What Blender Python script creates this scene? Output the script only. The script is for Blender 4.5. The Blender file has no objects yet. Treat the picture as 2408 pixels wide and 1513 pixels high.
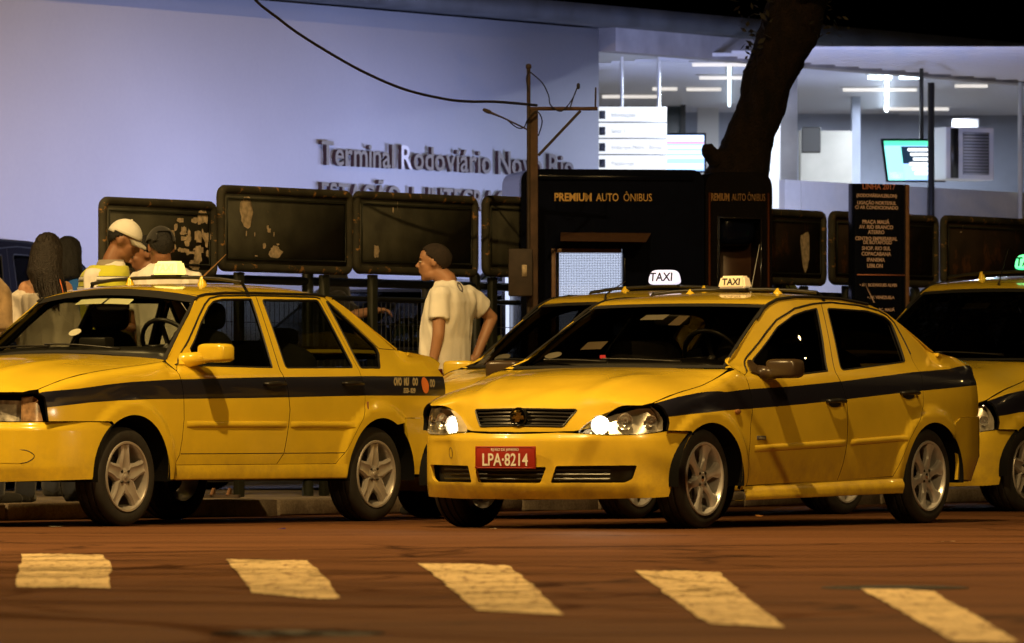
import bpy, bmesh, math, random
from bisect import bisect_left
from mathutils import Vector, Matrix, Quaternion
from mathutils.geometry import delaunay_2d_cdt

random.seed(7)
sc = bpy.context.scene
col = sc.collection

# ------------------------------------------------------------------ camera
CAM_H = 0.6
cam_d = bpy.data.cameras.new('camera')
cam = bpy.data.objects.new('camera', cam_d); col.objects.link(cam)
cam.location = (0, 0, CAM_H); cam.rotation_euler = (math.radians(90), 0, 0)
cam_d.sensor_width = 36.0; cam_d.lens = 17010 / 2408 * 36.0
cam_d.shift_y = 238.5 / 2408
cam_d.clip_start = 0.5; cam_d.clip_end = 3000
cam_d.dof.use_dof = True; cam_d.dof.focus_distance = 43.6; cam_d.dof.aperture_fstop = 7.5
sc.camera = cam

# ------------------------------------------------------------------ night sky
world = bpy.data.worlds.new('World'); sc.world = world; world.use_nodes = True
wn = world.node_tree.nodes; wl = world.node_tree.links
sky = wn.new('ShaderNodeTexSky'); sky.sky_type = 'NISHITA'; sky.sun_disc = False
sky.sun_elevation = math.radians(-7.0); sky.sun_rotation = math.radians(200)
wl.new(sky.outputs['Color'], wn['Background'].inputs['Color'])
wn['Background'].inputs['Strength'].default_value = 0.1
# faint moonlight: the one sun lamp, turned down for a night picture
ml = bpy.data.lights.new('moon', 'SUN'); ml.energy = 0.012; ml.angle = math.radians(0.5); ml.color = (0.75, 0.85, 1.0)
mo = bpy.data.objects.new('moon', ml); col.objects.link(mo); mo.rotation_euler = (math.radians(35), 0, math.radians(-30))

vs = sc.view_settings
sc.display_settings.display_device = 'sRGB'
vs.view_transform = 'Standard'; vs.look = 'None'; vs.exposure = 0.30; vs.gamma = 1.0
vs.use_curve_mapping = False
sc.cycles.use_denoising = True
sc.cycles.max_bounces = 7; sc.cycles.transparent_max_bounces = 24
sc.cycles.sample_clamp_indirect = 2.0
sc.cycles.caustics_reflective = False; sc.cycles.caustics_refractive = False

# ------------------------------------------------------------------ frames
def rad(a): return math.radians(a)
TH = rad(33.0)
U = Vector((math.sin(TH), math.cos(TH), 0))      # along the street, away from the camera
R = Vector((-math.cos(TH), math.sin(TH), 0))     # across the street, towards the terminal
ORG = Vector((-2.919, 42.466, 0))                # front axle of the taxi at the kerb
def st(a, b, z=0.0):                             # street coordinates -> world
    return ORG + U * a + R * b + Vector((0, 0, z))
F_PX = 17010.0
def at(px, py, Y):                               # photograph column/row (2408 wide) at depth Y
    return Vector(((px - 1204) / F_PX * Y, Y, CAM_H + (995 - py) / F_PX * Y))
STREET_ROT = math.atan2(U.y, U.x)

# ------------------------------------------------------------------ materials
MATS = {}
def nodes_of(name):
    m = bpy.data.materials.new(name); m.use_nodes = True
    nt = m.node_tree
    return m, nt, nt.nodes['Principled BSDF']
def pm(name, colr, rough=0.5, metal=0.0, coat=0.0, spec=0.5, noise=0.0, nscale=20.0, bump=0.0, bscale=200.0, emit=None, estr=0.0, alpha=1.0, sheen=0.0):
    if name in MATS: return MATS[name]
    m, nt, b = nodes_of(name)
    b.inputs['Base Color'].default_value = (*colr, 1)
    b.inputs['Roughness'].default_value = rough; b.inputs['Metallic'].default_value = metal
    b.inputs['Coat Weight'].default_value = coat; b.inputs['Coat Roughness'].default_value = 0.04
    b.inputs['Specular IOR Level'].default_value = spec
    if sheen: b.inputs['Sheen Weight'].default_value = sheen
    if emit is not None:
        b.inputs['Emission Color'].default_value = (*emit, 1); b.inputs['Emission Strength'].default_value = estr
    tc = None
    if noise > 0 or bump > 0:
        tc = nt.nodes.new('ShaderNodeTexCoord')
    if noise > 0:
        n = nt.nodes.new('ShaderNodeTexNoise'); n.inputs['Scale'].default_value = nscale; n.inputs['Detail'].default_value = 6
        nt.links.new(tc.outputs['Object'], n.inputs['Vector'])
        mx = nt.nodes.new('ShaderNodeMixRGB'); mx.blend_type = 'MULTIPLY'; mx.inputs['Fac'].default_value = 1.0
        mx.inputs['Color1'].default_value = (*colr, 1)
        rp = nt.nodes.new('ShaderNodeMapRange'); rp.inputs['From Min'].default_value = 0.3; rp.inputs['From Max'].default_value = 0.7
        rp.inputs['To Min'].default_value = 1.0 - noise; rp.inputs['To Max'].default_value = 1.0 + noise * 0.4
        nt.links.new(n.outputs['Fac'], rp.inputs['Value'])
        nt.links.new(rp.outputs['Result'], mx.inputs['Color2'])
        nt.links.new(mx.outputs['Color'], b.inputs['Base Color'])
    if bump > 0:
        n2 = nt.nodes.new('ShaderNodeTexNoise'); n2.inputs['Scale'].default_value = bscale; n2.inputs['Detail'].default_value = 4
        nt.links.new(tc.outputs['Object'], n2.inputs['Vector'])
        bp = nt.nodes.new('ShaderNodeBump'); bp.inputs['Strength'].default_value = bump; bp.inputs['Distance'].default_value = 0.01
        nt.links.new(n2.outputs['Fac'], bp.inputs['Height']); nt.links.new(bp.outputs['Normal'], b.inputs['Normal'])
    MATS[name] = m
    return m
def em(name, colr, strength):
    if name in MATS: return MATS[name]
    m, nt, b = nodes_of(name)
    b.inputs['Base Color'].default_value = (0.6, 0.6, 0.6, 1)
    b.inputs['Emission Color'].default_value = (*colr, 1); b.inputs['Emission Strength'].default_value = strength
    MATS[name] = m
    return m
def glassm(name, tint, gloss_rough=0.01):
    if name in MATS: return MATS[name]
    m = bpy.data.materials.new(name); m.use_nodes = True; nt = m.node_tree
    for n in list(nt.nodes): nt.nodes.remove(n)
    out = nt.nodes.new('ShaderNodeOutputMaterial'); mix = nt.nodes.new('ShaderNodeMixShader')
    tr = nt.nodes.new('ShaderNodeBsdfTransparent'); tr.inputs['Color'].default_value = (*tint, 1)
    gl = nt.nodes.new('ShaderNodeBsdfGlossy'); gl.inputs['Roughness'].default_value = gloss_rough
    lw = nt.nodes.new('ShaderNodeLayerWeight'); lw.inputs['Blend'].default_value = 0.5      # two-sided Schlick reflectance
    pw = nt.nodes.new('ShaderNodeMath'); pw.operation = 'POWER'; pw.inputs[1].default_value = 5.0; nt.links.new(lw.outputs['Facing'], pw.inputs[0])
    fr = nt.nodes.new('ShaderNodeMath'); fr.operation = 'MULTIPLY_ADD'; fr.inputs[1].default_value = 0.93; fr.inputs[2].default_value = 0.07; nt.links.new(pw.outputs[0], fr.inputs[0])
    nt.links.new(fr.outputs[0], mix.inputs['Fac']); nt.links.new(tr.outputs['BSDF'], mix.inputs[1]); nt.links.new(gl.outputs['BSDF'], mix.inputs[2])
    nt.links.new(mix.outputs['Shader'], out.inputs['Surface'])
    MATS[name] = m
    return m

PAINT = pm('taxi_yellow_paint', (0.80, 0.56, 0.030), rough=0.26, coat=1.0, noise=0.10, nscale=3.0)
PAINT_B = pm('taxi_yellow_paint_ochre', (0.77, 0.53, 0.036), rough=0.26, coat=1.0, noise=0.10, nscale=3.0)
def add_grime(m):                       # road dirt thrown up on the lower panels, and a thin uneven film of dust
    nt = m.node_tree; N = nt.nodes; L = nt.links; b = N['Principled BSDF']
    src = b.inputs['Base Color'].links[0].from_socket
    tc = N.new('ShaderNodeTexCoord'); sp = N.new('ShaderNodeSeparateXYZ'); L.new(tc.outputs['Object'], sp.inputs[0])
    mr = N.new('ShaderNodeMapRange'); mr.interpolation_type = 'SMOOTHSTEP'; mr.inputs['From Min'].default_value = .58; mr.inputs['From Max'].default_value = .18; mr.inputs['To Min'].default_value = .10; mr.inputs['To Max'].default_value = 1.0; L.new(sp.outputs['Z'], mr.inputs['Value'])
    n = N.new('ShaderNodeTexNoise'); n.inputs['Scale'].default_value = 7; n.inputs['Detail'].default_value = 9; n.inputs['Roughness'].default_value = .7; L.new(tc.outputs['Object'], n.inputs['Vector'])
    r = N.new('ShaderNodeMapRange'); r.inputs['From Min'].default_value = .38; r.inputs['From Max'].default_value = .75; r.inputs['To Min'].default_value = 0; r.inputs['To Max'].default_value = .62; L.new(n.outputs['Fac'], r.inputs['Value'])
    mu = N.new('ShaderNodeMath'); mu.operation = 'MULTIPLY'; L.new(mr.outputs['Result'], mu.inputs[0]); L.new(r.outputs['Result'], mu.inputs[1])
    mx = N.new('ShaderNodeMixRGB'); mx.inputs['Color2'].default_value = (.20, .12, .055, 1); L.new(mu.outputs[0], mx.inputs['Fac']); L.new(src, mx.inputs['Color1']); L.new(mx.outputs['Color'], b.inputs['Base Color'])
    inv = N.new('ShaderNodeMath'); inv.operation = 'MULTIPLY_ADD'; inv.inputs[1].default_value = -1.3; inv.inputs[2].default_value = 1.0; L.new(mu.outputs[0], inv.inputs[0]); L.new(inv.outputs[0], b.inputs['Coat Weight'])
    ro = N.new('ShaderNodeMapRange'); ro.inputs['From Min'].default_value = .3; ro.inputs['From Max'].default_value = .7; ro.inputs['To Min'].default_value = .03; ro.inputs['To Max'].default_value = .14; L.new(n.outputs['Fac'], ro.inputs['Value']); L.new(ro.outputs['Result'], b.inputs['Coat Roughness'])
add_grime(PAINT); add_grime(PAINT_B)
BLUE = pm('livery_dark_blue', (0.012, 0.012, 0.022), rough=0.3, coat=0.6)
BLACK = pm('black_rubber', (0.012, 0.011, 0.010), rough=0.6)
BLACKPL = pm('black_plastic', (0.015, 0.014, 0.013), rough=0.38)
TUB = pm('dark_underbody', (0.006, 0.006, 0.006), rough=0.9, spec=0.1)
TYRE = pm('tyre_rubber', (0.018, 0.016, 0.014), rough=0.75, noise=0.3, nscale=30)
ALLOY = pm('alloy_silver', (0.50, 0.46, 0.43), rough=0.34, metal=0.45, noise=0.15, nscale=15)
ALLOYB = pm('alloy_bright', (0.66, 0.64, 0.64), rough=0.28, metal=0.45, noise=0.1, nscale=15)
REFL = pm('lamp_reflector', (0.80, 0.78, 0.74), rough=0.22, metal=0.8)
CHROME = pm('chrome', (0.85, 0.85, 0.85), rough=0.08, metal=1.0)
DARKMETAL = pm('dark_metal', (0.05, 0.045, 0.04), rough=0.5, metal=0.6, noise=0.4, nscale=20)
SEAT = pm('dark_seat_fabric', (0.03, 0.028, 0.025), rough=0.9, noise=0.2, nscale=60)
LINER = pm('headliner', (0.10, 0.09, 0.075), rough=0.95)
GLASS_A = glassm('clear_car_glass', (0.80, 0.81, 0.76))
GLASS_B = glassm('tinted_car_glass', (0.10, 0.10, 0.10))
GLASS_WS = glassm('windscreen_glass_grey', (0.40, 0.39, 0.36))
LENS = glassm('lamp_lens_clear', (0.92, 0.92, 0.92))
LENS_RED = pm('tail_lamp_red', (0.16, 0.010, 0.008), rough=0.08, coat=1.0)
LENS_AMB = pm('indicator_amber', (0.32, 0.15, 0.06), rough=0.1, coat=1.0)
PAPER = pm('paper_white', (0.85, 0.82, 0.72), rough=0.8)
PAPERG = pm('paper_green', (0.78, 0.80, 0.52), rough=0.8)

# ------------------------------------------------------------------ mesh helpers
def tag(o, label=None, cat=None, group=None, kind=None):
    if label: o['label'] = label
    if cat: o['category'] = cat
    if group: o['group'] = group
    if kind: o['kind'] = kind
    return o
def empty(name, loc=(0, 0, 0), rz=0.0, parent=None):
    o = bpy.data.objects.new(name, None); col.objects.link(o)
    o.location = loc; o.rotation_euler = (0, 0, rz); o.empty_display_size = 0.1
    if parent: o.parent = parent
    return o
def link(name, me, parent=None, mats=()):
    for m in mats: me.materials.append(m)
    o = bpy.data.objects.new(name, me); col.objects.link(o)
    if parent: o.parent = parent
    return o
def build(name, bm, mats, parent=None, smooth=True, angle=None):
    me = bpy.data.meshes.new(name)
    if angle is not None:
        for e in bm.edges:
            if len(e.link_faces) == 2 and e.calc_face_angle(0) > angle: e.smooth = False
    bm.to_mesh(me); bm.free()
    if smooth:
        me.polygons.foreach_set('use_smooth', [True] * len(me.polygons))
    if not isinstance(mats, (list, tuple)): mats = [mats]
    return link(name, me, parent, mats)
def bm_box(bm, c, s, rot=None, bev=0.0, mi=0, seg=2):
    r = bmesh.ops.create_cube(bm, size=1.0)
    vsx = r['verts']
    bmesh.ops.scale(bm, vec=s, verts=vsx)
    if bev > 0:
        es = list({e for v in vsx for e in v.link_edges})
        b = bmesh.ops.bevel(bm, geom=es, offset=bev, segments=seg, affect='EDGES', profile=0.5)
        vsx = list({v for f in b['faces'] for v in f.verts} | {v for v in vsx if v.is_valid})
    if rot is not None: bmesh.ops.rotate(bm, cent=(0, 0, 0), matrix=rot, verts=vsx)
    bmesh.ops.translate(bm, vec=c, verts=vsx)
    for f in {f for v in vsx for f in v.link_faces}: f.material_index = mi
    return vsx
def box(name, c, s, mat, parent=None, bev=0.0, rot=None, smooth=True, seg=2):
    bm = bmesh.new(); bm_box(bm, c, s, rot, bev, seg=seg)
    return build(name, bm, mat, parent, smooth, angle=rad(35))
def bm_tube(bm, pts, r, n=8, closed=False, mi=0, caps=True):
    pts = [Vector(p) for p in pts]
    if not isinstance(r, (list, tuple)): r = [r] * len(pts)
    rings = []; prev = None
    m = len(pts)
    for i, p in enumerate(pts):
        if closed: t = (pts[(i + 1) % m] - pts[i - 1]).normalized()
        elif i == 0: t = (pts[1] - pts[0]).normalized()
        elif i == m - 1: t = (pts[-1] - pts[-2]).normalized()
        else: t = ((pts[i + 1] - p).normalized() + (p - pts[i - 1]).normalized()).normalized()
        if prev is None:
            a = Vector((0, 0, 1)) if abs(t.z) < 0.9 else Vector((1, 0, 0))
            nrm = t.cross(a).normalized()
        else:
            nrm = (prev - t * prev.dot(t))
            nrm = nrm.normalized() if nrm.length > 1e-6 else t.orthogonal().normalized()
        prev = nrm; bi = t.cross(nrm)
        rings.append([bm.verts.new(p + (nrm * math.cos(2 * math.pi * k / n) + bi * math.sin(2 * math.pi * k / n)) * r[i]) for k in range(n)])
    cnt = m if closed else m - 1
    for i in range(cnt):
        a = rings[i]; b = rings[(i + 1) % m]
        for k in range(n):
            f = bm.faces.new((a[k], a[(k + 1) % n], b[(k + 1) % n], b[k])); f.material_index = mi
    if caps and not closed:
        f = bm.faces.new(rings[0]); f.material_index = mi
        f = bm.faces.new(list(reversed(rings[-1]))); f.material_index = mi
def tube(name, pts, r, mat, parent=None, n=8, closed=False):
    bm = bmesh.new(); bm_tube(bm, pts, r, n, closed)
    bmesh.ops.recalc_face_normals(bm, faces=bm.faces)
    return build(name, bm, mat, parent, True, angle=rad(50))
def bm_lathe(bm, prof, n=40, axis='Y', c=(0, 0, 0), mi=0, closed=False):
    # prof: list of (radius, along-axis)
    rings = []
    for (r, h) in prof:
        ring = []
        for k in range(n):
            a = 2 * math.pi * k / n
            if axis == 'Y': p = (r * math.cos(a), h, r * math.sin(a))
            elif axis == 'Z': p = (r * math.cos(a), r * math.sin(a), h)
            else: p = (h, r * math.cos(a), r * math.sin(a))
            ring.append(bm.verts.new(Vector(p) + Vector(c)))
        rings.append(ring)
    m = len(prof)
    for i in range(m if closed else m - 1):
        a = rings[i]; b = rings[(i + 1) % m]
        for k in range(n):
            f = bm.faces.new((a[k], a[(k + 1) % n], b[(k + 1) % n], b[k])); f.material_index = mi
    return rings
def grid_mesh(name, fn, nu, nv, mats, parent=None, matfn=None, out=None):
    bm = bmesh.new(); V = []
    for i in range(nu + 1):
        V.append([bm.verts.new(fn(i / nu, j / nv)) for j in range(nv + 1)])
    for i in range(nu):
        for j in range(nv):
            f = bm.faces.new((V[i][j], V[i + 1][j], V[i + 1][j + 1], V[i][j + 1]))
            if matfn: f.material_index = matfn((i + .5) / nu, (j + .5) / nv)
    if out is not None:
        bm.faces.ensure_lookup_table(); bm.normal_update()
        s = sum(f.normal.dot(out) for f in bm.faces)
        if s < 0: bmesh.ops.reverse_faces(bm, faces=bm.faces)
    return build(name, bm, mats, parent)
def text_mesh(name, body, size, mat, parent=None, M=None, extrude=0.0, bold=0.0, align='CENTER', sx=1.0, space=1.0):
    c = bpy.data.curves.new(name, 'FONT'); c.body = body; c.size = size; c.align_x = align; c.align_y = 'CENTER' if align == 'CENTER' else 'BOTTOM_BASELINE'
    c.extrude = extrude; c.offset = bold; c.resolution_u = 3; c.space_character = space
    o = bpy.data.objects.new('tmp_text', c); col.objects.link(o)
    dg = bpy.context.evaluated_depsgraph_get()
    me = bpy.data.meshes.new_from_object(o.evaluated_get(dg))
    bpy.data.objects.remove(o); bpy.data.curves.remove(c)
    me.name = name
    me.transform(Matrix.Diagonal((sx, 1, 1, 1)))
    if M is not None: me.transform(M)
    me.materials.clear()
    ob = link(name, me, parent, [mat])
    return ob
def frame_matrix(o, x, y):
    x = Vector(x).normalized(); y = Vector(y).normalized(); z = x.cross(y)
    m = Matrix.Identity(4)
    for i in range(3): m[i][0] = x[i]; m[i][1] = y[i]; m[i][2] = z[i]; m[i][3] = Vector(o)[i]
    return m

def pchip(tab):
    xs = [t[0] for t in tab]; ys = [t[1] for t in tab]
    if xs[0] > xs[-1]: xs.reverse(); ys.reverse()
    n = len(xs); h = [xs[i + 1] - xs[i] for i in range(n - 1)]; d = [(ys[i + 1] - ys[i]) / h[i] for i in range(n - 1)]
    m = [0.0] * n
    m[0] = d[0]; m[-1] = d[-1]
    for i in range(1, n - 1):
        if d[i - 1] * d[i] > 0:
            w1 = 2 * h[i] + h[i - 1]; w2 = h[i] + 2 * h[i - 1]
            m[i] = (w1 + w2) / (w1 / d[i - 1] + w2 / d[i])
    def f(x):
        if x <= xs[0]: return ys[0] + (x - xs[0]) * m[0] * 0.5
        if x >= xs[-1]: return ys[-1] + (x - xs[-1]) * m[-1] * 0.5
        lo = bisect_left(xs, x) - 1
        if lo < 0: lo = 0
        t = (x - xs[lo]) / h[lo]; t2 = t * t; t3 = t2 * t
        return (2 * t3 - 3 * t2 + 1) * ys[lo] + (t3 - 2 * t2 + t) * h[lo] * m[lo] + (-2 * t3 + 3 * t2) * ys[lo + 1] + (t3 - t2) * h[lo] * m[lo + 1]
    return f
def inpoly(p, poly):
    x, y = p; c = False; n = len(poly); j = n - 1
    for i in range(n):
        xi, yi = poly[i]; xj, yj = poly[j]
        if (yi > y) != (yj > y) and x < (xj - xi) * (y - yi) / (yj - yi) + xi: c = not c
        j = i
    return c
def resample(poly, step, closed=True):
    out = []; n = len(poly)
    for i in range(n if closed else n - 1):
        a = poly[i]; b = poly[(i + 1) % n]
        L = math.hypot(b[0] - a[0], b[1] - a[1]); k = max(1, int(math.ceil(L / step)))
        for q in range(k): out.append((a[0] + (b[0] - a[0]) * q / k, a[1] + (b[1] - a[1]) * q / k))
    if not closed: out.append(poly[-1])
    return out
def catmull(pts, k=4):
    out = []; n = len(pts)
    for i in range(n - 1):
        p0 = pts[max(0, i - 1)]; p1 = pts[i]; p2 = pts[i + 1]; p3 = pts[min(n - 1, i + 2)]
        for q in range(k):
            t = q / k
            out.append(tuple(0.5 * ((2 * p1[c]) + (-p0[c] + p2[c]) * t + (2 * p0[c] - 5 * p1[c] + 4 * p2[c] - p3[c]) * t * t + (-p0[c] + 3 * p1[c] - 3 * p2[c] + p3[c]) * t ** 3) for c in range(len(p1))))
    out.append(tuple(pts[-1]))
    return out
def roundpoly(poly, r, k=4):
    out = []; n = len(poly)
    for i in range(n):
        a = Vector(poly[i - 1]); b = Vector(poly[i]); c = Vector(poly[(i + 1) % n])
        da = (a - b); dc = (c - b); la = da.length; lc = dc.length
        rr = min(r, la * .45, lc * .45)
        p = b + da / la * rr; q = b + dc / lc * rr
        for s in range(k + 1):
            t = s / k
            v = p * (1 - t) ** 2 + b * 2 * t * (1 - t) + q * t * t
            out.append((v.x, v.y))
    return out
def shrink(poly, d):
    n = len(poly); area = sum(poly[i - 1][0] * poly[i][1] - poly[i][0] * poly[i - 1][1] for i in range(n))
    s = 1 if area > 0 else -1; out = []
    for i in range(n):
        a = Vector(poly[i - 1]); b = Vector(poly[i]); c = Vector(poly[(i + 1) % n])
        e1 = (b - a); e2 = (c - b)
        if e1.length < 1e-6 or e2.length < 1e-6: out.append(poly[i]); continue
        n1 = Vector((-e1.y, e1.x)).normalized() * s; n2 = Vector((-e2.y, e2.x)).normalized() * s
        m = (n1 + n2)
        if m.length < 1e-3: m = n1
        m.normalize(); k = d / max(0.5, m.dot(n1))
        v = b + m * k
        out.append((v.x, v.y))
    return out
RES = 1.0
def panel(name, chart, outer, mats, parent, holes=(), step=0.03, stripe=None, flange=0.02, outdir=None, off=0.0, bstep=None, dark=False):
    step = step * RES; bstep = bstep or step * 0.7
    polys = [resample(outer, bstep)] + [resample(h, bstep) for h in holes]
    pts = []; edges = []
    for pl in polys:
        k = len(pts); pts += pl; n = len(pl)
        edges += [(k + i, k + (i + 1) % n) for i in range(n)]
    nb = len(pts)
    if stripe:
        for pl in stripe:
            pr = resample(pl, bstep); k = len(pts); pts += pr; n = len(pr)
            edges += [(k + i, k + (i + 1) % n) for i in range(n)]
    x0 = min(p[0] for p in outer); x1 = max(p[0] for p in outer); y0 = min(p[1] for p in outer); y1 = max(p[1] for p in outer)
    nx = int((x1 - x0) / step) + 1; ny = int((y1 - y0) / step) + 1
    for i in range(nx + 1):
        for j in range(ny + 1):
            p = (x0 + (i + 0.5 * (j % 2)) * step + 0.00013 * j, y0 + j * step + 0.00011 * i)
            if inpoly(p, polys[0]) and not any(inpoly(p, h) for h in polys[1:]): pts.append(p)
    res = delaunay_2d_cdt([Vector(p) for p in pts], edges, [], 0, 1e-5)
    v2 = res[0]; tris = res[2]
    eps = 1e-4
    P3 = []; N3 = []
    for v in v2:
        p = chart(v.x, v.y); du = chart(v.x + eps, v.y) - chart(v.x - eps, v.y); dv = chart(v.x, v.y + eps) - chart(v.x, v.y - eps)
        n = du.cross(dv)
        n = n.normalized() if n.length > 1e-12 else Vector((0, 0, 1))
        od = outdir(p) if callable(outdir) else outdir
        if od is not None and n.dot(od) < 0: n = -n
        P3.append(p + n * off); N3.append(n)
    F = []; MI = []
    ecount = {}
    for t in tris:
        c = (sum(v2[i].x for i in t) / 3, sum(v2[i].y for i in t) / 3)
        if not inpoly(c, polys[0]) or any(inpoly(c, h) for h in polys[1:]): continue
        g = (P3[t[1]] - P3[t[0]]).cross(P3[t[2]] - P3[t[0]])
        if g.dot(N3[t[0]]) < 0: t = (t[0], t[2], t[1])
        F.append(tuple(t)); MI.append(1 if stripe and any(inpoly(c, s) for s in stripe) else 0)
        for a, b in ((0, 1), (1, 2), (2, 0)):
            ecount[(t[a], t[b])] = ecount.get((t[a], t[b]), 0) + 1
    used = sorted({i for t in F for i in t}); rm = {o: k for k, o in enumerate(used)}
    V = [P3[i] for i in used]; N = [N3[i] for i in used]
    FF = [tuple(rm[i] for i in t) for t in F]
    nsurf = len(FF)
    if flange > 0:
        bnd = [(a, b) for (a, b) in ecount if (b, a) not in ecount]
        top = {}; low = {}
        for a, b in bnd:
            for i in (a, b):
                if i not in top:
                    top[i] = len(V); V.append(P3[i]); N.append(N3[i]); low[i] = len(V); V.append(P3[i] - N3[i] * flange); N.append(N3[i])
            FF.append((top[b], top[a], low[a], low[b])); MI.append(2 if dark else 0)
    me = bpy.data.meshes.new(name); me.from_pydata([tuple(v) for v in V], [], FF); me.update()
    me.polygons.foreach_set('use_smooth', [i < nsurf for i in range(len(FF))])
    me.polygons.foreach_set('material_index', MI)
    if not isinstance(mats, (list, tuple)): mats = [mats]
    if dark: mats = (list(mats) + [TUB, TUB])[:2] + [TUB]
    o = link(name, me, parent, mats)
    nrm = []
    for k, p in enumerate(me.polygons):
        for li in p.loop_indices:
            nrm.append(N[me.loops[li].vertex_index] if k < nsurf else p.normal.copy())
    me.normals_split_custom_set(nrm)
    return o
# ------------------------------------------------------------------ cars
def sstep(t):
    t = max(0.0, min(1.0, t)); return t * t * (3 - 2 * t)
def ell(cx, cz, rx, rz, a0, a1, n):
    return [(cx + rx * math.cos(rad(a0 + (a1 - a0) * i / n)), cz + rz * math.sin(rad(a0 + (a1 - a0) * i / n))) for i in range(n + 1)]

class Plan:                                  # plan outline of a bumper: s = arc length from the centre line
    def __init__(s, pts, inset):
        pts = catmull([(-p[0] * 0 + p[0], p[1]) for p in pts], 6)
        L = [0.0]
        for i in range(1, len(pts)): L.append(L[-1] + math.hypot(pts[i][0] - pts[i - 1][0], pts[i][1] - pts[i - 1][1]))
        s.L = L; s.p = pts; s.S = L[-1]; s.inset = inset
        s.fx = pchip(list(zip(L, [p[0] for p in pts]))); s.fy = pchip(list(zip(L, [p[1] for p in pts])))
    def sx(s, x):
        for i in range(1, len(s.p)):
            a, b = s.p[i - 1][0], s.p[i][0]
            if (a <= x <= b) or (b <= x <= a):
                return s.L[i - 1] + (s.L[i] - s.L[i - 1]) * ((x - a) / (b - a) if b != a else 0)
        return s.S
    def sy(s, y):
        for i in range(1, len(s.p)):
            a, b = s.p[i - 1][1], s.p[i][1]
            if a <= y <= b: return s.L[i - 1] + (s.L[i] - s.L[i - 1]) * ((y - a) / (b - a) if b != a else 0)
        return s.S
    def chart(s, u, z):
        sg = 1 if u >= 0 else -1; a = abs(u); h = 1e-3
        x, y = s.fx(a), s.fy(a)
        tx, ty = s.fx(a + h) - s.fx(a - h if a > h else a), s.fy(a + h) - s.fy(a - h if a > h else a)
        l = math.hypot(tx, ty) or 1; nx, ny = -ty / l, tx / l      # left normal
        if (nx * (x - 1.3) + ny * y) < 0: nx, ny = -nx, -ny        # outward
        if a < 1e-6: ny = 0.0; nx = -1 if x < 1.3 else 1
        d = s.inset(a / s.S, z, y)
        return Vector((x - nx * d, sg * (y - ny * d), z))

def mir(half):                               # half outline (u>=0) -> full symmetric outline
    return half + [(-p[0], p[1]) for p in reversed(half) if abs(p[0]) > 1e-6]

def miry(half):
    return half + [(p[0], -p[1]) for p in reversed(half) if abs(p[1]) > 1e-6]

def make_wheel(parent, c, sgn, r, style, mat):
    w = empty('wheel', c, 0, parent)
    W = 0.185; rr = r - 0.085
    if style == 'six': rr = r - 0.078
    h = W / 2
    bm = bmesh.new()
    prof = [(rr - .004, -h + .012), (rr + .012, -h + .003), (rr + .035, -h - .002), (r - .022, -h + .003), (r - .007, -h + .014), (r - .001, -h + .030)]
    for g in (-.045, 0.0, .045): prof += [(r, g - .0085), (r - .008, g - .007), (r - .008, g + .007), (r, g + .0085)]
    prof += [(r - .001, h - .030), (r - .007, h - .014), (r - .022, h - .003), (rr + .035, h + .002), (rr + .012, h - .003), (rr - .004, h - .012)]
    bm_lathe(bm, prof, 56); bmesh.ops.recalc_face_normals(bm, faces=bm.faces)
    build('tyre', bm, TYRE, w, True, angle=rad(40))
    bm = bmesh.new(); f = sgn                      # outer face direction (+1: +y)
    o = f * h
    bm_lathe(bm, [(rr + .004, o - f * .006), (rr + .001, o + f * .002), (rr - .010, o + f * .001), (rr - .016, o - f * .010), (rr - .022, o - f * .05), (rr - .03, -o)], 48)
    nsp = 6 if style == 'six' else 5
    bm_lathe(bm, [(.001, o - f * .014), (.030, o - f * .014), (.034, o - f * .018), (.060, o - f * .022), (.066, o - f * .05)], 30)
    rim_in = rr - .012
    for k in range(nsp):
        a = 2 * math.pi * (k + .25) / nsp + (0.0 if style == 'six' else .0)
        if style == 'six': sts = [(.045, .034, .018), (.072, .027, .014), (.105, .023, .012), (.14, .027, .012), (rim_in - .016, .046, .008), (rim_in + .006, .068, .006)]
        else: sts = [(.035, .038, .016), (.070, .056, .012), (.105, .047, .008), (.135, .040, .007), (rim_in - .02, .040, .008), (rim_in + .006, .052, .008)]
        ca, sa = math.cos(a), math.sin(a); prev = None
        for (q, hw, dep) in sts:
            ring = []
            for (t, d) in ((-1, .030), (-1, .010), (-.62, .0), (-.30, -.001 if style == 'six' else .007), (.30, -.001 if style == 'six' else .007), (.62, .0), (1, .010), (1, .030)):
                yy = o - f * (dep + d); tt = t * hw
                ring.append(bm.verts.new((q * ca - tt * sa, yy, q * sa + tt * ca)))
            if prev:
                for i in range(7): bm.faces.new((prev[i], prev[i + 1], ring[i + 1], ring[i]))
            prev = ring
    bmesh.ops.recalc_face_normals(bm, faces=bm.faces)
    build('rim', bm, mat, w, True, angle=rad(38))
    bm = bmesh.new()
    for k in range(4):
        a = math.pi / 4 + k * math.pi / 2
        bm_lathe(bm, [(.001, o - f * .012), (.008, o - f * .012), (.009, o - f * .03)], 10, c=(.044 * math.cos(a), 0, .044 * math.sin(a)))
    build('wheel_bolts', bm, DARKMETAL, w)
    bm = bmesh.new()
    bm_lathe(bm, [(.001, o - f * .010), (.016, o - f * .010), (.019, o - f * .016)], 20)
    build('hub_cap', bm, CHROME if style == 'six' else mat, w)
    bm = bmesh.new()
    bm_lathe(bm, [(.02, o - f * .085), (.115, o - f * .085), (.118, o - f * .1)], 30)
    build('brake_disc', bm, DARKMETAL, w)
    return w

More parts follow.
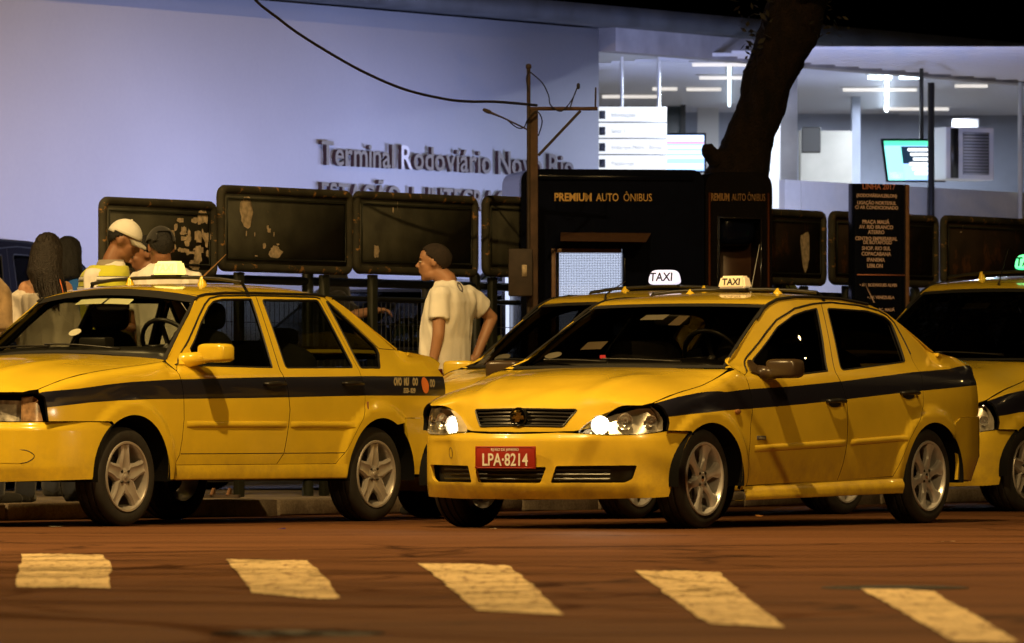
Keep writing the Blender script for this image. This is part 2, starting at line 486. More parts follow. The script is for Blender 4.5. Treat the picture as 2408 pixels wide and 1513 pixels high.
def superell(name, c, s, p, mat, parent, rot=None, nu=20, nv=12):
    def e(v, q): return math.copysign(abs(v) ** q, v)
    bm = bmesh.new(); rings = []
    for j in range(nv + 1):
        th = -math.pi / 2 + math.pi * j / nv
        rings.append([bm.verts.new((s[0] * e(math.cos(th), p) * e(math.cos(2 * math.pi * i / nu), p), s[1] * e(math.cos(th), p) * e(math.sin(2 * math.pi * i / nu), p), s[2] * e(math.sin(th), p))) for i in range(nu)])
    for j in range(nv):
        for i in range(nu):
            bm.faces.new((rings[j][i], rings[j][(i + 1) % nu], rings[j + 1][(i + 1) % nu], rings[j + 1][i]))
    bmesh.ops.remove_doubles(bm, verts=bm.verts, dist=1e-5)
    if rot is not None: bmesh.ops.rotate(bm, cent=(0, 0, 0), matrix=rot, verts=bm.verts)
    bmesh.ops.translate(bm, vec=c, verts=bm.verts)
    bmesh.ops.recalc_face_normals(bm, faces=bm.faces)
    return build(name, bm, mat, parent)

def make_car(D, name, loc, rz, label, group):
    global RES
    RES = D.get('res', 1.0)
    root = empty(name, loc, rz); tag(root, label, 'taxi', group)
    paint = D['paint']; PS = [paint, BLUE]
    Wp = pchip(D['Wp']); prof = pchip(D['prof'])
    zt = pchip(D['zt']); ye = pchip(D['ye']); zt2 = pchip(D['zt2']); ye2 = pchip(D['ye2'])
    xc = D['xcowl']; xt = D['xtrunk']; arches = D['arches']; fl = D['flare']
    def width(x, z):
        w = Wp(x) - prof(z)
        g = D['taper']; tp = 0.0
        if x < g[0]: tp += g[1] * min(1.0, (g[0] - x) / .9) ** 1.4
        if x > g[2]: tp += g[3] * min(1.0, (x - g[2]) / .7) ** 1.4
        if tp: w -= tp * sstep((z - g[4]) / .12)
        for (cx, cz, rx, rz_) in arches:
            d = math.hypot((x - cx) / rx, (z - cz) / rz_)
            if d < 1.32:
                t = sstep((1.32 - d) / .17)
                w += fl * t * sstep((z - .12) / .15)
        return w
    def side(sgn):
        def f(x, z):
            w = width(x, z)
            for cond, b, ZT, YE in ((x < xc, sstep((xc - x) / .12), zt, ye), (x > xt, sstep((x - xt) / .12), zt2, ye2)):
                if cond:
                    a = ZT(x); s0 = a - D['sh']
                    if z > s0:
                        t = min(1.1, (z - s0) / D['sh']); y0 = width(x, s0); y2 = YE(x)
                        yy = (1 - t) ** 2 * y0 + 2 * t * (1 - t) * (y0 - .010) + t * t * y2
                        zz = (1 - t) ** 2 * s0 + 2 * t * (1 - t) * (a - .008) + t * t * a
                        w = w + (yy - w) * b; z = z + (zz - z) * b
            return Vector((x, sgn * w, z))
        return f
    def lower_out(sgn): return Vector((0, sgn, 0.15))
    stripe = [D['stripe_top'] + list(reversed(D['stripe_bot']))]
    parts = {}
    for sgn in (-1, 1):
        ch = side(sgn); od = lower_out(sgn)
        panel('fender', ch, shrink(D['fender'], .002), PS, root, dark=True, stripe=stripe, outdir=od, step=.028)
        opening = D['door_opening']
        panel('body_side', ch, D['side'], PS, root, dark=True, holes=[opening] + D.get('side_holes', []), stripe=stripe, outdir=od, step=.032)
        for i in (1, 2):
            d = panel('door', ch, shrink(D['door%d' % i], .003), PS, root, dark=True, holes=[D['glass%d' % i]], stripe=stripe, outdir=od, step=.032)
            g = panel('window', ch, shrink(D['glass%d' % i], -.012), D['glass'], d, outdir=od, step=.08, flange=0, off=-.012)
            # rubber seal round the glass and along the shut line of the frame
            pl = resample(D['glass%d' % i], .03)
            tube('window_seal', [ch(*p) + Vector((0, -sgn * .003, 0)) for p in pl], .0065, BLACK, d, 5, True)
            for (x0, x1, za, zb) in D['mould%d' % i]:
                nn = 18
                def mo(u, v, ch=ch, x0=x0, x1=x1, za=za, zb=zb, sgn=sgn):
                    x = x0 + (x1 - x0) * u; zc = za[0] + (za[1] - za[0]) * u; hh = zb * .5
                    a = math.pi * v
                    p = ch(x, zc - hh * math.cos(a))
                    return p + Vector((0, sgn * (.013 * math.sin(a) * min(1, min(u, 1 - u) * 60 + .0)), 0))
                grid_mesh('side_moulding', mo, nn, 6, paint, d, out=Vector((0, sgn, 0)))
            hx, hz = D['handle%d' % i]
            bm = bmesh.new()
            p0 = ch(hx, hz); tang = (ch(hx + .05, hz) - ch(hx - .05, hz)).normalized()
            p1 = ch(hx - .085, hz) + Vector((0, sgn * .028, 0)); p2 = ch(hx + .085, hz) + Vector((0, sgn * .028, 0))
            bm_tube(bm, [ch(hx - .10, hz), p1, p0 + Vector((0, sgn * .034, .003)), p2, ch(hx + .10, hz)], [.010, .012, .013, .012, .010], 8)
            bmesh.ops.recalc_face_normals(bm, faces=bm.faces)
            build('handle', bm, D['handle_mat'], d)
            bm = bmesh.new()
            cup = [ch(hx + .075 * math.cos(2 * math.pi * k / 20), hz - .008 + .030 * math.sin(2 * math.pi * k / 20)) + Vector((0, sgn * .0025, 0)) for k in range(20)]
            bm.faces.new([bm.verts.new(p) for p in cup])
            build('handle_recess', bm, BLACKPL, d, False)
        for hq in D.get('quarter', []):
            g = panel('quarter_window', ch, shrink(hq, -.012), D['glass'], root, outdir=od, step=.08, flange=0, off=-.012)
            tube('quarter_seal', [ch(*p) + Vector((0, -sgn * .003, 0)) for p in resample(hq, .03)], .008, BLACK, root, 5, True)
        # drip moulding along the roof edge
        tube('roof_gutter', [ch(*p) + Vector((0, sgn * .003, .004)) for p in resample(D['drip'], .05, False)], D['gutter_r'], BLACK, root, 6)
        tube('door_frame_seal', [ch(*p) for p in resample(D['frame_line'], .04, False)], .006, BLACK, root, 6)
        for ln in D.get('seams', []):
            tube('panel_seam', [ch(*p) + Vector((0, -sgn * .0015, 0)) for p in resample(ln, .04, False)], .0032, BLACK, root, 5)
        # sill
        s0, s1, zlo, zhi, prot = D['sill']
        def sl(u, v, ch=ch, sgn=sgn):
            x = s0 + (s1 - s0) * u
            z = zhi(u) + (zlo(u) - zhi(u)) * v
            p = ch(x, max(.2, z)); q = math.sin(math.pi * min(1, v * 1.15) * .62) * prot
            return Vector((x, p.y + sgn * (q + .004), z)) if v < .99 else Vector((x, sgn * .6, z))
        grid_mesh('side_skirt' if prot > .02 else 'sill', sl, 30, 12, paint, root, out=Vector((0, sgn, 0)))
        # mirror
        mc, ms, mcol = D['mirror']
        rot = Matrix.Rotation(sgn * rad(8), 3, 'Z')
        mr = superell('wing_mirror', (mc[0], sgn * mc[1], mc[2]), ms, .42, mcol, root, rot)
        bm = bmesh.new()
        for off in (0,):
            bm_tube(bm, [ch(mc[0] - .04, D['mirror_base'][1]) + Vector((0, -sgn * .01, 0)), Vector((mc[0] - .02, sgn * (mc[1] - ms[1] * .5), mc[2] - ms[2] * .45))], [.05, .035], 10)
        build('mirror_arm', bm, mcol, mr)
        tri = D['mirror_base'][0]
        panel('mirror_base', ch, tri, mcol, mr, outdir=od, step=.05, flange=.01, off=.012)
        bm = bmesh.new()
        ce = Vector((mc[0] + ms[0] * .93, sgn * mc[1], mc[2]))
        bm_box(bm, ce, (.02, ms[1] * 1.6, ms[2] * 1.5), None, .008)
        build('mirror_glass', bm, CHROME, mr)
        for (wx, wz) in D['wheels']:
            r = D['tyre_r']
            make_wheel(root, (wx, sgn * (D['Wp_wheel'] - .0925 - .012), wz), sgn, r, D['style'], D['alloy'])
        for k, (cx, cz, rx, rz_) in enumerate(arches):
            a0, a1 = -6, 186
            def wl_(u, v, cx=cx, cz=cz, rx=rx, rz_=rz_, sgn=sgn):
                a = rad(a0 + (a1 - a0) * u)
                return Vector((cx + (rx + .004) * math.cos(a), sgn * (width(cx, cz + rz_) - .004 - .34 * v), max(.10, cz + (rz_ + .004) * math.sin(a))))
            grid_mesh('wheel_well', wl_, 30, 2, TUB, root)
    # inner tub: floor, firewall, engine bay and boot, kept clear of the wheels
    bm = bmesh.new()
    xs0, xs1 = D['tub']
    wf = D['wheels'][0][0]; wr = D['wheels'][1][0]; hb = D['belt'] - .05
    bm_box(bm, ((xs0 + xs1) / 2, 0, .44), (xs1 - xs0 - .2, 1.02, .36))
    bm_box(bm, ((wf + .42 + wr - .42) / 2, 0, .57), (wr - wf - .84, 1.52, .62))
    bm_box(bm, ((xs0 + .1 + D['cowl_x'] + .25) / 2, 0, .64), (D['cowl_x'] + .25 - xs0 - .1, 1.02, .16))
    bm_box(bm, ((wr - .6 + xs1) / 2, 0, .74), (xs1 - wr + .55, 1.05, hb * 2 - 1.46 if hb > .78 else .1))
    bm_box(bm, ((wf + .45 + wr - .05) / 2, 0, hb - .05), (wr - wf - .5, 1.40, .1))
    build('floor_pan', bm, TUB, root, False)
    # bonnet
    H = D['hood']; X = pchip(H['X']); Zc = pchip(H['Zc']); Q = H['q']
    def hood(p, y):
        e = ye(p) if p > H['pmin'] else ye(H['pmin'])
        a = (abs(y) / e); zed = zt(p) if p > H['pmin'] else Zc(p) - (Zc(H['pmin']) - zt(H['pmin'])) * (1 - (1 - H.get('nosecrown', 1.0)) * sstep((H['pmin'] - p) / .18))
        z = zed + (Zc(p) - zed) * (1 - a ** 2.2)
        bulge = H.get('crease', 0.0) * math.exp(-((abs(y) - (.36 + .18 * (p + .5))) / .06) ** 2) * sstep((.15 - p) / .3) * sstep((p + .75) / .2)
        return Vector((X(p) + Q * min(abs(y), .52) ** 2 * sstep((-.45 - p) / .25), y, z + bulge))
    hd = panel('bonnet', hood, miry(H['poly']), paint, root, dark=True, holes=H.get('holes', []), step=.035, outdir=Vector((-.3, 0, 1)))
    # roof
    zd = pchip(D['zd']); zc = pchip(D['zc'])
    RW = D['roof']
    def roof(x, y):
        d = zd(x); w = width(x, d) + .004
        a = min(1.0, abs(y) / w)
        return Vector((x, y, d + (zc(x) - d) * (1 - a ** 2.6)))
    hf = RW['front']; hb_ = RW['rear']
    fp = [(hf[0] + (hf[1] - hf[0]) * (t / 10) ** 2, t / 10) for t in range(11)]
    bp_ = [(hb_[0] + (hb_[1] - hb_[0]) * (t / 10) ** 2, t / 10) for t in range(11)]
    half = []
    for x, a in reversed(bp_): half.append((x, a * (width(x, zd(x)) + .004)))
    half.reverse()                                    # centre rear -> side rear
    sidex = [hb_[1] + (hf[1] - hb_[1]) * k / 20 for k in range(1, 20)]
    half += [(x, width(x, zd(x)) + .004) for x in sidex]
    half += [(x, a * (width(x, zd(x)) + .004)) for x, a in reversed(fp)]
    rf = panel('roof', roof, miry(half), paint, root, step=.04, outdir=Vector((0, 0, 1)), flange=.012)
    def lining(u, v):
        x = hf[1] + .02 + (hb_[1] - hf[1] - .04) * u; w = width(x, zd(x)) - .03
        y = -w + 2 * w * v
        p = roof(x, y); return Vector((x, y, p.z - .03))
    grid_mesh('headlining', lining, 12, 8, LINER, root)
    # windscreen and rear window: ruled between sill and header curves
    def ruled(G):
        def f(a, b):
            B = Vector((G['xb'][0] + (G['xb'][1] - G['xb'][0]) * a * a, a * G['y'][0], G['zb'][0] + (G['zb'][1] - G['zb'][0]) * a * a))
            T = Vector((G['xt'][0] + (G['xt'][1] - G['xt'][0]) * a * a, a * G['y'][1], G['zt'][0] + (G['zt'][1] - G['zt'][0]) * a * a))
            p = B.lerp(T, b); s = -1 if G['xb'][0] < 1.2 else 1
            return p + Vector((s * .55, 0, .8)) * (G['bulge'] * math.sin(math.pi * b) * (1 - a * a * .8))
        return f
    ws = ruled(D['ws'])
    fr = .045
    def band(u, v): return ws(-1 + 2 * u, v)
    wsg = grid_mesh('windscreen', lambda u, v: ws((-1 + 2 * u) * .985, .01 + .98 * v), 24, 14, D['wsglass'], root, out=Vector((-1, 0, .5)))
    # black rubber surround, slightly proud
    bm = bmesh.new(); V = []
    aw = D['ws'].get('sideband', .028); bw = D['ws'].get('topband', .07)
    ro = resample([(-1.0, -.04), (1.0, -.04), (1.0, 1.01), (-1.0, 1.01)], .08); ri = []
    for (a, b) in ro:
        ri.append((max(-1 + aw, min(1 - aw, a)), max(.015, min(1 - bw, b))))
    va = [bm.verts.new(ws(a, b) + Vector((-.004, 0, .005))) for a, b in ro]; vb = [bm.verts.new(ws(a, b) + Vector((-.003, 0, .004))) for a, b in ri]
    n = len(va)
    for i in range(n):
        if (vb[i].co - vb[(i + 1) % n].co).length > 1e-5: bm.faces.new((va[i], va[(i + 1) % n], vb[(i + 1) % n], vb[i]))
        else: bm.faces.new((va[i], va[(i + 1) % n], vb[i]))
    build('windscreen_seal', bm, BLACK, wsg, True)
    rw = ruled(D['rw'])
    rwg = grid_mesh('rear_window', lambda u, v: rw((-1 + 2 * u) * .97, .02 + .96 * v), 16, 8, D['glass'], root, out=Vector((1, 0, .5)))
    bm = bmesh.new(); ri = [(max(-.94, min(.94, a)), max(.05, min(.94, b))) for a, b in ro]
    va = [bm.verts.new(rw(a, b) + Vector((.003, 0, .003))) for a, b in ro]; vb = [bm.verts.new(rw(a, b) + Vector((.003, 0, .003))) for a, b in ri]
    for i in range(n):
        if (vb[i].co - vb[(i + 1) % n].co).length > 1e-5: bm.faces.new((va[i], va[(i + 1) % n], vb[(i + 1) % n], vb[i]))
        else: bm.faces.new((va[i], va[(i + 1) % n], vb[i]))
    build('rear_window_seal', bm, BLACK, rwg, True)
    for sgn in (-1, 1):
        ch = side(sgn)
        for nm, edge, surf, G in (('windscreen_pillar', D['pillar'], ws, D['ws']), ('rear_pillar', D['cpillar'], rw, D['rw'])):
            eg = resample(edge, .05, False); z0 = G['zb'][1]; z1 = G['zt'][1]
            def strip(u, v, eg=eg, surf=surf, z0=z0, z1=z1, ch=ch, sgn=sgn):
                q = u * (len(eg) - 1); i = min(len(eg) - 2, int(q)); f = q - i
                x = eg[i][0] + (eg[i + 1][0] - eg[i][0]) * f; z = eg[i][1] + (eg[i + 1][1] - eg[i][1]) * f
                a = ch(x, z); b = surf(sgn * 1.0, max(-.06, min(1.02, (z - z0) / (z1 - z0))))
                m = a.lerp(b, .5) + Vector((0, sgn * .012, .012))
                return a * (1 - v) ** 2 + m * 2 * v * (1 - v) + b * v * v
            grid_mesh(nm, strip, 24, 4, paint, root, out=Vector((0, sgn, .4)))
    # boot lid
    BT = D['boot']; Zb = pchip(BT['Zc'])
    def boot(x, y):
        e = ye2(x) - .003; a = min(1, abs(y) / e)
        return Vector((x + .04 * (1 - a * a) * sstep((x - xt) / .6), y, zt2(x) + (Zb(x) - zt2(x)) * (1 - a ** 2.4)))
    x0, x1 = BT['x']
    half = [(x1, 0)] + [(x1, ye2(x1) * k / 6) for k in range(1, 6)] + [(x1 + (x0 - x1) * k / 8, ye2(x1 + (x0 - x1) * k / 8) - .003) for k in range(9)] + [(x0, ye2(x0) * k / 6) for k in range(5, 0, -1)] + [(x0, 0)]
    panel('boot_lid', boot, miry(half), paint, root, step=.045, outdir=Vector((0, 0, 1)))
    # front and rear bumpers
    PF = Plan(D['planF'], D['insetF']); PR = Plan(D['planR'], D['insetR'])
    bf = panel('front_bumper', PF.chart, mir(D['bumperF'](PF)), paint, root, holes=D['bumper_holes'](PF), step=.032, outdir=lambda p: Vector((p.x - 1.3, p.y * 1.2, 0)))
    panel('rear_bumper', PR.chart, mir(D['bumperR'](PR)), paint, root, step=.04, outdir=lambda p: Vector((p.x - 1.3, p.y * 1.2, 0)))
    tl = D['tail'](PR); ri_ = min(p[0] for p in tl)
    zlo, zhi = D['tailpanel']
    panel('tail_panel', PR.chart, mir([(0, zlo), (ri_ - .004, zlo), (ri_ - .004, zhi), (0, zhi)]), paint, root, step=.05, outdir=lambda p: Vector((1, 0, 0)))
    for sgn in (-1, 1):
        pl = [(sgn * a, b) for a, b in tl]
        panel('tail_light', PR.chart, pl, LENS_RED, root, step=.03, outdir=lambda p: Vector((p.x - 1.3, p.y * 1.2, 0)), off=.006)
    # headlights
    hp = D['headlight'](PF)
    odh = lambda p: Vector((p.x - 1.3, p.y * 1.2, 0))
    for sgn in (-1, 1):
        pl = [(sgn * a, b) for a, b in hp]
        hl = panel('headlight', PF.chart, pl, D['housing'], root, step=.03, outdir=odh, off=-.055, flange=0)
        panel('headlight_lens', PF.chart, pl, LENS, hl, step=.04, outdir=odh, off=.003, flange=0)
        # housing wall
        bm = bmesh.new(); rr = resample(pl, .03); nn = len(rr)
        a_ = []; b_ = []
        for q in rr:
            p = PF.chart(*q); du = PF.chart(q[0] + 1e-4, q[1]) - PF.chart(q[0] - 1e-4, q[1]); n_ = du.cross(Vector((0, 0, 1))).normalized()
            if n_.dot(odh(p)) < 0: n_ = -n_
            a_.append(bm.verts.new(p + n_ * .004)); b_.append(bm.verts.new(p - n_ * .058))
        for i in range(nn): bm.faces.new((a_[i], a_[(i + 1) % nn], b_[(i + 1) % nn], b_[i]))
        build('headlight_rim', bm, D['housing'], hl)
        for (s_, z_, r_, lit) in D['bowls'](PF):
            p = PF.chart(sgn * s_, z_); du = PF.chart(sgn * s_ + 1e-3, z_) - PF.chart(sgn * s_ - 1e-3, z_); n_ = du.cross(Vector((0, 0, 1))).normalized()
            if n_.dot(odh(p)) < 0: n_ = -n_
            n_ = (n_ + Vector((-1.2, 0, 0))).normalized()
            bm = bmesh.new()
            bm_lathe(bm, [(r_ * .12, -.046), (r_ * .5, -.042), (r_ * .8, -.028), (r_, -.006), (r_ * 1.04, -.006)], 24, 'Z')
            q_ = Vector((0, 0, 1)).rotation_difference(n_)
            bmesh.ops.rotate(bm, cent=(0, 0, 0), matrix=q_.to_matrix(), verts=bm.verts)
            bmesh.ops.translate(bm, vec=p - n_ * .005, verts=bm.verts)
            build('reflector_bowl', bm, REFL, hl)
            bm = bmesh.new(); bmesh.ops.create_uvsphere(bm, u_segments=12, v_segments=8, radius=.015 if lit else .009)
            bmesh.ops.translate(bm, vec=p - n_ * .03, verts=bm.verts)
            build('bulb', bm, D['bulb_mat'] if lit else CHROME, hl)
            if lit and D.get('beam'):
                ld = bpy.data.lights.new('headlamp_beam', 'SPOT'); ld.energy = D['beam']; ld.color = (1, .86, .62); ld.spot_size = rad(100); ld.spot_blend = .8; ld.shadow_soft_size = .03
                lo = bpy.data.objects.new('headlamp_beam', ld); col.objects.link(lo); lo.parent = hl
                lo.location = p + Vector((-.02, 0, 0))
                pd = bpy.data.lights.new('lamp_glow', 'POINT'); pd.energy = D['glow']; pd.color = (1, .86, .62); pd.shadow_soft_size = .01
                po = bpy.data.objects.new('lamp_glow', pd); col.objects.link(po); po.parent = hl; po.location = p - n_ * .012
                lo.rotation_euler = Vector((-1, sgn * .25, -.08)).to_track_quat('-Z', 'Y').to_euler()
    if 'amber' in D:
        for sgn in (-1, 1):
            panel('indicator', PF.chart, [(sgn * a, b) for a, b in D['amber'](PF)], D['amber_mat'], root, step=.03, outdir=odh, off=.002)
    # cowl, wipers
    def cowl(u, v):
        a = -1 + 2 * u; p = ws(a, .02)
        return Vector((p.x - .085 * (1 - v) + .05 * v, p.y, p.z - .018 + .012 * v))
    grid_mesh('cowl', cowl, 16, 2, TUB, root)
    for (a0, a1, b1) in ((-.62, .12, .10), (.05, .72, .10)):
        bm = bmesh.new()
        pts = [ws(a0 + (a1 - a0) * k / 8, .035 + (b1 - .035) * math.sin(math.pi * .5 * k / 8) * .55) + Vector((-.018, 0, .016)) for k in range(9)]
        bm_tube(bm, pts, [.010, .008] + [.006] * 7, 6)
        build('wiper', bm, BLACKPL, root)
    # cabin: seats, dashboard, wheel, mirror
    for (sx_, sy_) in ((1.32, -.36), (1.32, .36)):
        s = superell('seat', (sx_, sy_, hb + .02), (.11, .23, .27), .6, SEAT, root, Matrix.Rotation(rad(14), 3, 'Y'))
        superell('headrest', (sx_ + .10, sy_, hb + .36), (.05, .13, .085), .6, SEAT, s)
    s = superell('rear_seat', (2.15, 0, hb + .0), (.12, .62, .22), .5, SEAT, root, Matrix.Rotation(rad(18), 3, 'Y'))
    for y_ in (-.34, .34): superell('headrest', (2.22, y_, hb + .24), (.045, .12, .06), .6, SEAT, s)
    dx = D['dash']
    superell('dashboard', (dx[0], 0, dx[1]), (.17, .66, .10), .45, BLACKPL, root)
    bm = bmesh.new()
    cst = Vector((dx[0] + .30, -.36, dx[1] + .10)); ax = Vector((.85, 0, .5)).normalized(); e1 = Vector((0, 1, 0)); e2 = ax.cross(e1)
    bm_tube(bm, [cst + (e1 * math.cos(2 * math.pi * k / 28) + e2 * math.sin(2 * math.pi * k / 28)) * .185 for k in range(28)], .014, 8, True)
    for k in range(3):
        a = math.pi * (1.5 + k * .5) * 1.0
        bm_tube(bm, [cst, cst + (e1 * math.cos(a) + e2 * math.sin(a)) * .185], .016, 6)
    bm_tube(bm, [cst, cst - ax * .2], .03, 8)
    build('steering_wheel', bm, BLACKPL, root)
    mp = ws(0.02, .86)
    superell('rear_view_mirror', (mp.x + .09, mp.y, mp.z - .05), (.02, .12, .034), .5, BLACKPL, root)
    # roof rack with bar, feet and straps
    K = D['rack']
    for xb in K['x']:
        zb = K['z']; wE = width(xb, zd(xb)) - .015
        rk = tube('roof_bar', [(xb, -wE, zb - K['drop']), (xb, -wE * .72, zb - K['drop'] * .40), (xb, -wE * .4, zb - K['drop'] * .1), (xb, 0, zb), (xb, wE * .4, zb - K['drop'] * .1), (xb, wE * .72, zb - K['drop'] * .40), (xb, wE, zb - K['drop'])], .011, BLACKPL, root, 8)
        for y_ in K['feet']:
            zr = roof(xb, y_).z
            bm = bmesh.new()
            bm_lathe(bm, [(.032, zr - .006), (.028, zr + .006), (.019, zr + (zb - zr) * .55), (.014, zb - .004), (.010, zb + .003), (.001, zb + .004)], 16, 'Z', c=(xb, y_, 0))
            build('bar_foot', bm, paint, rk)
        for sgn in (-1, 1):
            e = side(sgn)(xb + .03, zd(xb) - .015)
            bm = bmesh.new()
            a = Vector((xb, sgn * wE * .97, zb - K['drop'] + .008)); b = Vector((xb + .02, sgn * (width(xb, zd(xb)) + .006), zd(xb) + .012)); c = e + Vector((0, sgn * .006, -.008))
            wv = Vector((.017, 0, 0)); prev = None
            for q in (a, a.lerp(b, .5) + Vector((0, 0, .006)), b, c):
                r_ = [bm.verts.new(q - wv), bm.verts.new(q + wv)]
                if prev: bm.faces.new((prev[0], prev[1], r_[1], r_[0]))
                prev = r_
            bmesh.ops.solidify(bm, geom=bm.faces, thickness=.004)
            build('rack_clamp', bm, BLACKPL, rk)
    D['extra'](dict(root=root, ws=ws, side=side, hood=hood, roof=roof, PF=PF, PR=PR, bonnet=hd, bumper=bf, paint=paint, width=width, zd=zd, od=odh))
    return root
# ------------------------------------------------------------------ ground
def noise_mat(name, c1, c2, scale, rough=.85, stretch=(1, 1, 1), rot=0.0, fine=300.0, bump=.3, bdist=.004, fineamt=.55, spec=.2):
    if name in MATS: return MATS[name]
    m, nt, b = nodes_of(name); N = nt.nodes; L = nt.links
    tc = N.new('ShaderNodeTexCoord'); mp = N.new('ShaderNodeMapping'); mp.inputs['Scale'].default_value = stretch; mp.inputs['Rotation'].default_value = (0, 0, rot)
    L.new(tc.outputs['Object'], mp.inputs['Vector'])
    n1 = N.new('ShaderNodeTexNoise'); n1.inputs['Scale'].default_value = scale; n1.inputs['Detail'].default_value = 8; n1.inputs['Roughness'].default_value = .6
    L.new(mp.outputs['Vector'], n1.inputs['Vector'])
    cr = N.new('ShaderNodeValToRGB'); cr.color_ramp.elements[0].position = .33; cr.color_ramp.elements[0].color = (*c1, 1); cr.color_ramp.elements[1].position = .67; cr.color_ramp.elements[1].color = (*c2, 1)
    L.new(n1.outputs['Fac'], cr.inputs['Fac'])
    n2 = N.new('ShaderNodeTexNoise'); n2.inputs['Scale'].default_value = fine; n2.inputs['Detail'].default_value = 3
    L.new(tc.outputs['Object'], n2.inputs['Vector'])
    mx = N.new('ShaderNodeMixRGB'); mx.blend_type = 'OVERLAY'; mx.inputs['Fac'].default_value = fineamt
    L.new(cr.outputs['Color'], mx.inputs['Color1']); L.new(n2.outputs['Fac'], mx.inputs['Color2'])
    L.new(mx.outputs['Color'], b.inputs['Base Color'])
    b.inputs['Roughness'].default_value = rough
    bp = N.new('ShaderNodeBump'); bp.inputs['Strength'].default_value = bump; bp.inputs['Distance'].default_value = bdist
    L.new(n2.outputs['Fac'], bp.inputs['Height']); L.new(bp.outputs['Normal'], b.inputs['Normal'])
    b.inputs['Specular IOR Level'].default_value = spec
    MATS[name] = m
    return m
ASPHALT = noise_mat('asphalt', (.085, .038, .018), (.140, .062, .029), .55, rough=.80, stretch=(.35, 2.2, 1), rot=-STREET_ROT, fine=60.0, bump=.5, spec=.03)
def wear_asphalt(m):
    nt = m.node_tree; N = nt.nodes; L = nt.links; b = N['Principled BSDF']; src = b.inputs['Base Color'].links[0].from_socket
    tc = N.new('ShaderNodeTexCoord')
    mp = N.new('ShaderNodeMapping'); mp.inputs['Rotation'].default_value = (0, 0, -STREET_ROT); mp.inputs['Scale'].default_value = (.45, 9.0, 1); L.new(tc.outputs['Object'], mp.inputs['Vector'])
    n = N.new('ShaderNodeTexNoise'); n.inputs['Scale'].default_value = 1.0; n.inputs['Detail'].default_value = 7; n.inputs['Roughness'].default_value = .7; L.new(mp.outputs['Vector'], n.inputs['Vector'])
    r = N.new('ShaderNodeMapRange'); r.inputs['From Min'].default_value = .3; r.inputs['From Max'].default_value = .7; r.inputs['To Min'].default_value = .92; r.inputs['To Max'].default_value = 1.07; L.new(n.outputs['Fac'], r.inputs['Value'])
    m1 = N.new('ShaderNodeMixRGB'); m1.blend_type = 'MULTIPLY'; m1.inputs['Fac'].default_value = 1; L.new(src, m1.inputs['Color1']); L.new(r.outputs['Result'], m1.inputs['Color2'])
    # cracks and patch seams
    nd = N.new('ShaderNodeTexNoise'); nd.inputs['Scale'].default_value = 1.3; nd.inputs['Detail'].default_value = 5; L.new(tc.outputs['Object'], nd.inputs['Vector'])
    ad = N.new('ShaderNodeMixRGB'); ad.blend_type = 'ADD'; ad.inputs['Fac'].default_value = 1.2; L.new(tc.outputs['Object'], ad.inputs['Color1']); L.new(nd.outputs['Color'], ad.inputs['Color2'])
    v = N.new('ShaderNodeTexVoronoi'); v.feature = 'DISTANCE_TO_EDGE'; v.inputs['Scale'].default_value = .22; L.new(ad.outputs['Color'], v.inputs['Vector'])
    cr = N.new('ShaderNodeMapRange'); cr.inputs['From Min'].default_value = .0; cr.inputs['From Max'].default_value = .012; cr.inputs['To Min'].default_value = .38; cr.inputs['To Max'].default_value = 1.0; L.new(v.outputs['Distance'], cr.inputs['Value'])
    m2 = N.new('ShaderNodeMixRGB'); m2.blend_type = 'MULTIPLY'; m2.inputs['Fac'].default_value = 1; L.new(m1.outputs['Color'], m2.inputs['Color1']); L.new(cr.outputs['Result'], m2.inputs['Color2']); L.new(m2.outputs['Color'], b.inputs['Base Color'])
wear_asphalt(ASPHALT)
CONCRETE = noise_mat('worn_concrete', (.16, .13, .10), (.26, .21, .16), 3.0, rough=.9, fine=90.0)
KERBM = noise_mat('kerb_stone', (.14, .11, .085), (.26, .21, .16), 5.0, rough=.9, fine=70.0, bump=.8)

def quad_obj(name, pts, mat, parent=None, kind=None):
    bm = bmesh.new(); bm.faces.new([bm.verts.new(p) for p in pts])
    bmesh.ops.recalc_face_normals(bm, faces=bm.faces)
    for f in bm.faces:
        if f.normal.z < 0: f.normal_flip()
    o = build(name, bm, mat, parent, False)
    if kind: o['kind'] = kind
    return o

KB = 1.15                       # kerb line, street coordinate b
road = quad_obj('road', [(-400, -60, 0), (400, -60, 0), (400, 900, 0), (-400, 900, 0)], ASPHALT, None, 'structure')
bm = bmesh.new()
bm_box(bm, st(20, KB + .15 + 20, .05), (140, 40, .10), Matrix.Rotation(STREET_ROT, 3, 'Z'))
sidewalk = build('pavement', bm, CONCRETE, None, False); sidewalk['kind'] = 'structure'
kerb = empty('kerb', st(0, KB, 0), STREET_ROT); kerb['kind'] = 'structure'
kme = None
for k in range(-5, 34):
    bm = bmesh.new(); random.seed(100 + k % 4)
    bm_box(bm, (0, 0, .055), (.955, .15, .11), None, .018)
    for v in bm.verts: v.co += Vector((random.uniform(-.006, .006), random.uniform(-.006, .006), random.uniform(-.008, .004)))
    o = build('kerb_stone', bm, KERBM, kerb, True, angle=rad(40)); o.location = (k * .97, .075, 0)
random.seed(11)

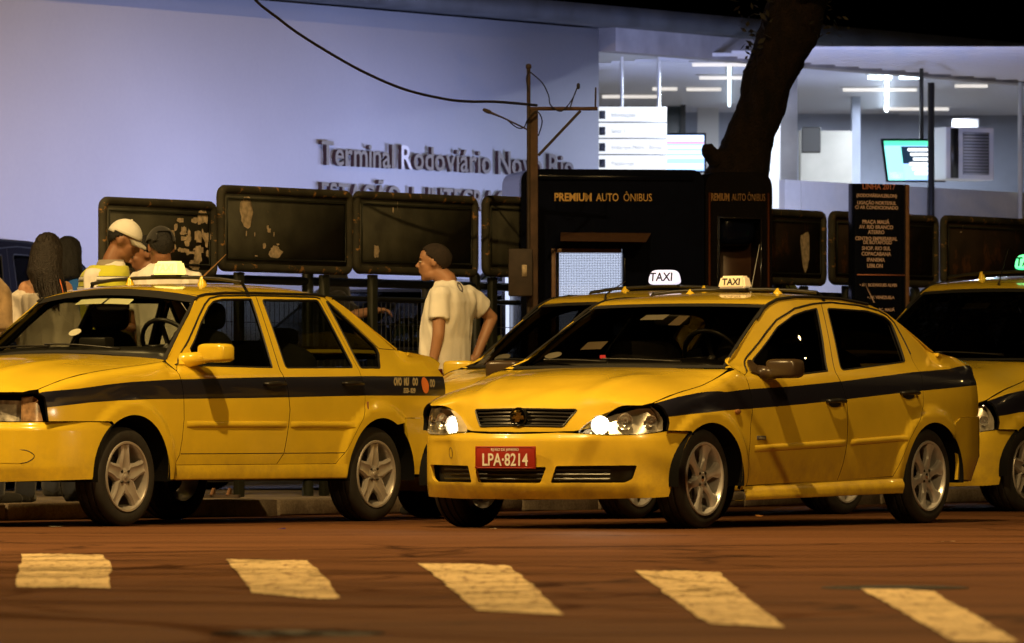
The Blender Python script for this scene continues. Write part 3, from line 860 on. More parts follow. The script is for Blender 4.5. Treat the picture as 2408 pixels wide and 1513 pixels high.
# painted stripes across the road: corners measured on the ground plane
def ground(px, py, z=0.0):
    Y = (CAM_H - z) * F_PX / (py - 995)
    return Vector(((px - 1204) / F_PX * Y, Y, z))
WHITEPAINT = noise_mat('worn_road_paint', (.50, .37, .19), (.70, .53, .29), 4.0, rough=.8, fine=40.0, bump=.2)
_nt = WHITEPAINT.node_tree; _b = _nt.nodes['Principled BSDF']; _src = _b.inputs['Base Color'].links[0].from_socket
_tc = _nt.nodes.new('ShaderNodeTexCoord'); _mp = _nt.nodes.new('ShaderNodeMapping'); _mp.inputs['Scale'].default_value = (9, 1.1, 1)
_n = _nt.nodes.new('ShaderNodeTexNoise'); _n.inputs['Scale'].default_value = 2.2; _n.inputs['Detail'].default_value = 9; _n.inputs['Roughness'].default_value = .75
_r = _nt.nodes.new('ShaderNodeValToRGB'); _r.color_ramp.elements[0].position = .52; _r.color_ramp.elements[1].position = .61
_m = _nt.nodes.new('ShaderNodeMixRGB'); _m.inputs['Color2'].default_value = (.16, .08, .036, 1)
_nt.links.new(_tc.outputs['Object'], _mp.inputs['Vector']); _nt.links.new(_mp.outputs['Vector'], _n.inputs['Vector']); _nt.links.new(_n.outputs['Fac'], _r.inputs['Fac']); _nt.links.new(_r.outputs['Color'], _m.inputs['Fac']); _nt.links.new(_src, _m.inputs['Color1']); _nt.links.new(_m.outputs['Color'], _b.inputs['Base Color'])
stripes = [[(48, 1302), (150, 1303), (245, 1305), (250, 1316), (261, 1325), (258, 1352), (262, 1383), (180, 1380), (90, 1381), (36, 1380), (40, 1352), (44, 1335), (52, 1318)],
           [(530, 1315), (630, 1316), (722, 1318), (750, 1342), (775, 1368), (800, 1407), (745, 1408), (690, 1403), (596, 1394), (575, 1370), (556, 1345)],
           [(985, 1325), (1100, 1326), (1195, 1330), (1228, 1355), (1262, 1385), (1325, 1446), (1215, 1440), (1120, 1436), (1085, 1405), (1040, 1365)],
           [(1493, 1342), (1600, 1343), (1690, 1346), (1720, 1372), (1762, 1410), (1848, 1477), (1745, 1470), (1668, 1466), (1590, 1415), (1540, 1376)],
           [(2015, 1382), (2120, 1384), (2200, 1392), (2225, 1412), (2265, 1430), (2400, 1511), (2330, 1510), (2240, 1507), (2160, 1460), (2080, 1415)]]
random.seed(5)
for s in stripes:
    pl = resample(s, 9)
    pl = [(x + random.uniform(-4.0, 4.0), y + random.uniform(-1.0, 1.0)) for x, y in pl]
    quad_obj('painted_stripe', [ground(x, y, .004) for x, y in pl], WHITEPAINT, road)

# iron covers let into the road
IRON = pm('cast_iron', (.022, .016, .012), rough=.7, metal=.0, spec=.15, noise=.4, nscale=40)
def manhole(px, py, r, label):
    c = ground(px, py)
    m = empty('manhole_cover', c); tag(m, label, 'manhole cover')
    bm = bmesh.new(); bm_lathe(bm, [(r + .05, .001), (r + .045, .005), (r + .004, .006), (r, .002)], 40, 'Z'); bmesh.ops.recalc_face_normals(bm, faces=bm.faces)
    build('frame_ring', bm, IRON, m)
    bm = bmesh.new(); bm_lathe(bm, [(.001, .004), (r * .3, .004), (r * .32, .007), (r * .55, .007), (r * .57, .003), (r * .8, .003), (r * .82, .007), (r - .01, .007), (r - .008, .002)], 40, 'Z'); bmesh.ops.recalc_face_normals(bm, faces=bm.faces)
    build('lid', bm, IRON, m)
manhole(700, 1492, .20, 'shiny iron manhole cover at the bottom edge of the road')
manhole(2105, 1384, .22, 'dark iron manhole cover just above the rightmost painted stripe')

# ------------------------------------------------------------------ street lamps (sodium), standing outside the picture
SODIUM = (1.0, .65, .24)
GALV = pm('galvanised_steel', (.30, .30, .30), rough=.5, metal=.8)
def street_lamp(base, reach, h, power, label, aim, cut=172):
    base = Vector(base); r = empty('street_lamp', base); tag(r, label, 'street lamp', 'sodium street lamps')
    d = Vector(reach)
    bm = bmesh.new(); bm_tube(bm, [(0, 0, 0), (0, 0, h * .5), (0, 0, h)], [.10, .08, .06], 12); build('pole', bm, GALV, r)
    bm = bmesh.new(); bm_tube(bm, [(0, 0, h - .4), Vector((0, 0, h)) + d * .4 + Vector((0, 0, .25)), Vector((0, 0, h)) + d + Vector((0, 0, .3))], .035, 8); build('arm', bm, GALV, r)
    hp = Vector((0, 0, h + .28)) + d
    hd = superell('lamp_head', hp, (.35, .16, .10), .7, GALV, r)
    bm = bmesh.new(); bmesh.ops.create_uvsphere(bm, u_segments=16, v_segments=8, radius=.11); bmesh.ops.scale(bm, vec=(1.6, 1, .5), verts=bm.verts); bmesh.ops.translate(bm, vec=hp - Vector((0, 0, .10)), verts=bm.verts)
    build('lamp_glass', bm, em('sodium_glow', SODIUM, 260.0), hd)
    if not power: return r
    ld = bpy.data.lights.new('sodium_light', 'SPOT'); ld.energy = power; ld.color = SODIUM; ld.shadow_soft_size = .085; ld.spot_size = rad(cut); ld.spot_blend = .35
    lo = bpy.data.objects.new('sodium_light', ld); col.objects.link(lo); lo.parent = hd; lo.location = hp - Vector((0, 0, .18))
    tgt = Vector(aim) - (base + lo.location)
    lo.rotation_euler = tgt.to_track_quat('-Z', 'Y').to_euler()
    return r
LAMPS = [((-4.7, 34.0, 0), (4.2, 1.0, 0), 11.5, 6200, 'tall sodium street lamp with a long arm over the road', (-.5, 35.0, 0)),
         ((9.5, 22.0, 0), (-1.4, 1.0, 0), 11.5, 5600, 'tall sodium street lamp on the near side of the road, right', (8.1, 23.0, 0)),
         ((-11.0, 40.0, 0), (1.4, -.6, 0), 9.5, 4600, 'sodium street lamp on the pavement beyond the left edge', (-8.0, 40.6, 0), 106)]
LAMPS += [((17.0, 52.0, 0), (-1.5, -.8, 0), 9.0, 0, 'added street lamp for glints in the paint, beyond the right edge, nearer one', (15, 50, 0)),  # unseen lamps without beams, added for their highlights on the car paint
          ((27.0, 68.0, 0), (-1.5, -.8, 0), 9.0, 0, 'added street lamp for glints in the paint, beyond the right edge, farther one', (25, 66, 0)),
          ((-14.0, 12.0, 0), (1.5, .8, 0), 9.0, 0, 'added street lamp for glints in the paint, behind the camera, left', (-12, 13, 0)),
          ((14.0, -4.0, 0), (-1.5, .8, 0), 9.0, 0, 'added street lamp for glints in the paint, behind the camera, right', (12, -3, 0))]
for q in LAMPS: street_lamp(*q)

# bare tree on the near side, outside the picture: its low branches throw the twig shadows on the stripes
BARKN = pm('grey_bark', (.10, .075, .055), rough=.9, noise=.5, nscale=20)
ot = empty('bare_tree', (-7.4, 29.2, 0)); tag(ot, 'bare tree with low branches over the road, outside the left edge', 'tree')
bm = bmesh.new(); bm_tube(bm, [(0, 0, 0), (.05, .05, 1.7), (.25, .1, 3.4)], [.17, .14, .11], 10); build('trunk', bm, BARKN, ot)
rgb = random.Random(12)
def branch(p, d, L, r, lev, bm):
    pts = [p]; q = p.copy(); dd = d.copy()
    for i in range(6):
        dd = (dd + Vector((rgb.gauss(0, .16), rgb.gauss(0, .16), rgb.gauss(0, .05) - .02 * lev))).normalized(); q = q + dd * L / 6
        q.z = min(4.2, max(3.25, q.z)); pts.append(q.copy())
    bm_tube(bm, pts, [max(.016, r * (1 - .6 * i / 6)) for i in range(7)], 6)
    if lev < 3:
        for i in range(2, 7):
            for _ in range(1 if lev else 2):
                a = rgb.uniform(-1, 1); e = (dd + Vector((-dd.y, dd.x, 0)) * a * 1.1 + Vector((0, 0, rgb.uniform(-.05, .10)))).normalized()
                branch(pts[i], e, L * rgb.uniform(.35, .6), r * .5, lev + 1, bm)
for ang, L in ((8, 7.5), (-10, 8.0), (24, 6.5), (0, 9.5), (-4, 11.0)):
    bm = bmesh.new(); branch(Vector((.25, .1, 3.3)), Vector((math.cos(rad(ang)), math.sin(rad(ang)), .04)).normalized(), L, .075, 1, bm)
    build('limb', bm, BARKN, ot)

_lamp = Vector((-.5, 35.0, 11.6))
for cx_, cy_ in ((150, 1340), (300, 1352), (660, 1358), (760, 1380), (1120, 1378), (1230, 1400), (1180, 1425), (1640, 1395), (1760, 1440)):
    S_ = ground(cx_, cy_); Q_ = S_ + (_lamp - S_) * (3.15 / 11.6) - Vector((-7.4, 29.2, 0)); bm = bmesh.new()
    for k in range(3):
        a_ = rgb.uniform(-.5, .5) + (0 if k % 2 else 1.1); d_ = Vector((math.cos(a_), math.sin(a_), 0)); n_ = Vector((-d_.y, d_.x, 0)); L_ = rgb.uniform(.35, .6); o_ = Vector((rgb.uniform(-.12, .12), rgb.uniform(-.5, .5), 0))
        bm_tube(bm, [Q_ + o_ + d_ * L_ * t + n_ * .22 * (t * t - .5) + Vector((0, 0, .05 * t)) for t in (-1, -.6, -.2, .2, .6, 1)], [.026, .032, .030, .026, .020, .012], 6)
    s0_ = Vector((.25, .1, 3.35)); m_ = s0_.lerp(Q_, .55) + Vector((0, .25, .25))
    bm_tube(bm, [s0_, s0_.lerp(m_, .6), m_, Q_], [.05, .04, .03, .022], 6)
    build('limb', bm, BARKN, ot)

# ------------------------------------------------------------------ railing with framed panels behind the taxis
BF = 2.5
def on_b(px, b):                      # where a view column meets the street line b
    k = (px - 1204) / F_PX
    # ORG + a U + b R = (kY, Y)
    cx = ORG.x + b * R.x; cy = ORG.y + b * R.y
    a = (k * cy - cx) / (U.x - k * U.y)
    Y = cy + a * U.y
    return a, Y
def z_at(py, Y): return CAM_H + (995 - py) / F_PX * Y
def chipped(name, base, chip, scale, thr, streak=(1, 1, 1)):
    if name in MATS: return MATS[name]
    m, nt, b = nodes_of(name); N = nt.nodes; L = nt.links
    tc = N.new('ShaderNodeTexCoord'); mp = N.new('ShaderNodeMapping'); mp.inputs['Scale'].default_value = streak; L.new(tc.outputs['Object'], mp.inputs['Vector'])
    n1 = N.new('ShaderNodeTexNoise'); n1.inputs['Scale'].default_value = scale; n1.inputs['Detail'].default_value = 10; n1.inputs['Roughness'].default_value = .7
    L.new(mp.outputs['Vector'], n1.inputs['Vector'])
    cr = N.new('ShaderNodeValToRGB'); cr.color_ramp.elements[0].position = thr; cr.color_ramp.elements[0].color = (*base, 1); cr.color_ramp.elements[1].position = thr + .03; cr.color_ramp.elements[1].color = (*chip, 1)
    L.new(n1.outputs['Fac'], cr.inputs['Fac'])
    n3 = N.new('ShaderNodeTexNoise'); n3.inputs['Scale'].default_value = 5; n3.inputs['Detail'].default_value = 6; L.new(tc.outputs['Object'], n3.inputs['Vector'])
    mr = N.new('ShaderNodeMapRange'); mr.inputs['From Min'].default_value = .3; mr.inputs['From Max'].default_value = .7; mr.inputs['To Min'].default_value = .55; mr.inputs['To Max'].default_value = 1.2; L.new(n3.outputs['Fac'], mr.inputs['Value'])
    mx = N.new('ShaderNodeMixRGB'); mx.blend_type = 'MULTIPLY'; mx.inputs['Fac'].default_value = 1; L.new(cr.outputs['Color'], mx.inputs['Color1']); L.new(mr.outputs['Result'], mx.inputs['Color2'])
    L.new(mx.outputs['Color'], b.inputs['Base Color']); b.inputs['Roughness'].default_value = .75; b.inputs['Specular IOR Level'].default_value = .25
    bp = N.new('ShaderNodeBump'); bp.inputs['Strength'].default_value = .4; bp.inputs['Distance'].default_value = .003; L.new(n1.outputs['Fac'], bp.inputs['Height']); L.new(bp.outputs['Normal'], b.inputs['Normal'])
    MATS[name] = m
    return m
GREENP = chipped('chipped_green_paint', (.058, .056, .040), (.20, .13, .07), 9.0, .64)
GREENT = chipped('chipped_green_rail', (.050, .046, .032), (.34, .18, .06), 14.0, .58, (1, .3, 1))
BROWNP = chipped('brown_stained_panel', (.030, .018, .010), (.09, .038, .014), 3.0, .58, (1, 1, .5))
SCRAP = pm('torn_poster_paper', (.60, .47, .32), rough=.9, noise=.5, nscale=25)
GREYT = pm('dark_green_steel', (.018, .020, .012), rough=.5, noise=.3, nscale=12)

def scrap_poly(w, h, n, rng):
    pts = []
    for k in range(n):
        a = 2 * math.pi * k / n; r = .5 * rng.uniform(.55, 1.0)
        pts.append((max(-.5, min(.5, math.copysign(abs(math.cos(a)) ** .7, math.cos(a)) * r)) * w, max(-.5, min(.5, math.copysign(abs(math.sin(a)) ** .7, math.sin(a)) * r)) * h))
    return pts
def framed_panel(px0, px1, top, bot, label, mat_sheet, scraps, seed, b=BF, legs=True):
    rng = random.Random(seed)
    a0, Y0 = on_b(px0, b); a1, Y1 = on_b(px1, b)
    zt_ = (z_at(top, Y0) + z_at(top + (px1 - px0) * .034, Y1)) / 2; zb_ = (z_at(bot, Y0) + z_at(bot + (px1 - px0) * .022, Y1)) / 2
    w = a1 - a0; h = zt_ - zb_
    root = empty('railing_panel', st(a0, b, .10), STREET_ROT); tag(root, label, 'panel', 'framed panels along the railing')
    zb = zb_ - .10; zt = zt_ - .10
    r = .030
    fr = roundpoly([(r, zb + r), (w - r, zb + r), (w - r, zt - r), (r, zt - r)], .055, 5)
    bm = bmesh.new(); bm_tube(bm, [(x, 0, z) for x, z in fr], r, 10, True); bmesh.ops.recalc_face_normals(bm, faces=bm.faces); build('frame', bm, GREENT, root)
    box('sheet', (w / 2, .004, (zb + zt) / 2), (w - .06, .012, h - .06), mat_sheet, root)
    bm = bmesh.new(); bm_tube(bm, [(x, -.012, z) for x, z in [(.09, zb + .09), (w - .09, zb + .09), (w - .09, zt - .09), (.09, zt - .09)]], .007, 5, True); build('inner_bead', bm, GREYT, root)
    if legs:
        for x in (w * .18, w * .82):
            box('post', (x, .03, zb / 2), (.07, .05, zb), GREYT, root, .008)
    for (fx, fz, sw, sh, n) in scraps:
        for q in range(n):
            x = fx * w + rng.gauss(0, sw * .28) * w if n > 1 else fx * w; z = zb + fz * h + (rng.gauss(0, sh * .28) * h if n > 1 else 0)
            ww = sw * w * (rng.uniform(.06, .26) if n > 1 else 1); hh = sh * h * (rng.uniform(.06, .30) if n > 1 else 1)
            x = max(.1, min(w - .1, x)); z = max(zb + .09, min(zt - .09, z))
            pl = scrap_poly(ww, hh, rng.randint(12, 18), rng)
            bm = bmesh.new(); bm.faces.new([bm.verts.new((x + dx, -.0040 - .0006 * (q % 5), z + dz)) for dx, dz in pl])
            bmesh.ops.triangulate(bm, faces=bm.faces[:])
            build('paper_scrap', bm, SCRAP, root, False)
    return root
framed_panel(235, 507, 463, 650, 'dark green framed panel with many torn poster scraps, behind the white-capped man', GREENP, [(.72, .56, .40, .50, 12), (.78, .45, .40, .75, 26)], 1)
framed_panel(513, 826, 436, 640, 'dark green framed panel with torn scraps, above the old taxi roof', GREENP, [(.20, .70, .11, .40, 1), (.41, .42, .13, .42, 5), (.42, .25, .12, .16, 1), (.22, .55, .12, .5, 4), (.3, .2, .25, .12, 3)], 2)
framed_panel(831, 1121, 450, 646, 'dark green framed panel with one tall scrap, behind the man in white', GREENP, [(.31, .64, .10, .42, 2), (.18, .28, .05, .2, 1)], 3)
framed_panel(1136, 1300, 460, 652, 'dark green framed panel partly hidden by the utility pole', GREENP, [], 4)
framed_panel(1700, 1940, 487, 668, 'brown stained framed panel just right of the kiosk', BROWNP, [(.8, .45, .12, .6, 1)], 5)
framed_panel(1951, 2204, 497, 672, 'brown stained framed panel behind the bus line sign', BROWNP, [], 6)
framed_panel(2214, 2470, 507, 675, 'brown stained framed panel at the right edge', BROWNP, [(.18, .72, .12, .34, 2)], 7)

# low mesh railing under the panels
rl = empty('mesh_railing', st(0, BF + .10, .10), STREET_ROT); tag(rl, 'dark pipe railing with wire mesh under the green panels', 'railing')
aL, _ = on_b(330, BF); aR, _ = on_b(2480, BF)
zr = 1.50
for z in (1.47, 1.36, .12):
    bm = bmesh.new(); bm_tube(bm, [(aL, 0, z), (aR, 0, z)], .030 if z > 1.4 else .018, 8); build('rail', bm, GREYT, rl)
nb = int((aR - aL) / 1.9)
for k in range(nb + 1):
    x = aL + (aR - aL) * k / nb
    bm = bmesh.new(); bm_tube(bm, [(x, 0, 0), (x, 0, 1.54), (x, 0, 1.57)], [.04, .04, .02], 10); build('post', bm, GREYT, rl)
    if k < nb:
        bm = bmesh.new(); x1 = aL + (aR - aL) * (k + 1) / nb
        n = int((x1 - x) / .055)
        for q in range(1, n): bm_tube(bm, [(x + (x1 - x) * q / n, 0, .12), (x + (x1 - x) * q / n, 0, 1.36)], .0028, 4, caps=False)
        for q in range(1, 7): bm_tube(bm, [(x, .004, .12 + .177 * q), (x1, .004, .12 + .177 * q)], .0028, 4, caps=False)
        o = build('wire_mesh', bm, GREYT, rl, False); o['kind'] = 'stuff'

# ------------------------------------------------------------------ kiosk and ticket machine
NAVY = pm('kiosk_navy_gloss', (.0025, .0035, .010), rough=.18, coat=0, spec=.12, noise=.3, nscale=6)
NAVY2 = pm('machine_black_gloss', (.006, .005, .006), rough=.16, coat=.5)
GOLDL = pm('gold_lettering', (.62, .36, .08), rough=.5)
BROWNW = pm('brown_trim', (.20, .10, .05), rough=.5, noise=.3, nscale=20)
k0 = at(1225, 995, 51.55); k1 = at(1656, 995, 51.75); kd = (k1 - k0); kd.z = 0
KW = kd.length; krot = math.atan2(kd.y, kd.x)
ki = empty('kiosk', (k0.x, k0.y, .10), krot); tag(ki, 'dark navy kiosk lettered PREMIUM AUTO ÔNIBUS with lit meshed window', 'kiosk')
def kx(px): return (px - 1225) / (1656 - 1225) * KW
def kz(py): return z_at(py, 51.6) - .10
ztop = kz(398); wx0, wx1 = kx(1297), kx(1472); wz1, wz0 = kz(585), kz(790)
T = .08; DP = .9
# front wall built round the window opening
bm = bmesh.new()
def wallbox(x0, x1, z0, z1, y0=0, y1=T): bm_box(bm, ((x0 + x1) / 2, (y0 + y1) / 2, (z0 + z1) / 2), (x1 - x0, y1 - y0, z1 - z0))
out = roundpoly([(0, 0), (KW, 0), (KW, ztop), (0, ztop)], .10, 6)
def kchart(x, z): return Vector((x, 0, z))
bm.free()
panel('front_wall', kchart, out, NAVY, ki, holes=[[(wx0, wz0), (wx1, wz0), (wx1, wz1), (wx0, wz1)]], step=.2, flange=.08, outdir=Vector((0, -1, 0)))
bm = bmesh.new(); V = []
for i in range(len(out)):
    a = out[i]; b_ = out[(i + 1) % len(out)]
    bm.faces.new([bm.verts.new(p) for p in ((a[0], 0, a[1]), (b_[0], 0, b_[1]), (b_[0], DP, b_[1]), (a[0], DP, a[1]))])
bmesh.ops.remove_doubles(bm, verts=bm.verts, dist=1e-4)
bm.faces.new([v for v in sorted([v for v in bm.verts if v.co.y > DP - .01], key=lambda v: math.atan2(v.co.z - ztop / 2, v.co.x - KW / 2))])
build('shell', bm, NAVY, ki, False)
box('roof_band', (KW / 2, -.012, kz(418)), (KW - .16, .02, .035), NAVY, ki, .006)
for tx, px, sz, bd in (('PREMIUM', 1347, .079, .0022), ('AUTO', 1428, .079, .0006), ('ÔNIBUS', 1499, .079, -.0008)):
    M = frame_matrix((kx(px), -.004, kz(465)), (1, 0, 0), (0, 0, 1))
    text_mesh('lettering', tx, sz, GOLDL, ki, M, extrude=.001, bold=bd, sx=.84 if tx == 'PREMIUM' else .74)
# back wall glows by itself, standing in for the lit room behind the mesh
GLOWROOM = em('glowing_booth_lining', (.66, .75, 1.0), .95)
rm = box('glowing_back_wall', ((wx0 + wx1) / 2, .55, (wz0 + wz1) / 2), (wx1 - wx0 + .5, .03, wz1 - wz0 + .3), GLOWROOM, ki)
box('curtain_edge', (wx0 + .05, .30, (wz0 + wz1) / 2), (.10, .03, wz1 - wz0), BROWNW, ki)
bm = bmesh.new(); n = 46
for q in range(1, n): bm_tube(bm, [(wx0 + (wx1 - wx0) * q / n, .05, wz0), (wx0 + (wx1 - wx0) * q / n, .05, wz1)], .0015, 4, caps=False)
m_ = int((wz1 - wz0) / ((wx1 - wx0) / n))
for q in range(1, m_): bm_tube(bm, [(wx0, .054, wz0 + (wz1 - wz0) * q / m_), (wx1, .054, wz0 + (wz1 - wz0) * q / m_)], .0015, 4, caps=False)
o = build('window_mesh', bm, GREYT, ki, False); o['kind'] = 'stuff'
for (x, w) in ((wx0 + .012, .03), (wx1 - .012, .03)): box('window_frame', (x, .02, (wz0 + wz1) / 2), (w, .08, wz1 - wz0), BROWNW if x < kx(1350) else NAVY, ki, .004)
box('window_frame', ((wx0 + wx1) / 2, .02, wz1 - .015), (wx1 - wx0 - .07, .078, .03), BROWNW, ki, .004)
# sloping awning
bm = bmesh.new(); aw = [(kx(1318), -.005, kz(547)), (kx(1530), -.005, kz(548)), (kx(1500), -.34, kz(572)), (kx(1300), -.34, kz(570))]
f = bm.faces.new([bm.verts.new(p) for p in aw]); bmesh.ops.solidify(bm, geom=[f], thickness=.03); build('awning', bm, BROWNW, ki, False)
# ticket machine next to it
t0 = at(1659, 995, 51.75); t1 = at(1816, 995, 51.9); td = t1 - t0; td.z = 0; TW = td.length
tm = empty('ticket_machine', (t0.x, t0.y, .10), math.atan2(td.y, td.x)); tag(tm, 'tall black glossy booth with a recessed hood, right of the kiosk', 'booth')
def tx_(px): return (px - 1659) / (1816 - 1659) * TW
tz = lambda py: z_at(py, 52.1) - .10
zt3 = tz(408)
out = roundpoly([(0, 0), (TW, 0), (TW, zt3), (0, zt3)], .12, 6)
rx0, rx1 = tx_(1690), tx_(1790); rz1, rz0 = tz(515), tz(830)
panel('front', lambda x, z: Vector((x, 0, z)), out, NAVY2, tm, holes=[[(rx0, rz0), (rx1, rz0), (rx1, rz1), (rx0, rz1)]], step=.15, flange=.25, outdir=Vector((0, -1, 0)))
box('body', (TW / 2, .62, zt3 / 2 - .06), (TW - .02, .74, zt3 - .14), NAVY2, tm, .03)
box('recess_back', ((rx0 + rx1) / 2, .235, (rz0 + rz1) / 2), (rx1 - rx0 + .02, .02, rz1 - rz0 + .02), pm('machine_recess', (.075, .036, .020), rough=.45, noise=.5, nscale=5), tm)
bm = bmesh.new(); bm_tube(bm, [(rx0, -.004, rz0), (rx0, -.004, rz1), (rx1, -.004, rz1), (rx1, -.004, rz0)], .012, 6); build('recess_trim', bm, NAVY2, tm)
superell('hood', ((rx0 + rx1) / 2, .13, rz1 - .08), ((rx1 - rx0) * .46, .09, .12), .6, NAVY, tm)
for px in (1662, 1813): 
    bm = bmesh.new(); bm_tube(bm, [(tx_(px) + (.02 if px < 1700 else -.02), -.004, .1), (tx_(px) + (.02 if px < 1700 else -.02), -.004, zt3 - .15)], .010, 6); build('edge_trim', bm, pm('copper_trim', (.35, .12, .05), rough=.25, metal=.8), tm)
for txx, px, bd in (('PREMIUM', 1690, .002), ('AUTO', 1737, .0), ('ÔNIBUS', 1778, -.001)):
    M = frame_matrix((tx_(px), -.004, tz(468)), (1, 0, 0), (0, 0, 1))
    text_mesh('lettering', txx, .074, pm('gold_lettering_dull', (.22, .11, .03), rough=.5), tm, M, extrude=.001, bold=bd, sx=.52)

# ------------------------------------------------------------------ utility pole, box, bracket and wires
YP = 50.4
RUST = pm('rusty_pole_paint', (.085, .045, .026), rough=.8, noise=.5, nscale=8)
BARE = pm('dark_iron', (.05, .032, .022), rough=.7, noise=.4, nscale=15)
WIRE = pm('wire_black', (.012, .010, .010), rough=.6)
def P(px, py, Y=YP): return at(px, py, Y)
base = P(1252, 995); up = empty('utility_pole', (base.x, base.y, .10)); tag(up, 'rusty utility pole with side bracket and meter box beside the kiosk', 'pole')
def LP(px, py, dy=0.0): v = P(px, py, YP + dy); return Vector((v.x - base.x, v.y - base.y, v.z - .10))
def lt(name, pts, r, mat, n=8):
    bm = bmesh.new(); bm_tube(bm, pts, r, n); bmesh.ops.recalc_face_normals(bm, faces=bm.faces); return build(name, bm, mat, up, True, angle=rad(50))
p_ = LP(1253, 255); box('post', (p_.x, 0, p_.z / 2), (.072, .06, p_.z), RUST, up, .006)
p_ = LP(1243, 160); lt('conduit', [Vector((p_.x, -.03, LP(1240, 760).z)), Vector((p_.x, -.03, p_.z))], .013, BARE)
superell('conduit_cap', LP(1243, 157, -.03), (.02, .02, .02), .8, BARE, up)
lt('cross_arm', [LP(1240, 256, -.02), LP(1405, 256, -.02)], .013, RUST)
lt('brace', [LP(1365, 261, -.02), LP(1266, 366, -.02)], .010, BARE)
lt('rod', [LP(1400, 256, -.02), LP(1401, 206, -.02)], .006, BARE)
bx_ = LP(1224, 642); mb = box('meter_box', (bx_.x, -.10, bx_.z), (.17, .12, .33), BARE, up, .012)
q_ = LP(1233, 638); box('paper_notice', (q_.x, -.165, q_.z), (.035, .004, .08), SCRAP, mb)
lt('side_lamp_arm', [LP(1140, 260, -.1), LP(1180, 276, -.1), LP(1240, 305, -.05)], [.012, .007, .006], BARE, 6)
superell('side_lamp', LP(1146, 262, -.1), (.035, .018, .014), .8, BARE, up, Matrix.Rotation(rad(22), 3, 'Y'))
for nm, pts in (('loose_wire', [(1247, 170), (1275, 195), (1290, 225), (1295, 248), (1320, 262), (1345, 235), (1358, 205)]), ('loose_wire', [(1245, 165), (1238, 185), (1243, 215)]), ('loose_wire', [(1190, 280), (1215, 300), (1232, 300), (1242, 280), (1262, 262), (1275, 285), (1266, 320)]), ('loose_wire', [(1340, 256), (1350, 225), (1360, 200)])):
    lt(nm, [LP(x, y, -.05) for x, y in catmull(pts, 4)], .0045, WIRE, 5)
superell('wire_connector', LP(1360, 203, -.05), (.012, .012, .022), .8, WIRE, up)
cb = tube('overhead_cable', [at(x, y, 50.2 - (1250 - x) * .004) for x, y in catmull([(560, -60), (600, 0), (652, 42), (700, 78), (780, 128), (860, 172), (950, 210), (1040, 232), (1100, 239), (1170, 240), (1262, 248)], 6)], .0095, WIRE, None, 7)
tag(cb, 'black cable sagging from the upper left to the utility pole', 'cable')

# ------------------------------------------------------------------ bus line sign
YS = 54.0
s0 = at(2012, 995, YS); s1 = at(2137, 995, YS + .25); sd = s1 - s0; sd.z = 0; SW = sd.length
sg = empty('bus_line_sign', (s0.x, s0.y, .10), math.atan2(sd.y, sd.x)); tag(sg, 'tall navy sign listing LINHA 2017 stops behind the lit taxi', 'sign')
sz_ = lambda py: z_at(py, YS + .1) - .10
sx_ = lambda px: (px - 2012) / (2137 - 2012) * SW
zs_top = sz_(433)
box('board', (SW / 2, .05, zs_top / 2), (SW, .10, zs_top), pm('sign_navy', (.004, .005, .012), rough=.25, coat=.3, spec=.3), sg, .006)
box('edge_strip', (SW - .015, -.004, zs_top / 2), (.03, .012, zs_top - .01), BROWNW, sg, .003)
PINK = pm('sign_lettering_pale', (.72, .50, .42), rough=.6); ORG_L = pm('sign_lettering_orange', (.55, .19, .10), rough=.6)
rows = [('LINHA 2017', 2069, 440, .050, ORG_L), ('(RODOVIÁRIA/LEBLON)', 2064, 461, .030, PINK), ('LIGAÇÃO NORTE/SUL', 2064, 478, .031, PINK), ('C/ AR CONDICIONADO', 2064, 489, .031, PINK), ('PRAÇA MAUÁ', 2062, 523, .034, PINK), ('AV. RIO BRANCO', 2063, 535, .034, PINK), ('ATERRO', 2063, 547, .034, PINK), ('CENTRO EMPRESARIAL', 2063, 562, .032, PINK), ('DE BOTAFOGO', 2066, 571, .032, PINK), ('SHOP. RIO SUL', 2063, 585, .034, PINK), ('COPACABANA', 2063, 598, .034, PINK), ('IPANEMA', 2062, 612, .034, PINK), ('LEBLON', 2060, 626, .034, PINK), ('• AV. RODRIGUES ALVES', 2068, 671, .027, PINK), ('• AV. VENEZUELA', 2074, 700, .027, PINK), ('• PÇ. MAUÁ', 2085, 729, .027, PINK)]
for t_, px, py, h_, m_ in rows:
    M = frame_matrix((sx_(px) - .012, -.003, sz_(py)), (1, 0, 0), (0, 0, 1))
    w_ = len(t_) * h_ * .66
    text_mesh('lettering', t_, h_ * 1.15, m_, sg, M, extrude=.0008, bold=.0008, sx=min(1.0, (SW - .05) / w_))
box('divider', (SW / 2 - .012, -.002, sz_(647)), (SW - .05, .006, .008), ORG_L, sg)
bm = bmesh.new(); bm_tube(bm, [(sx_(2030), -.02, sz_(668)), (sx_(2052), -.02, sz_(712))], .004, 5); build('route_line', bm, PINK, sg)
# ------------------------------------------------------------------ car designs (local x: rearwards from the front axle, y: to the kerb side, z: up)
SIGN_A = em('taxi_sign_glow_yellow', (1.0, 0.80, 0.16), 1.1)
SIGN_B = pm('taxi_sign_ivory', (0.80, 0.68, 0.45), rough=0.4, emit=(1.0, 0.70, 0.34), estr=0.22)
SIGN_C = em('taxi_sign_glow_white', (0.86, 0.80, 1.0), 0.85)
INK = pm('sign_ink_black', (0.01, 0.01, 0.012), rough=0.5)
INKG = em('sign_ink_green', (0.62, 0.72, 0.12), 0.75)
WHITE_INK = pm('white_lettering', (0.78, 0.76, 0.70), rough=0.5)
GREY_INK = pm('worn_lettering', (0.42, 0.36, 0.22), rough=0.6)
ORANGE_INK = pm('orange_sticker', (0.75, 0.20, 0.04), rough=0.5)
RED_PLATE = pm('plate_red', (0.30, 0.020, 0.011), rough=0.4)
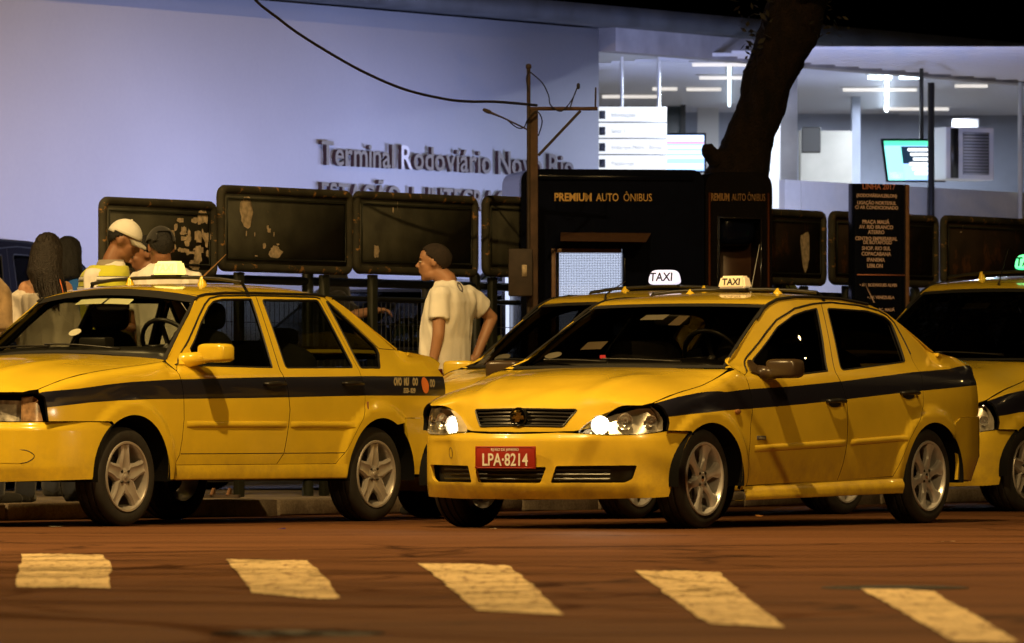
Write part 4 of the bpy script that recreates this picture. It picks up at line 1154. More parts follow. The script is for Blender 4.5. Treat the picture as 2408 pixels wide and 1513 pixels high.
GOLD = pm('emblem_gold', (0.75, 0.50, 0.14), rough=0.25, metal=1.0)

def taxi_sign(root, c, size, mat, ink, style='box', parent_name='taxi_sign'):
    L, Wd, Hh = size                              # along x, across y, height
    if style == 'dome':
        s = superell('taxi_sign', (c[0], c[1], c[2] + Hh * .5), (L * .5, Wd * .5, Hh * .5), .42, mat, root, None, 28, 16)
        for v in s.data.vertices:
            t = (v.co.z - c[2]) / Hh; k = 1.0 - .22 * max(0, t) ** 2
            v.co.y = c[1] + (v.co.y - c[1]) * k; v.co.x = c[0] + (v.co.x - c[0]) * k
    else:
        bm = bmesh.new(); V = []
        lo = [(-L / 2, -Wd / 2), (L / 2, -Wd / 2), (L / 2, Wd / 2), (-L / 2, Wd / 2)]
        a = [bm.verts.new((c[0] + x, c[1] + y, c[2])) for x, y in lo]; b = [bm.verts.new((c[0] + x * .72, c[1] + y * .84, c[2] + Hh)) for x, y in lo]
        bm.faces.new(a[::-1]); bm.faces.new(b)
        for i in range(4): bm.faces.new((a[i], a[(i + 1) % 4], b[(i + 1) % 4], b[i]))
        bmesh.ops.bevel(bm, geom=bm.edges[:], offset=.012, segments=3, affect='EDGES')
        s = build('taxi_sign', bm, mat, root, True, angle=rad(40))
    box('sign_base', (c[0], c[1], c[2] - .006), (L * 1.05, Wd * 1.04, .014), BLACKPL, s, .004)
    sl = (L / 2 * .28) / Hh
    for f in (-1, 1):
        nx = Vector((f, 0, sl)).normalized()
        xa = Vector((0, f, 0)) * -1 if f < 0 else Vector((0, f, 0))
        xa = Vector((0, -1, 0)) if f < 0 else Vector((0, 1, 0))
        up = nx.cross(xa)
        dd = L * .5 * (.86 if style == 'box' else 1.0) + .002
        M = frame_matrix(Vector((c[0] + f * dd, c[1], c[2] + Hh * .50)), xa, up)
        text_mesh('sign_lettering', 'TAXI', Hh * (.74 if style == 'box' else .80), ink, s, M, extrude=.001, bold=.0012)
    return s

def sticker(E, name, a0, a1, b0, b1, mat, circle=False, d=.008):
    ws = E['ws']; off = Vector((d, 0, -d))
    bm = bmesh.new()
    if circle:
        pts = [ws((a0 + a1) / 2 + (a1 - a0) / 2 * math.cos(2 * math.pi * k / 24), (b0 + b1) / 2 + (b1 - b0) / 2 * math.sin(2 * math.pi * k / 24)) + off for k in range(24)]
        bm.faces.new([bm.verts.new(p) for p in pts])
    else:
        nn = 6; prev = None
        for k in range(nn + 1):
            a = a0 + (a1 - a0) * k / nn
            r = [bm.verts.new(ws(a, b0) + off), bm.verts.new(ws(a, b1) + off)]
            if prev: bm.faces.new((prev[0], r[0], r[1], prev[1]))
            prev = r
    return build(name, bm, mat, E['root'], False)

def antenna(E, x, y, L, lean, mat=None):
    p = E['roof'](x, y)
    o = tube('antenna', [p, p + Vector((lean * .03, 0, .03)), p + Vector((lean, 0, L))], [.012, .006, .0022], mat or BLACKPL, E['root'], 6)
    return o

def extra_A(E):
    root = E['root']; ch = E['side'](-1)
    taxi_sign(root, (1.51, -.02, 1.494), (.12, .185, .083), SIGN_A, INKG, 'box')
    for sgn in (-1, 1):
        ch = E['side'](sgn)
        def put(txt, x, z, size, sx, mat, bold=.003):
            p = ch(x, z); t = (ch(x + .05, z) - ch(x - .05, z)).normalized()
            if sgn > 0: t = -t
            M = frame_matrix(p + Vector((0, sgn * .004, 0)), t, Vector((0, 0, 1)))
            return text_mesh('quarter_lettering', txt, size, mat, root, M, extrude=.0005, bold=bold, sx=sx)
        put('OVO', 2.765, .851, .062, .62, GREY_INK, .004); put('MU', 2.862, .851, .062, .62, GREY_INK, .004); put('OO', 2.965, .851, .062, .62, GREY_INK, .004)
        put('OO', 3.17, .842, .062, .60, GREY_INK, .004)
        put('553- 829', 2.885, .797, .040, .95, GREY_INK, .002)
        bm = bmesh.new()
        bm.faces.new([bm.verts.new(ch(3.08 + .044 * math.cos(2 * math.pi * k / 24), .832 + .050 * math.sin(2 * math.pi * k / 24)) + Vector((0, sgn * .004, 0))) for k in range(24)])
        build('round_sticker', bm, ORANGE_INK, root, False)
        bm = bmesh.new(); bm_box(bm, ch(2.415, .705) + Vector((0, sgn * .004, 0)), (.012, .012, .05), None, .004)
        build('side_marker', bm, LENS_AMB, root)
    sticker(E, 'windscreen_permit', -.02, .32, .755, .855, PAPERG)
    sticker(E, 'windscreen_permit', -.34, -.05, .755, .855, PAPERG)
    sticker(E, 'round_permit', -.10, .02, .24, .34, PAPER, True)
    # taximeter and box on the dashboard
    box('taximeter', (.72, -.06, 1.06), (.10, .20, .10), BLACKPL, root, .015)
    # fog lamp slots
    antenna(E, 1.98, .1, .19, .28, pm('antenna_rod', (.30, .17, .08), rough=.4, metal=.3))
    # card on the far side of the driver's window
    p = E['side'](-1)
    bm = bmesh.new(); q = [p(.93, 1.21), p(1.02, 1.19), p(1.05, 1.245), p(.97, 1.27)]
    bm.faces.new([bm.verts.new(v + Vector((0, .02, 0))) for v in q]); build('window_card', bm, PAPER, root, False)
    PF = E['PF']
    g = panel('grille', PF.chart, mir([(0, .615), (PF.sy(.35), .615), (PF.sy(.35), .745), (0, .745)]), BLACKPL, root, step=.06, outdir=E['od'], off=-.03)
    for z in (.64, .67, .70, .73):
        tube('grille_slat', [PF.chart(s, z) for s in [-PF.sy(.35) + 2 * PF.sy(.35) * k / 10 for k in range(11)]], .006, BLACKPL, g, 6)
    for sgn in (-1, 1):
        pts = [(PF.sy(.40), .37), (PF.sy(.66), .37), (PF.sy(.70), .41), (PF.sy(.66), .445), (PF.sy(.40), .445)]
        tube('fog_lamp_bezel', [PF.chart(sgn * a, b) for a, b in roundpoly(pts, .03)], .0035, BLACK, root, 5, True)
        panel('fog_lamp_cover', PF.chart, [(sgn * a, b) for a, b in roundpoly(pts, .03)], E['paint'], root, step=.04, outdir=E['od'], off=.002, flange=0)

def insetA(sn, z, y):
    k = 1 - .85 * sstep((sn - .55) / .35)
    v = 0.0
    if z < .34: v += (.34 - z) * .22
    if z > .575: v += .022 * sstep((z - .575) / .03)
    if z > .604: v += (z - .604) * .28
    return v * k

pA_side_shut = [(.448, .356), (.475, .385), (.495, .411), (.515, .50), (.529, .621), (.523, .743), (.505, .905)]
A_rshut1 = [(1.551, .917), (1.585, .80), (1.603, .678), (1.593, .588), (1.575, .50), (1.554, .418), (1.486, .352)]
A_rshut2 = [(2.394, .926), (2.385, .891), (2.397, .80), (2.397, .736), (2.385, .679), (2.345, .62), (2.286, .555), (2.225, .48), (2.186, .435), (2.106, .352)]
A_Q = roundpoly([(2.335, 1.345), (2.706, 1.060), (2.716, 1.02), (2.643, .934), (2.422, .934)], .02)
A_frame = [(.589, .948), (.79, 1.089), (.974, 1.236), (1.07, 1.305), (1.139, 1.342), (1.239, 1.358), (1.61, 1.366), (2.24, 1.364), (2.279, 1.356)]
DA = dict(
    paint=PAINT, Wp=[(-.95, .70), (-.75, .745), (-.55, .79), (-.3, .825), (0, .84), (.5, .845), (2.2, .845), (2.8, .838), (3.2, .815), (3.5, .77)],
    prof=[(.10, .10), (.18, .06), (.26, .03), (.40, .012), (.56, .004), (.72, 0), (.80, .003), (.87, .016), (.93, .045), (1.10, .125), (1.37, .262), (1.45, .31)], taper=(1.4, .07, 2.2, .04, .88),
    zt=[(.50, .975), (.45, .965), (.28, .945), (0, .92), (-.28, .890), (-.48, .855), (-.61, .82), (-.75, .775)], ye=[(.5, .775), (.3, .77), (-.3, .755), (-.6, .72), (-.8, .68)],
    zt2=[(2.9, 1.050), (3.0, 1.037), (3.1, 1.028), (3.33, 1.006), (3.42, .98), (3.5, .94)], ye2=[(2.85, .745), (3.1, .735), (3.3, .71), (3.5, .66)],
    xcowl=.50, xtrunk=2.93, sh=.07, flare=.022,
    arches=[(.02, .295, .350, .350), (2.56, .285, .345, .345)], wheels=[(0.0, .288), (2.55, .288)], tyre_r=.288, Wp_wheel=.835,
    stripe_top=[(-.80, .752), (-.60, .775), (-.388, .803), (-.20, .822), (.013, .838), (.383, .853), (1.253, .871), (2.387, .885), (3.225, .888), (3.5, .888)],
    stripe_bot=[(-.80, .672), (-.675, .690), (-.352, .718), (-.1, .730), (.197, .738), (1.253, .748), (2.387, .766), (3.29, .768), (3.5, .768)],
    fender=[(.448, .268)] + pA_side_shut + [(.465, .955), (.43, .963), (.28, .945), (0, .92), (-.28, .890), (-.48, .855), (-.61, .82), (-.70, .79), (-.725, .755), (-.70, .738), (-.675, .608), (-.19, .608), (-.17, .59)] + ell(.02, .295, .350, .350, 122, 0, 26) + [(.37, .268)],
    side=[(.505, .966), (.521, .973), (.573, .998), (.726, 1.12), (.887, 1.244), (.99, 1.325), (1.04, 1.348), (1.11, 1.360), (1.3, 1.372), (1.6, 1.376), (2.24, 1.376), (2.34, 1.366), (2.42, 1.350), (2.56, 1.285), (2.70, 1.195), (2.85, 1.11), (2.95, 1.050), (3.0, 1.036), (3.1, 1.028), (3.33, 1.006), (3.38, .992), (3.39, .955), (3.350, .93), (3.340, .75), (3.335, .632), (2.83, .632), (2.80, .60)] + ell(2.56, .285, .345, .345, 62, 180, 26) + [(2.215, .268), (.452, .268)] + [(p[0] + .004, p[1]) for p in pA_side_shut] + [(.50, .955)],
    door_opening=pA_side_shut + [(.56, .938)] + A_frame + A_rshut2 + [(.448, .352)],
    door1=pA_side_shut + [(.56, .938)] + A_frame[:6] + [(1.61, 1.366)] + A_rshut1 + [(.46, .352)],
    door2=list(reversed(A_rshut1)) + [(1.61, 1.366)] + A_frame[7:] + A_rshut2,
    glass1=roundpoly([(.645, .937), (.856, 1.096), (.962, 1.190), (1.096, 1.290), (1.167, 1.324), (1.262, 1.337), (1.552, 1.343), (1.486, .931)], .012),
    glass2=roundpoly([(1.660, 1.340), (2.249, 1.345), (2.341, .935), (1.622, .929)], .025),
    quarter=[A_Q], side_holes=[A_Q],
    drip=[(.99, 1.327), (1.04, 1.350), (1.11, 1.362), (1.3, 1.374), (1.6, 1.378), (2.24, 1.378), (2.34, 1.368)], gutter_r=.008,
    pillar=[(.521, .973), (.573, .998), (.726, 1.12), (.887, 1.244), (.99, 1.325), (1.04, 1.348)], cpillar=[(2.42, 1.350), (2.56, 1.285), (2.70, 1.195), (2.85, 1.11), (2.95, 1.050)],
    frame_line=[(.55, .940)] + A_frame,
    seams=[[(2.33, 1.366), (2.742, 1.055), (2.93, 1.049)], [(2.348, 1.352), (2.66, 1.115), (2.728, 1.062)], [(1.61, 1.366), (1.551, .917)], [(.505, .419), (1.55, .419)], [(1.56, .419), (2.17, .419)]],
    mould1=[(.56, 1.575, (.592, .590), .040)], mould2=[(1.615, 2.27, (.590, .588), .040)], handle1=(1.44, .833), handle2=(2.26, .839), handle_mat=BLACKPL,
    sill=(.46, 2.19, lambda u: .258, lambda u: .352, .008),
    mirror=((.705, .945, 1.012), (.062, .112, .056), PAINT), mirror_base=([(.575, .938), (.74, .938), (.76, 1.06), (.715, 1.035)], .965),
    tub=(-.72, 3.40), belt=.93, cowl_x=.30,
    hood=dict(X=[(-1, -1), (.6, .6)], Zc=[(.5, 1.016), (.30, 1.010), (-.2, .980), (-.5, .935), (-.72, .865), (-.84, .79)], q=0.0, pmin=-.75, crease=.006,
              poly=[(-.84, 0), (-.83, .3), (-.80, .52), (-.765, .64)] + [(p, pchip([(.5, .775), (.3, .77), (-.3, .755), (-.6, .72), (-.8, .68)])(p) - .004) for p in (-.70, -.61, -.48, -.28, -.1, .1, .28, .40)] + [(.455, .755), (.46, .69), (.43, .57), (.37, .40), (.32, .22), (.30, 0)]),
    zd=[(.85, 1.29), (.99, 1.330), (1.04, 1.352), (1.11, 1.364), (1.3, 1.376), (1.6, 1.380), (2.24, 1.380), (2.34, 1.372), (2.55, 1.35)],
    zc=[(.90, 1.386), (1.1, 1.42), (1.4, 1.438), (1.8, 1.447), (2.1, 1.443), (2.4, 1.418), (2.6, 1.385)],
    roof=dict(front=(.98, 1.04), rear=(2.57, 2.42)),
    ws=dict(xb=(.38, .525), zb=(1.020, .978), xt=(.98, 1.05), zt=(1.396, 1.352), y=(.722, .568), bulge=.028, topband=.12),
    rw=dict(xb=(3.12, 2.94), zb=(1.055, 1.050), xt=(2.58, 2.43), zt=(1.395, 1.352), y=(.70, .572), bulge=.02),
    boot=dict(Zc=[(2.9, 1.06), (3.2, 1.052), (3.42, 1.02), (3.5, .985)], x=(3.02, 3.43)),
    planF=[(-.87, 0), (-.865, .2), (-.85, .4), (-.815, .55), (-.75, .66), (-.66, .735), (-.5, .79), (-.33, .825), (-.17, .842)], insetF=insetA,
    planR=[(3.60, 0), (3.595, .2), (3.585, .4), (3.565, .58), (3.535, .69), (3.485, .755), (3.40, .787), (3.2, .818), (3.0, .832), (2.84, .842)],
    insetR=lambda sn, z, y: (max(0, .36 - z) * .25 + (.045 if z > .64 else 0) + max(0, z - .66) * .10) * (1 - .8 * sstep((sn - .6) / .3)),
    bumperF=lambda P: [(0, .262), (P.sy(.5), .262), (P.sx(-.5), .272), (P.sx(-.34), .275), (P.sx(-.31), .36), (P.sx(-.275), .45), (P.sx(-.225), .53), (P.sx(-.175), .588), (P.sx(-.20), .604), (P.sx(-.66), .604), (P.sy(.5), .604), (0, .604)],
    bumper_holes=lambda P: [],
    bumperR=lambda P: [(0, .285), (P.sy(.6), .285), (P.sx(2.92), .285), (P.sx(2.90), .40), (P.sx(2.87), .50), (P.sx(2.845), .58), (P.sx(2.845), .628), (P.sy(.5), .628), (0, .628)],
    tail=lambda P: [(P.sy(.40), .70), (P.sx(3.345), .735), (P.sx(3.355), .928), (P.sx(3.40), .935), (P.sy(.40), .935)], tailpanel=(.634, .955),
    headlight=lambda P: [(P.sy(.36), .610), (P.sx(-.765), .610), (P.sx(-.765), .742), (P.sy(.36), .748)], housing=pm('lamp_housing_sparkle', (.75, .70, .62), rough=.3, metal=.25, noise=.6, nscale=25),  # mottled housing colour stands in for the sparkle of the reflector
    amber_mat=pm('indicator_clear', (.40, .24, .13), rough=.12, coat=1.0, noise=.5, nscale=30), amber=lambda P: [(P.sx(-.770), .609), (P.sx(-.672), .609), (P.sx(-.690), .735), (P.sx(-.72), .752), (P.sx(-.770), .748)],
    bowls=lambda P: [(P.sy(.44), .675, .035, False)], bulb_mat=CHROME,
    rack=dict(x=[1.50], z=1.480, drop=.034, feet=(-.27, .27)), dash=(.74, .955), glass=glassm('side_glass_light_tint', (.38, .40, .35)), wsglass=GLASS_A, style='five', alloy=ALLOY, extra=extra_A)

# ---- second design: rounded saloon
def insetB(sn, z, y):
    k = 1 - .86 * sstep((sn - .50) / .36)
    v = 0.0
    if z < .26: v += (.26 - z) ** 1.4 * 1.2
    if z > .50: v += .022 * sstep((z - .50) / .05)
    if z > .55: v += (z - .55) * .55
    # centre section of the bumper stands a little proud, with sloping shoulders
    if .2 < z < .55:
        e = .36 + (z - .36) * .35
        v += .020 * sstep((abs(y) - e) / .13) * (1 - sstep((abs(y) - .60) / .2)) * sstep((.55 - z) / .06)
    return v * k

def grille_slats(P, y0, y1, zs, off, parent, od, mat):
    for z in zs:
        pts = []
        for k in range(9):
            y = y0 + (y1 - y0) * k / 8; u = P.sy(abs(y)) * (1 if y >= 0 else -1)
            p = P.chart(u, z); pts.append(p - Vector((-1, 0, 0)) * off)
        tube('grille_slat', pts, .006, mat, parent, 6)

def emblem_bowtie(c, w, h, d, mat, parent):
    # flat cross-shaped badge: a wide slanted bar with a raised middle block
    pts = [(-.5, -.16), (-.20, -.16), (-.24, -.42), (.16, -.42), (.20, -.16), (.54, -.16), (.44, .16), (.20, .16), (.24, .42), (-.16, .42), (-.20, .16), (-.44, .16)]
    pts = [(x - .05 * 0 + y * .12, y) for x, y in pts]
    bm = bmesh.new()
    a = [bm.verts.new((c[0], c[1] - x * w, c[2] + y * h)) for x, y in pts]
    f = bm.faces.new(a)
    r = bmesh.ops.extrude_face_region(bm, geom=[f]); vv = [v for v in r['geom'] if isinstance(v, bmesh.types.BMVert)]
    bmesh.ops.translate(bm, vec=(-d, 0, 0), verts=vv)
    bmesh.ops.recalc_face_normals(bm, faces=bm.faces)
    return build('badge', bm, mat, parent, False)

def front_B(E, plate, lit=True):
    root = E['root']; PF = E['PF']; hood = E['hood']; bm_ = E['bumper']; hd = E['bonnet']
    # grille in the bonnet nose
    g = panel('grille', hood, [(-.655, -.37), (-.655, .37), (-.785, .30), (-.785, -.30)], BLACKPL, hd, step=.05, off=-.035, flange=0, outdir=Vector((-1, 0, .3)))
    tube('grille_surround', [hood(*p) for p in resample(roundpoly([(-.667, -.340), (-.667, .340), (-.768, .275), (-.768, -.275)], .015), .04)], .006, BLACKPL, g, 6, True)
    for p in (-.690, -.712, -.735, -.755):
        w = .33 - (-.667 - p) * .6
        tube('grille_slat', [hood(p, -w + 2 * w * k / 12) + Vector((.012, 0, 0)) for k in range(13)], .0065, pm('grille_bar', (.06, .055, .05), rough=.22, metal=.7), g, 6)
    ce = hood(-.717, 0) + Vector((-.012, 0, 0))
    bm = bmesh.new()
    bm_lathe(bm, [(.001, .010), (.044, .010), (.046, -.004), (.052, -.010), (.056, -.004), (.056, .014)], 30, 'X', c=(0, 0, 0))
    bmesh.ops.translate(bm, vec=ce, verts=bm.verts)
    e = build('emblem', bm, pm('emblem_rim', (.04, .04, .04), rough=.12, metal=.8), g)
    emblem_bowtie(ce + Vector((.004, 0, 0)), .075, .062, .010, GOLD, e)
    # intakes in the bumper
    od = E['od']
    for (y0, y1, zs) in ((-.235, .235, (.285, .31, .335)), (.27, .56, (.285, .31, .335)), (-.56, -.27, (.285, .31, .335))):
        s0 = PF.sy(abs(y0)) * (1 if y0 >= 0 else -1); s1 = PF.sy(abs(y1)) * (1 if y1 >= 0 else -1)
        ins = panel('air_intake', PF.chart, [(s0 - .02 - (.15 if y0 < -.3 else 0), .245), (s1 + .02 + (.15 if y1 > .3 else 0), .245), (s1 + .02 + (.15 if y1 > .3 else 0), .372), (s0 - .02 - (.15 if y0 < -.3 else 0), .372)], BLACK, bm_, step=.05, off=-.05, flange=0, outdir=od)
        grille_slats(PF, y0, y1, zs, .022, ins, od, BLACKPL)
    # number plate
    px = PF.chart(0, .405).x - .012
    pl = box('number_plate', (px, 0, .405), (.012, .40, .128), RED_PLATE, root, .004)
    bm = bmesh.new()
    fr = roundpoly([(-.194, -.058), (.194, -.058), (.194, .058), (-.194, .058)], .015)
    bm_tube(bm, [(px - .006, y, .405 + z) for y, z in fr], .0028, 5, True)
    build('plate_edge', bm, RED_PLATE, pl)
    if plate:
        M = frame_matrix((px - .0075, 0, .389), (0, -1, 0), (0, 0, 1))
        text_mesh('plate_number', plate, .098, WHITE_INK, pl, M, extrude=.001, bold=.0015, sx=.80)
        M = frame_matrix((px - .0075, 0, .449), (0, -1, 0), (0, 0, 1))
        text_mesh('plate_town', 'RJ·RIO DE JANEIRO', .022, WHITE_INK, pl, M, extrude=.0006, sx=1.0)
    # towing eye cover
    c = PF.chart(PF.sy(.47), .43)
    tube('towing_cover', [PF.chart(PF.sy(.47) + .026 * math.cos(2 * math.pi * k / 20), .43 + .03 * math.sin(2 * math.pi * k / 20)) for k in range(20)], .002, BLACK, bm_, 5, True)

def extra_B(E):
    root = E['root']
    front_B(E, 'LPA·8214')
    taxi_sign(root, (1.77, 0, 1.398), (.10, .19, .075), SIGN_B, INK, 'box')
    sticker(E, 'round_permit', .66, .84, .15, .245, PAPER, True)
    sticker(E, 'windscreen_permit', -.06, .20, .72, .82, PAPER)
    sticker(E, 'windscreen_permit', -.30, -.18, .62, .80, pm('paper_dim', (.45, .36, .25), rough=.8))
    sticker(E, 'windscreen_permit', .28, .50, .26, .37, pm('paper_dim', (.45, .36, .25), rough=.8))
    for k in (.02, .2): box('dash_papers', (.62, -.05 - k, .955), (.05, .11, .012), PAPER, root, .003)
    # mirror sticker, door badge, side indicator
    for sgn in (-1, 1):
        ch = E['side'](sgn)
        b = box('door_badge', ch(.60, .515) + Vector((0, sgn * .003, 0)), (.10, .006, .022), pm('badge_grey', (.10, .10, .11), rough=.3), root, .002)
        M = frame_matrix(ch(.60, .515) + Vector((0, sgn * .007, 0)), (1, 0, 0) if sgn < 0 else (-1, 0, 0), (0, 0, 1))
        text_mesh('badge_lettering', 'advantage', .018, GREY_INK, b, M, extrude=.0004)
        superell('side_indicator', ch(.33, .665) + Vector((0, sgn * .006, 0)), (.03, .01, .014), .8, LENS_AMB, root)
    antenna(E, 2.05, .05, .30, .10, BLACKPL)
    box('dash_lamp', (.62, .22, .985), (.02, .03, .02), em('red_dash_light', (1, .05, .03), 1.2), root, .003)
    # driver's window visor
    ch = E['side'](-1)

B_fshut = [(.463, .235), (.465, .386), (.483, .592), (.504, .664), (.500, .74), (.485, .798), (.472, .875)]
B_rshut1 = [(1.545, .895), (1.564, .844), (1.603, .74), (1.618, .644), (1.607, .486), (1.575, .36), (1.532, .262)]
B_rshut2 = [(2.590, 1.11), (2.608, 1.01), (2.600, .914), (2.574, .86), (2.556, .806), (2.540, .699), (2.49, .64), (2.427, .585), (2.338, .506), (2.26, .40), (2.194, .282)]
B_frame = [(.572, .905), (.72, .982), (.873, 1.060), (1.011, 1.134), (1.148, 1.199), (1.394, 1.269), (1.636, 1.300), (1.745, 1.306), (1.867, 1.312), (2.177, 1.299), (2.417, 1.272), (2.51, 1.243), (2.565, 1.200)]
B_zt = [(.45, .915), (.32, .890), (.25, .868), (.06, .815), (-.22, .765), (-.38, .725), (-.47, .697), (-.60, .655)]
B_ye = [(.45, .80), (.25, .79), (0, .785), (-.3, .765), (-.5, .725), (-.6, .69)]
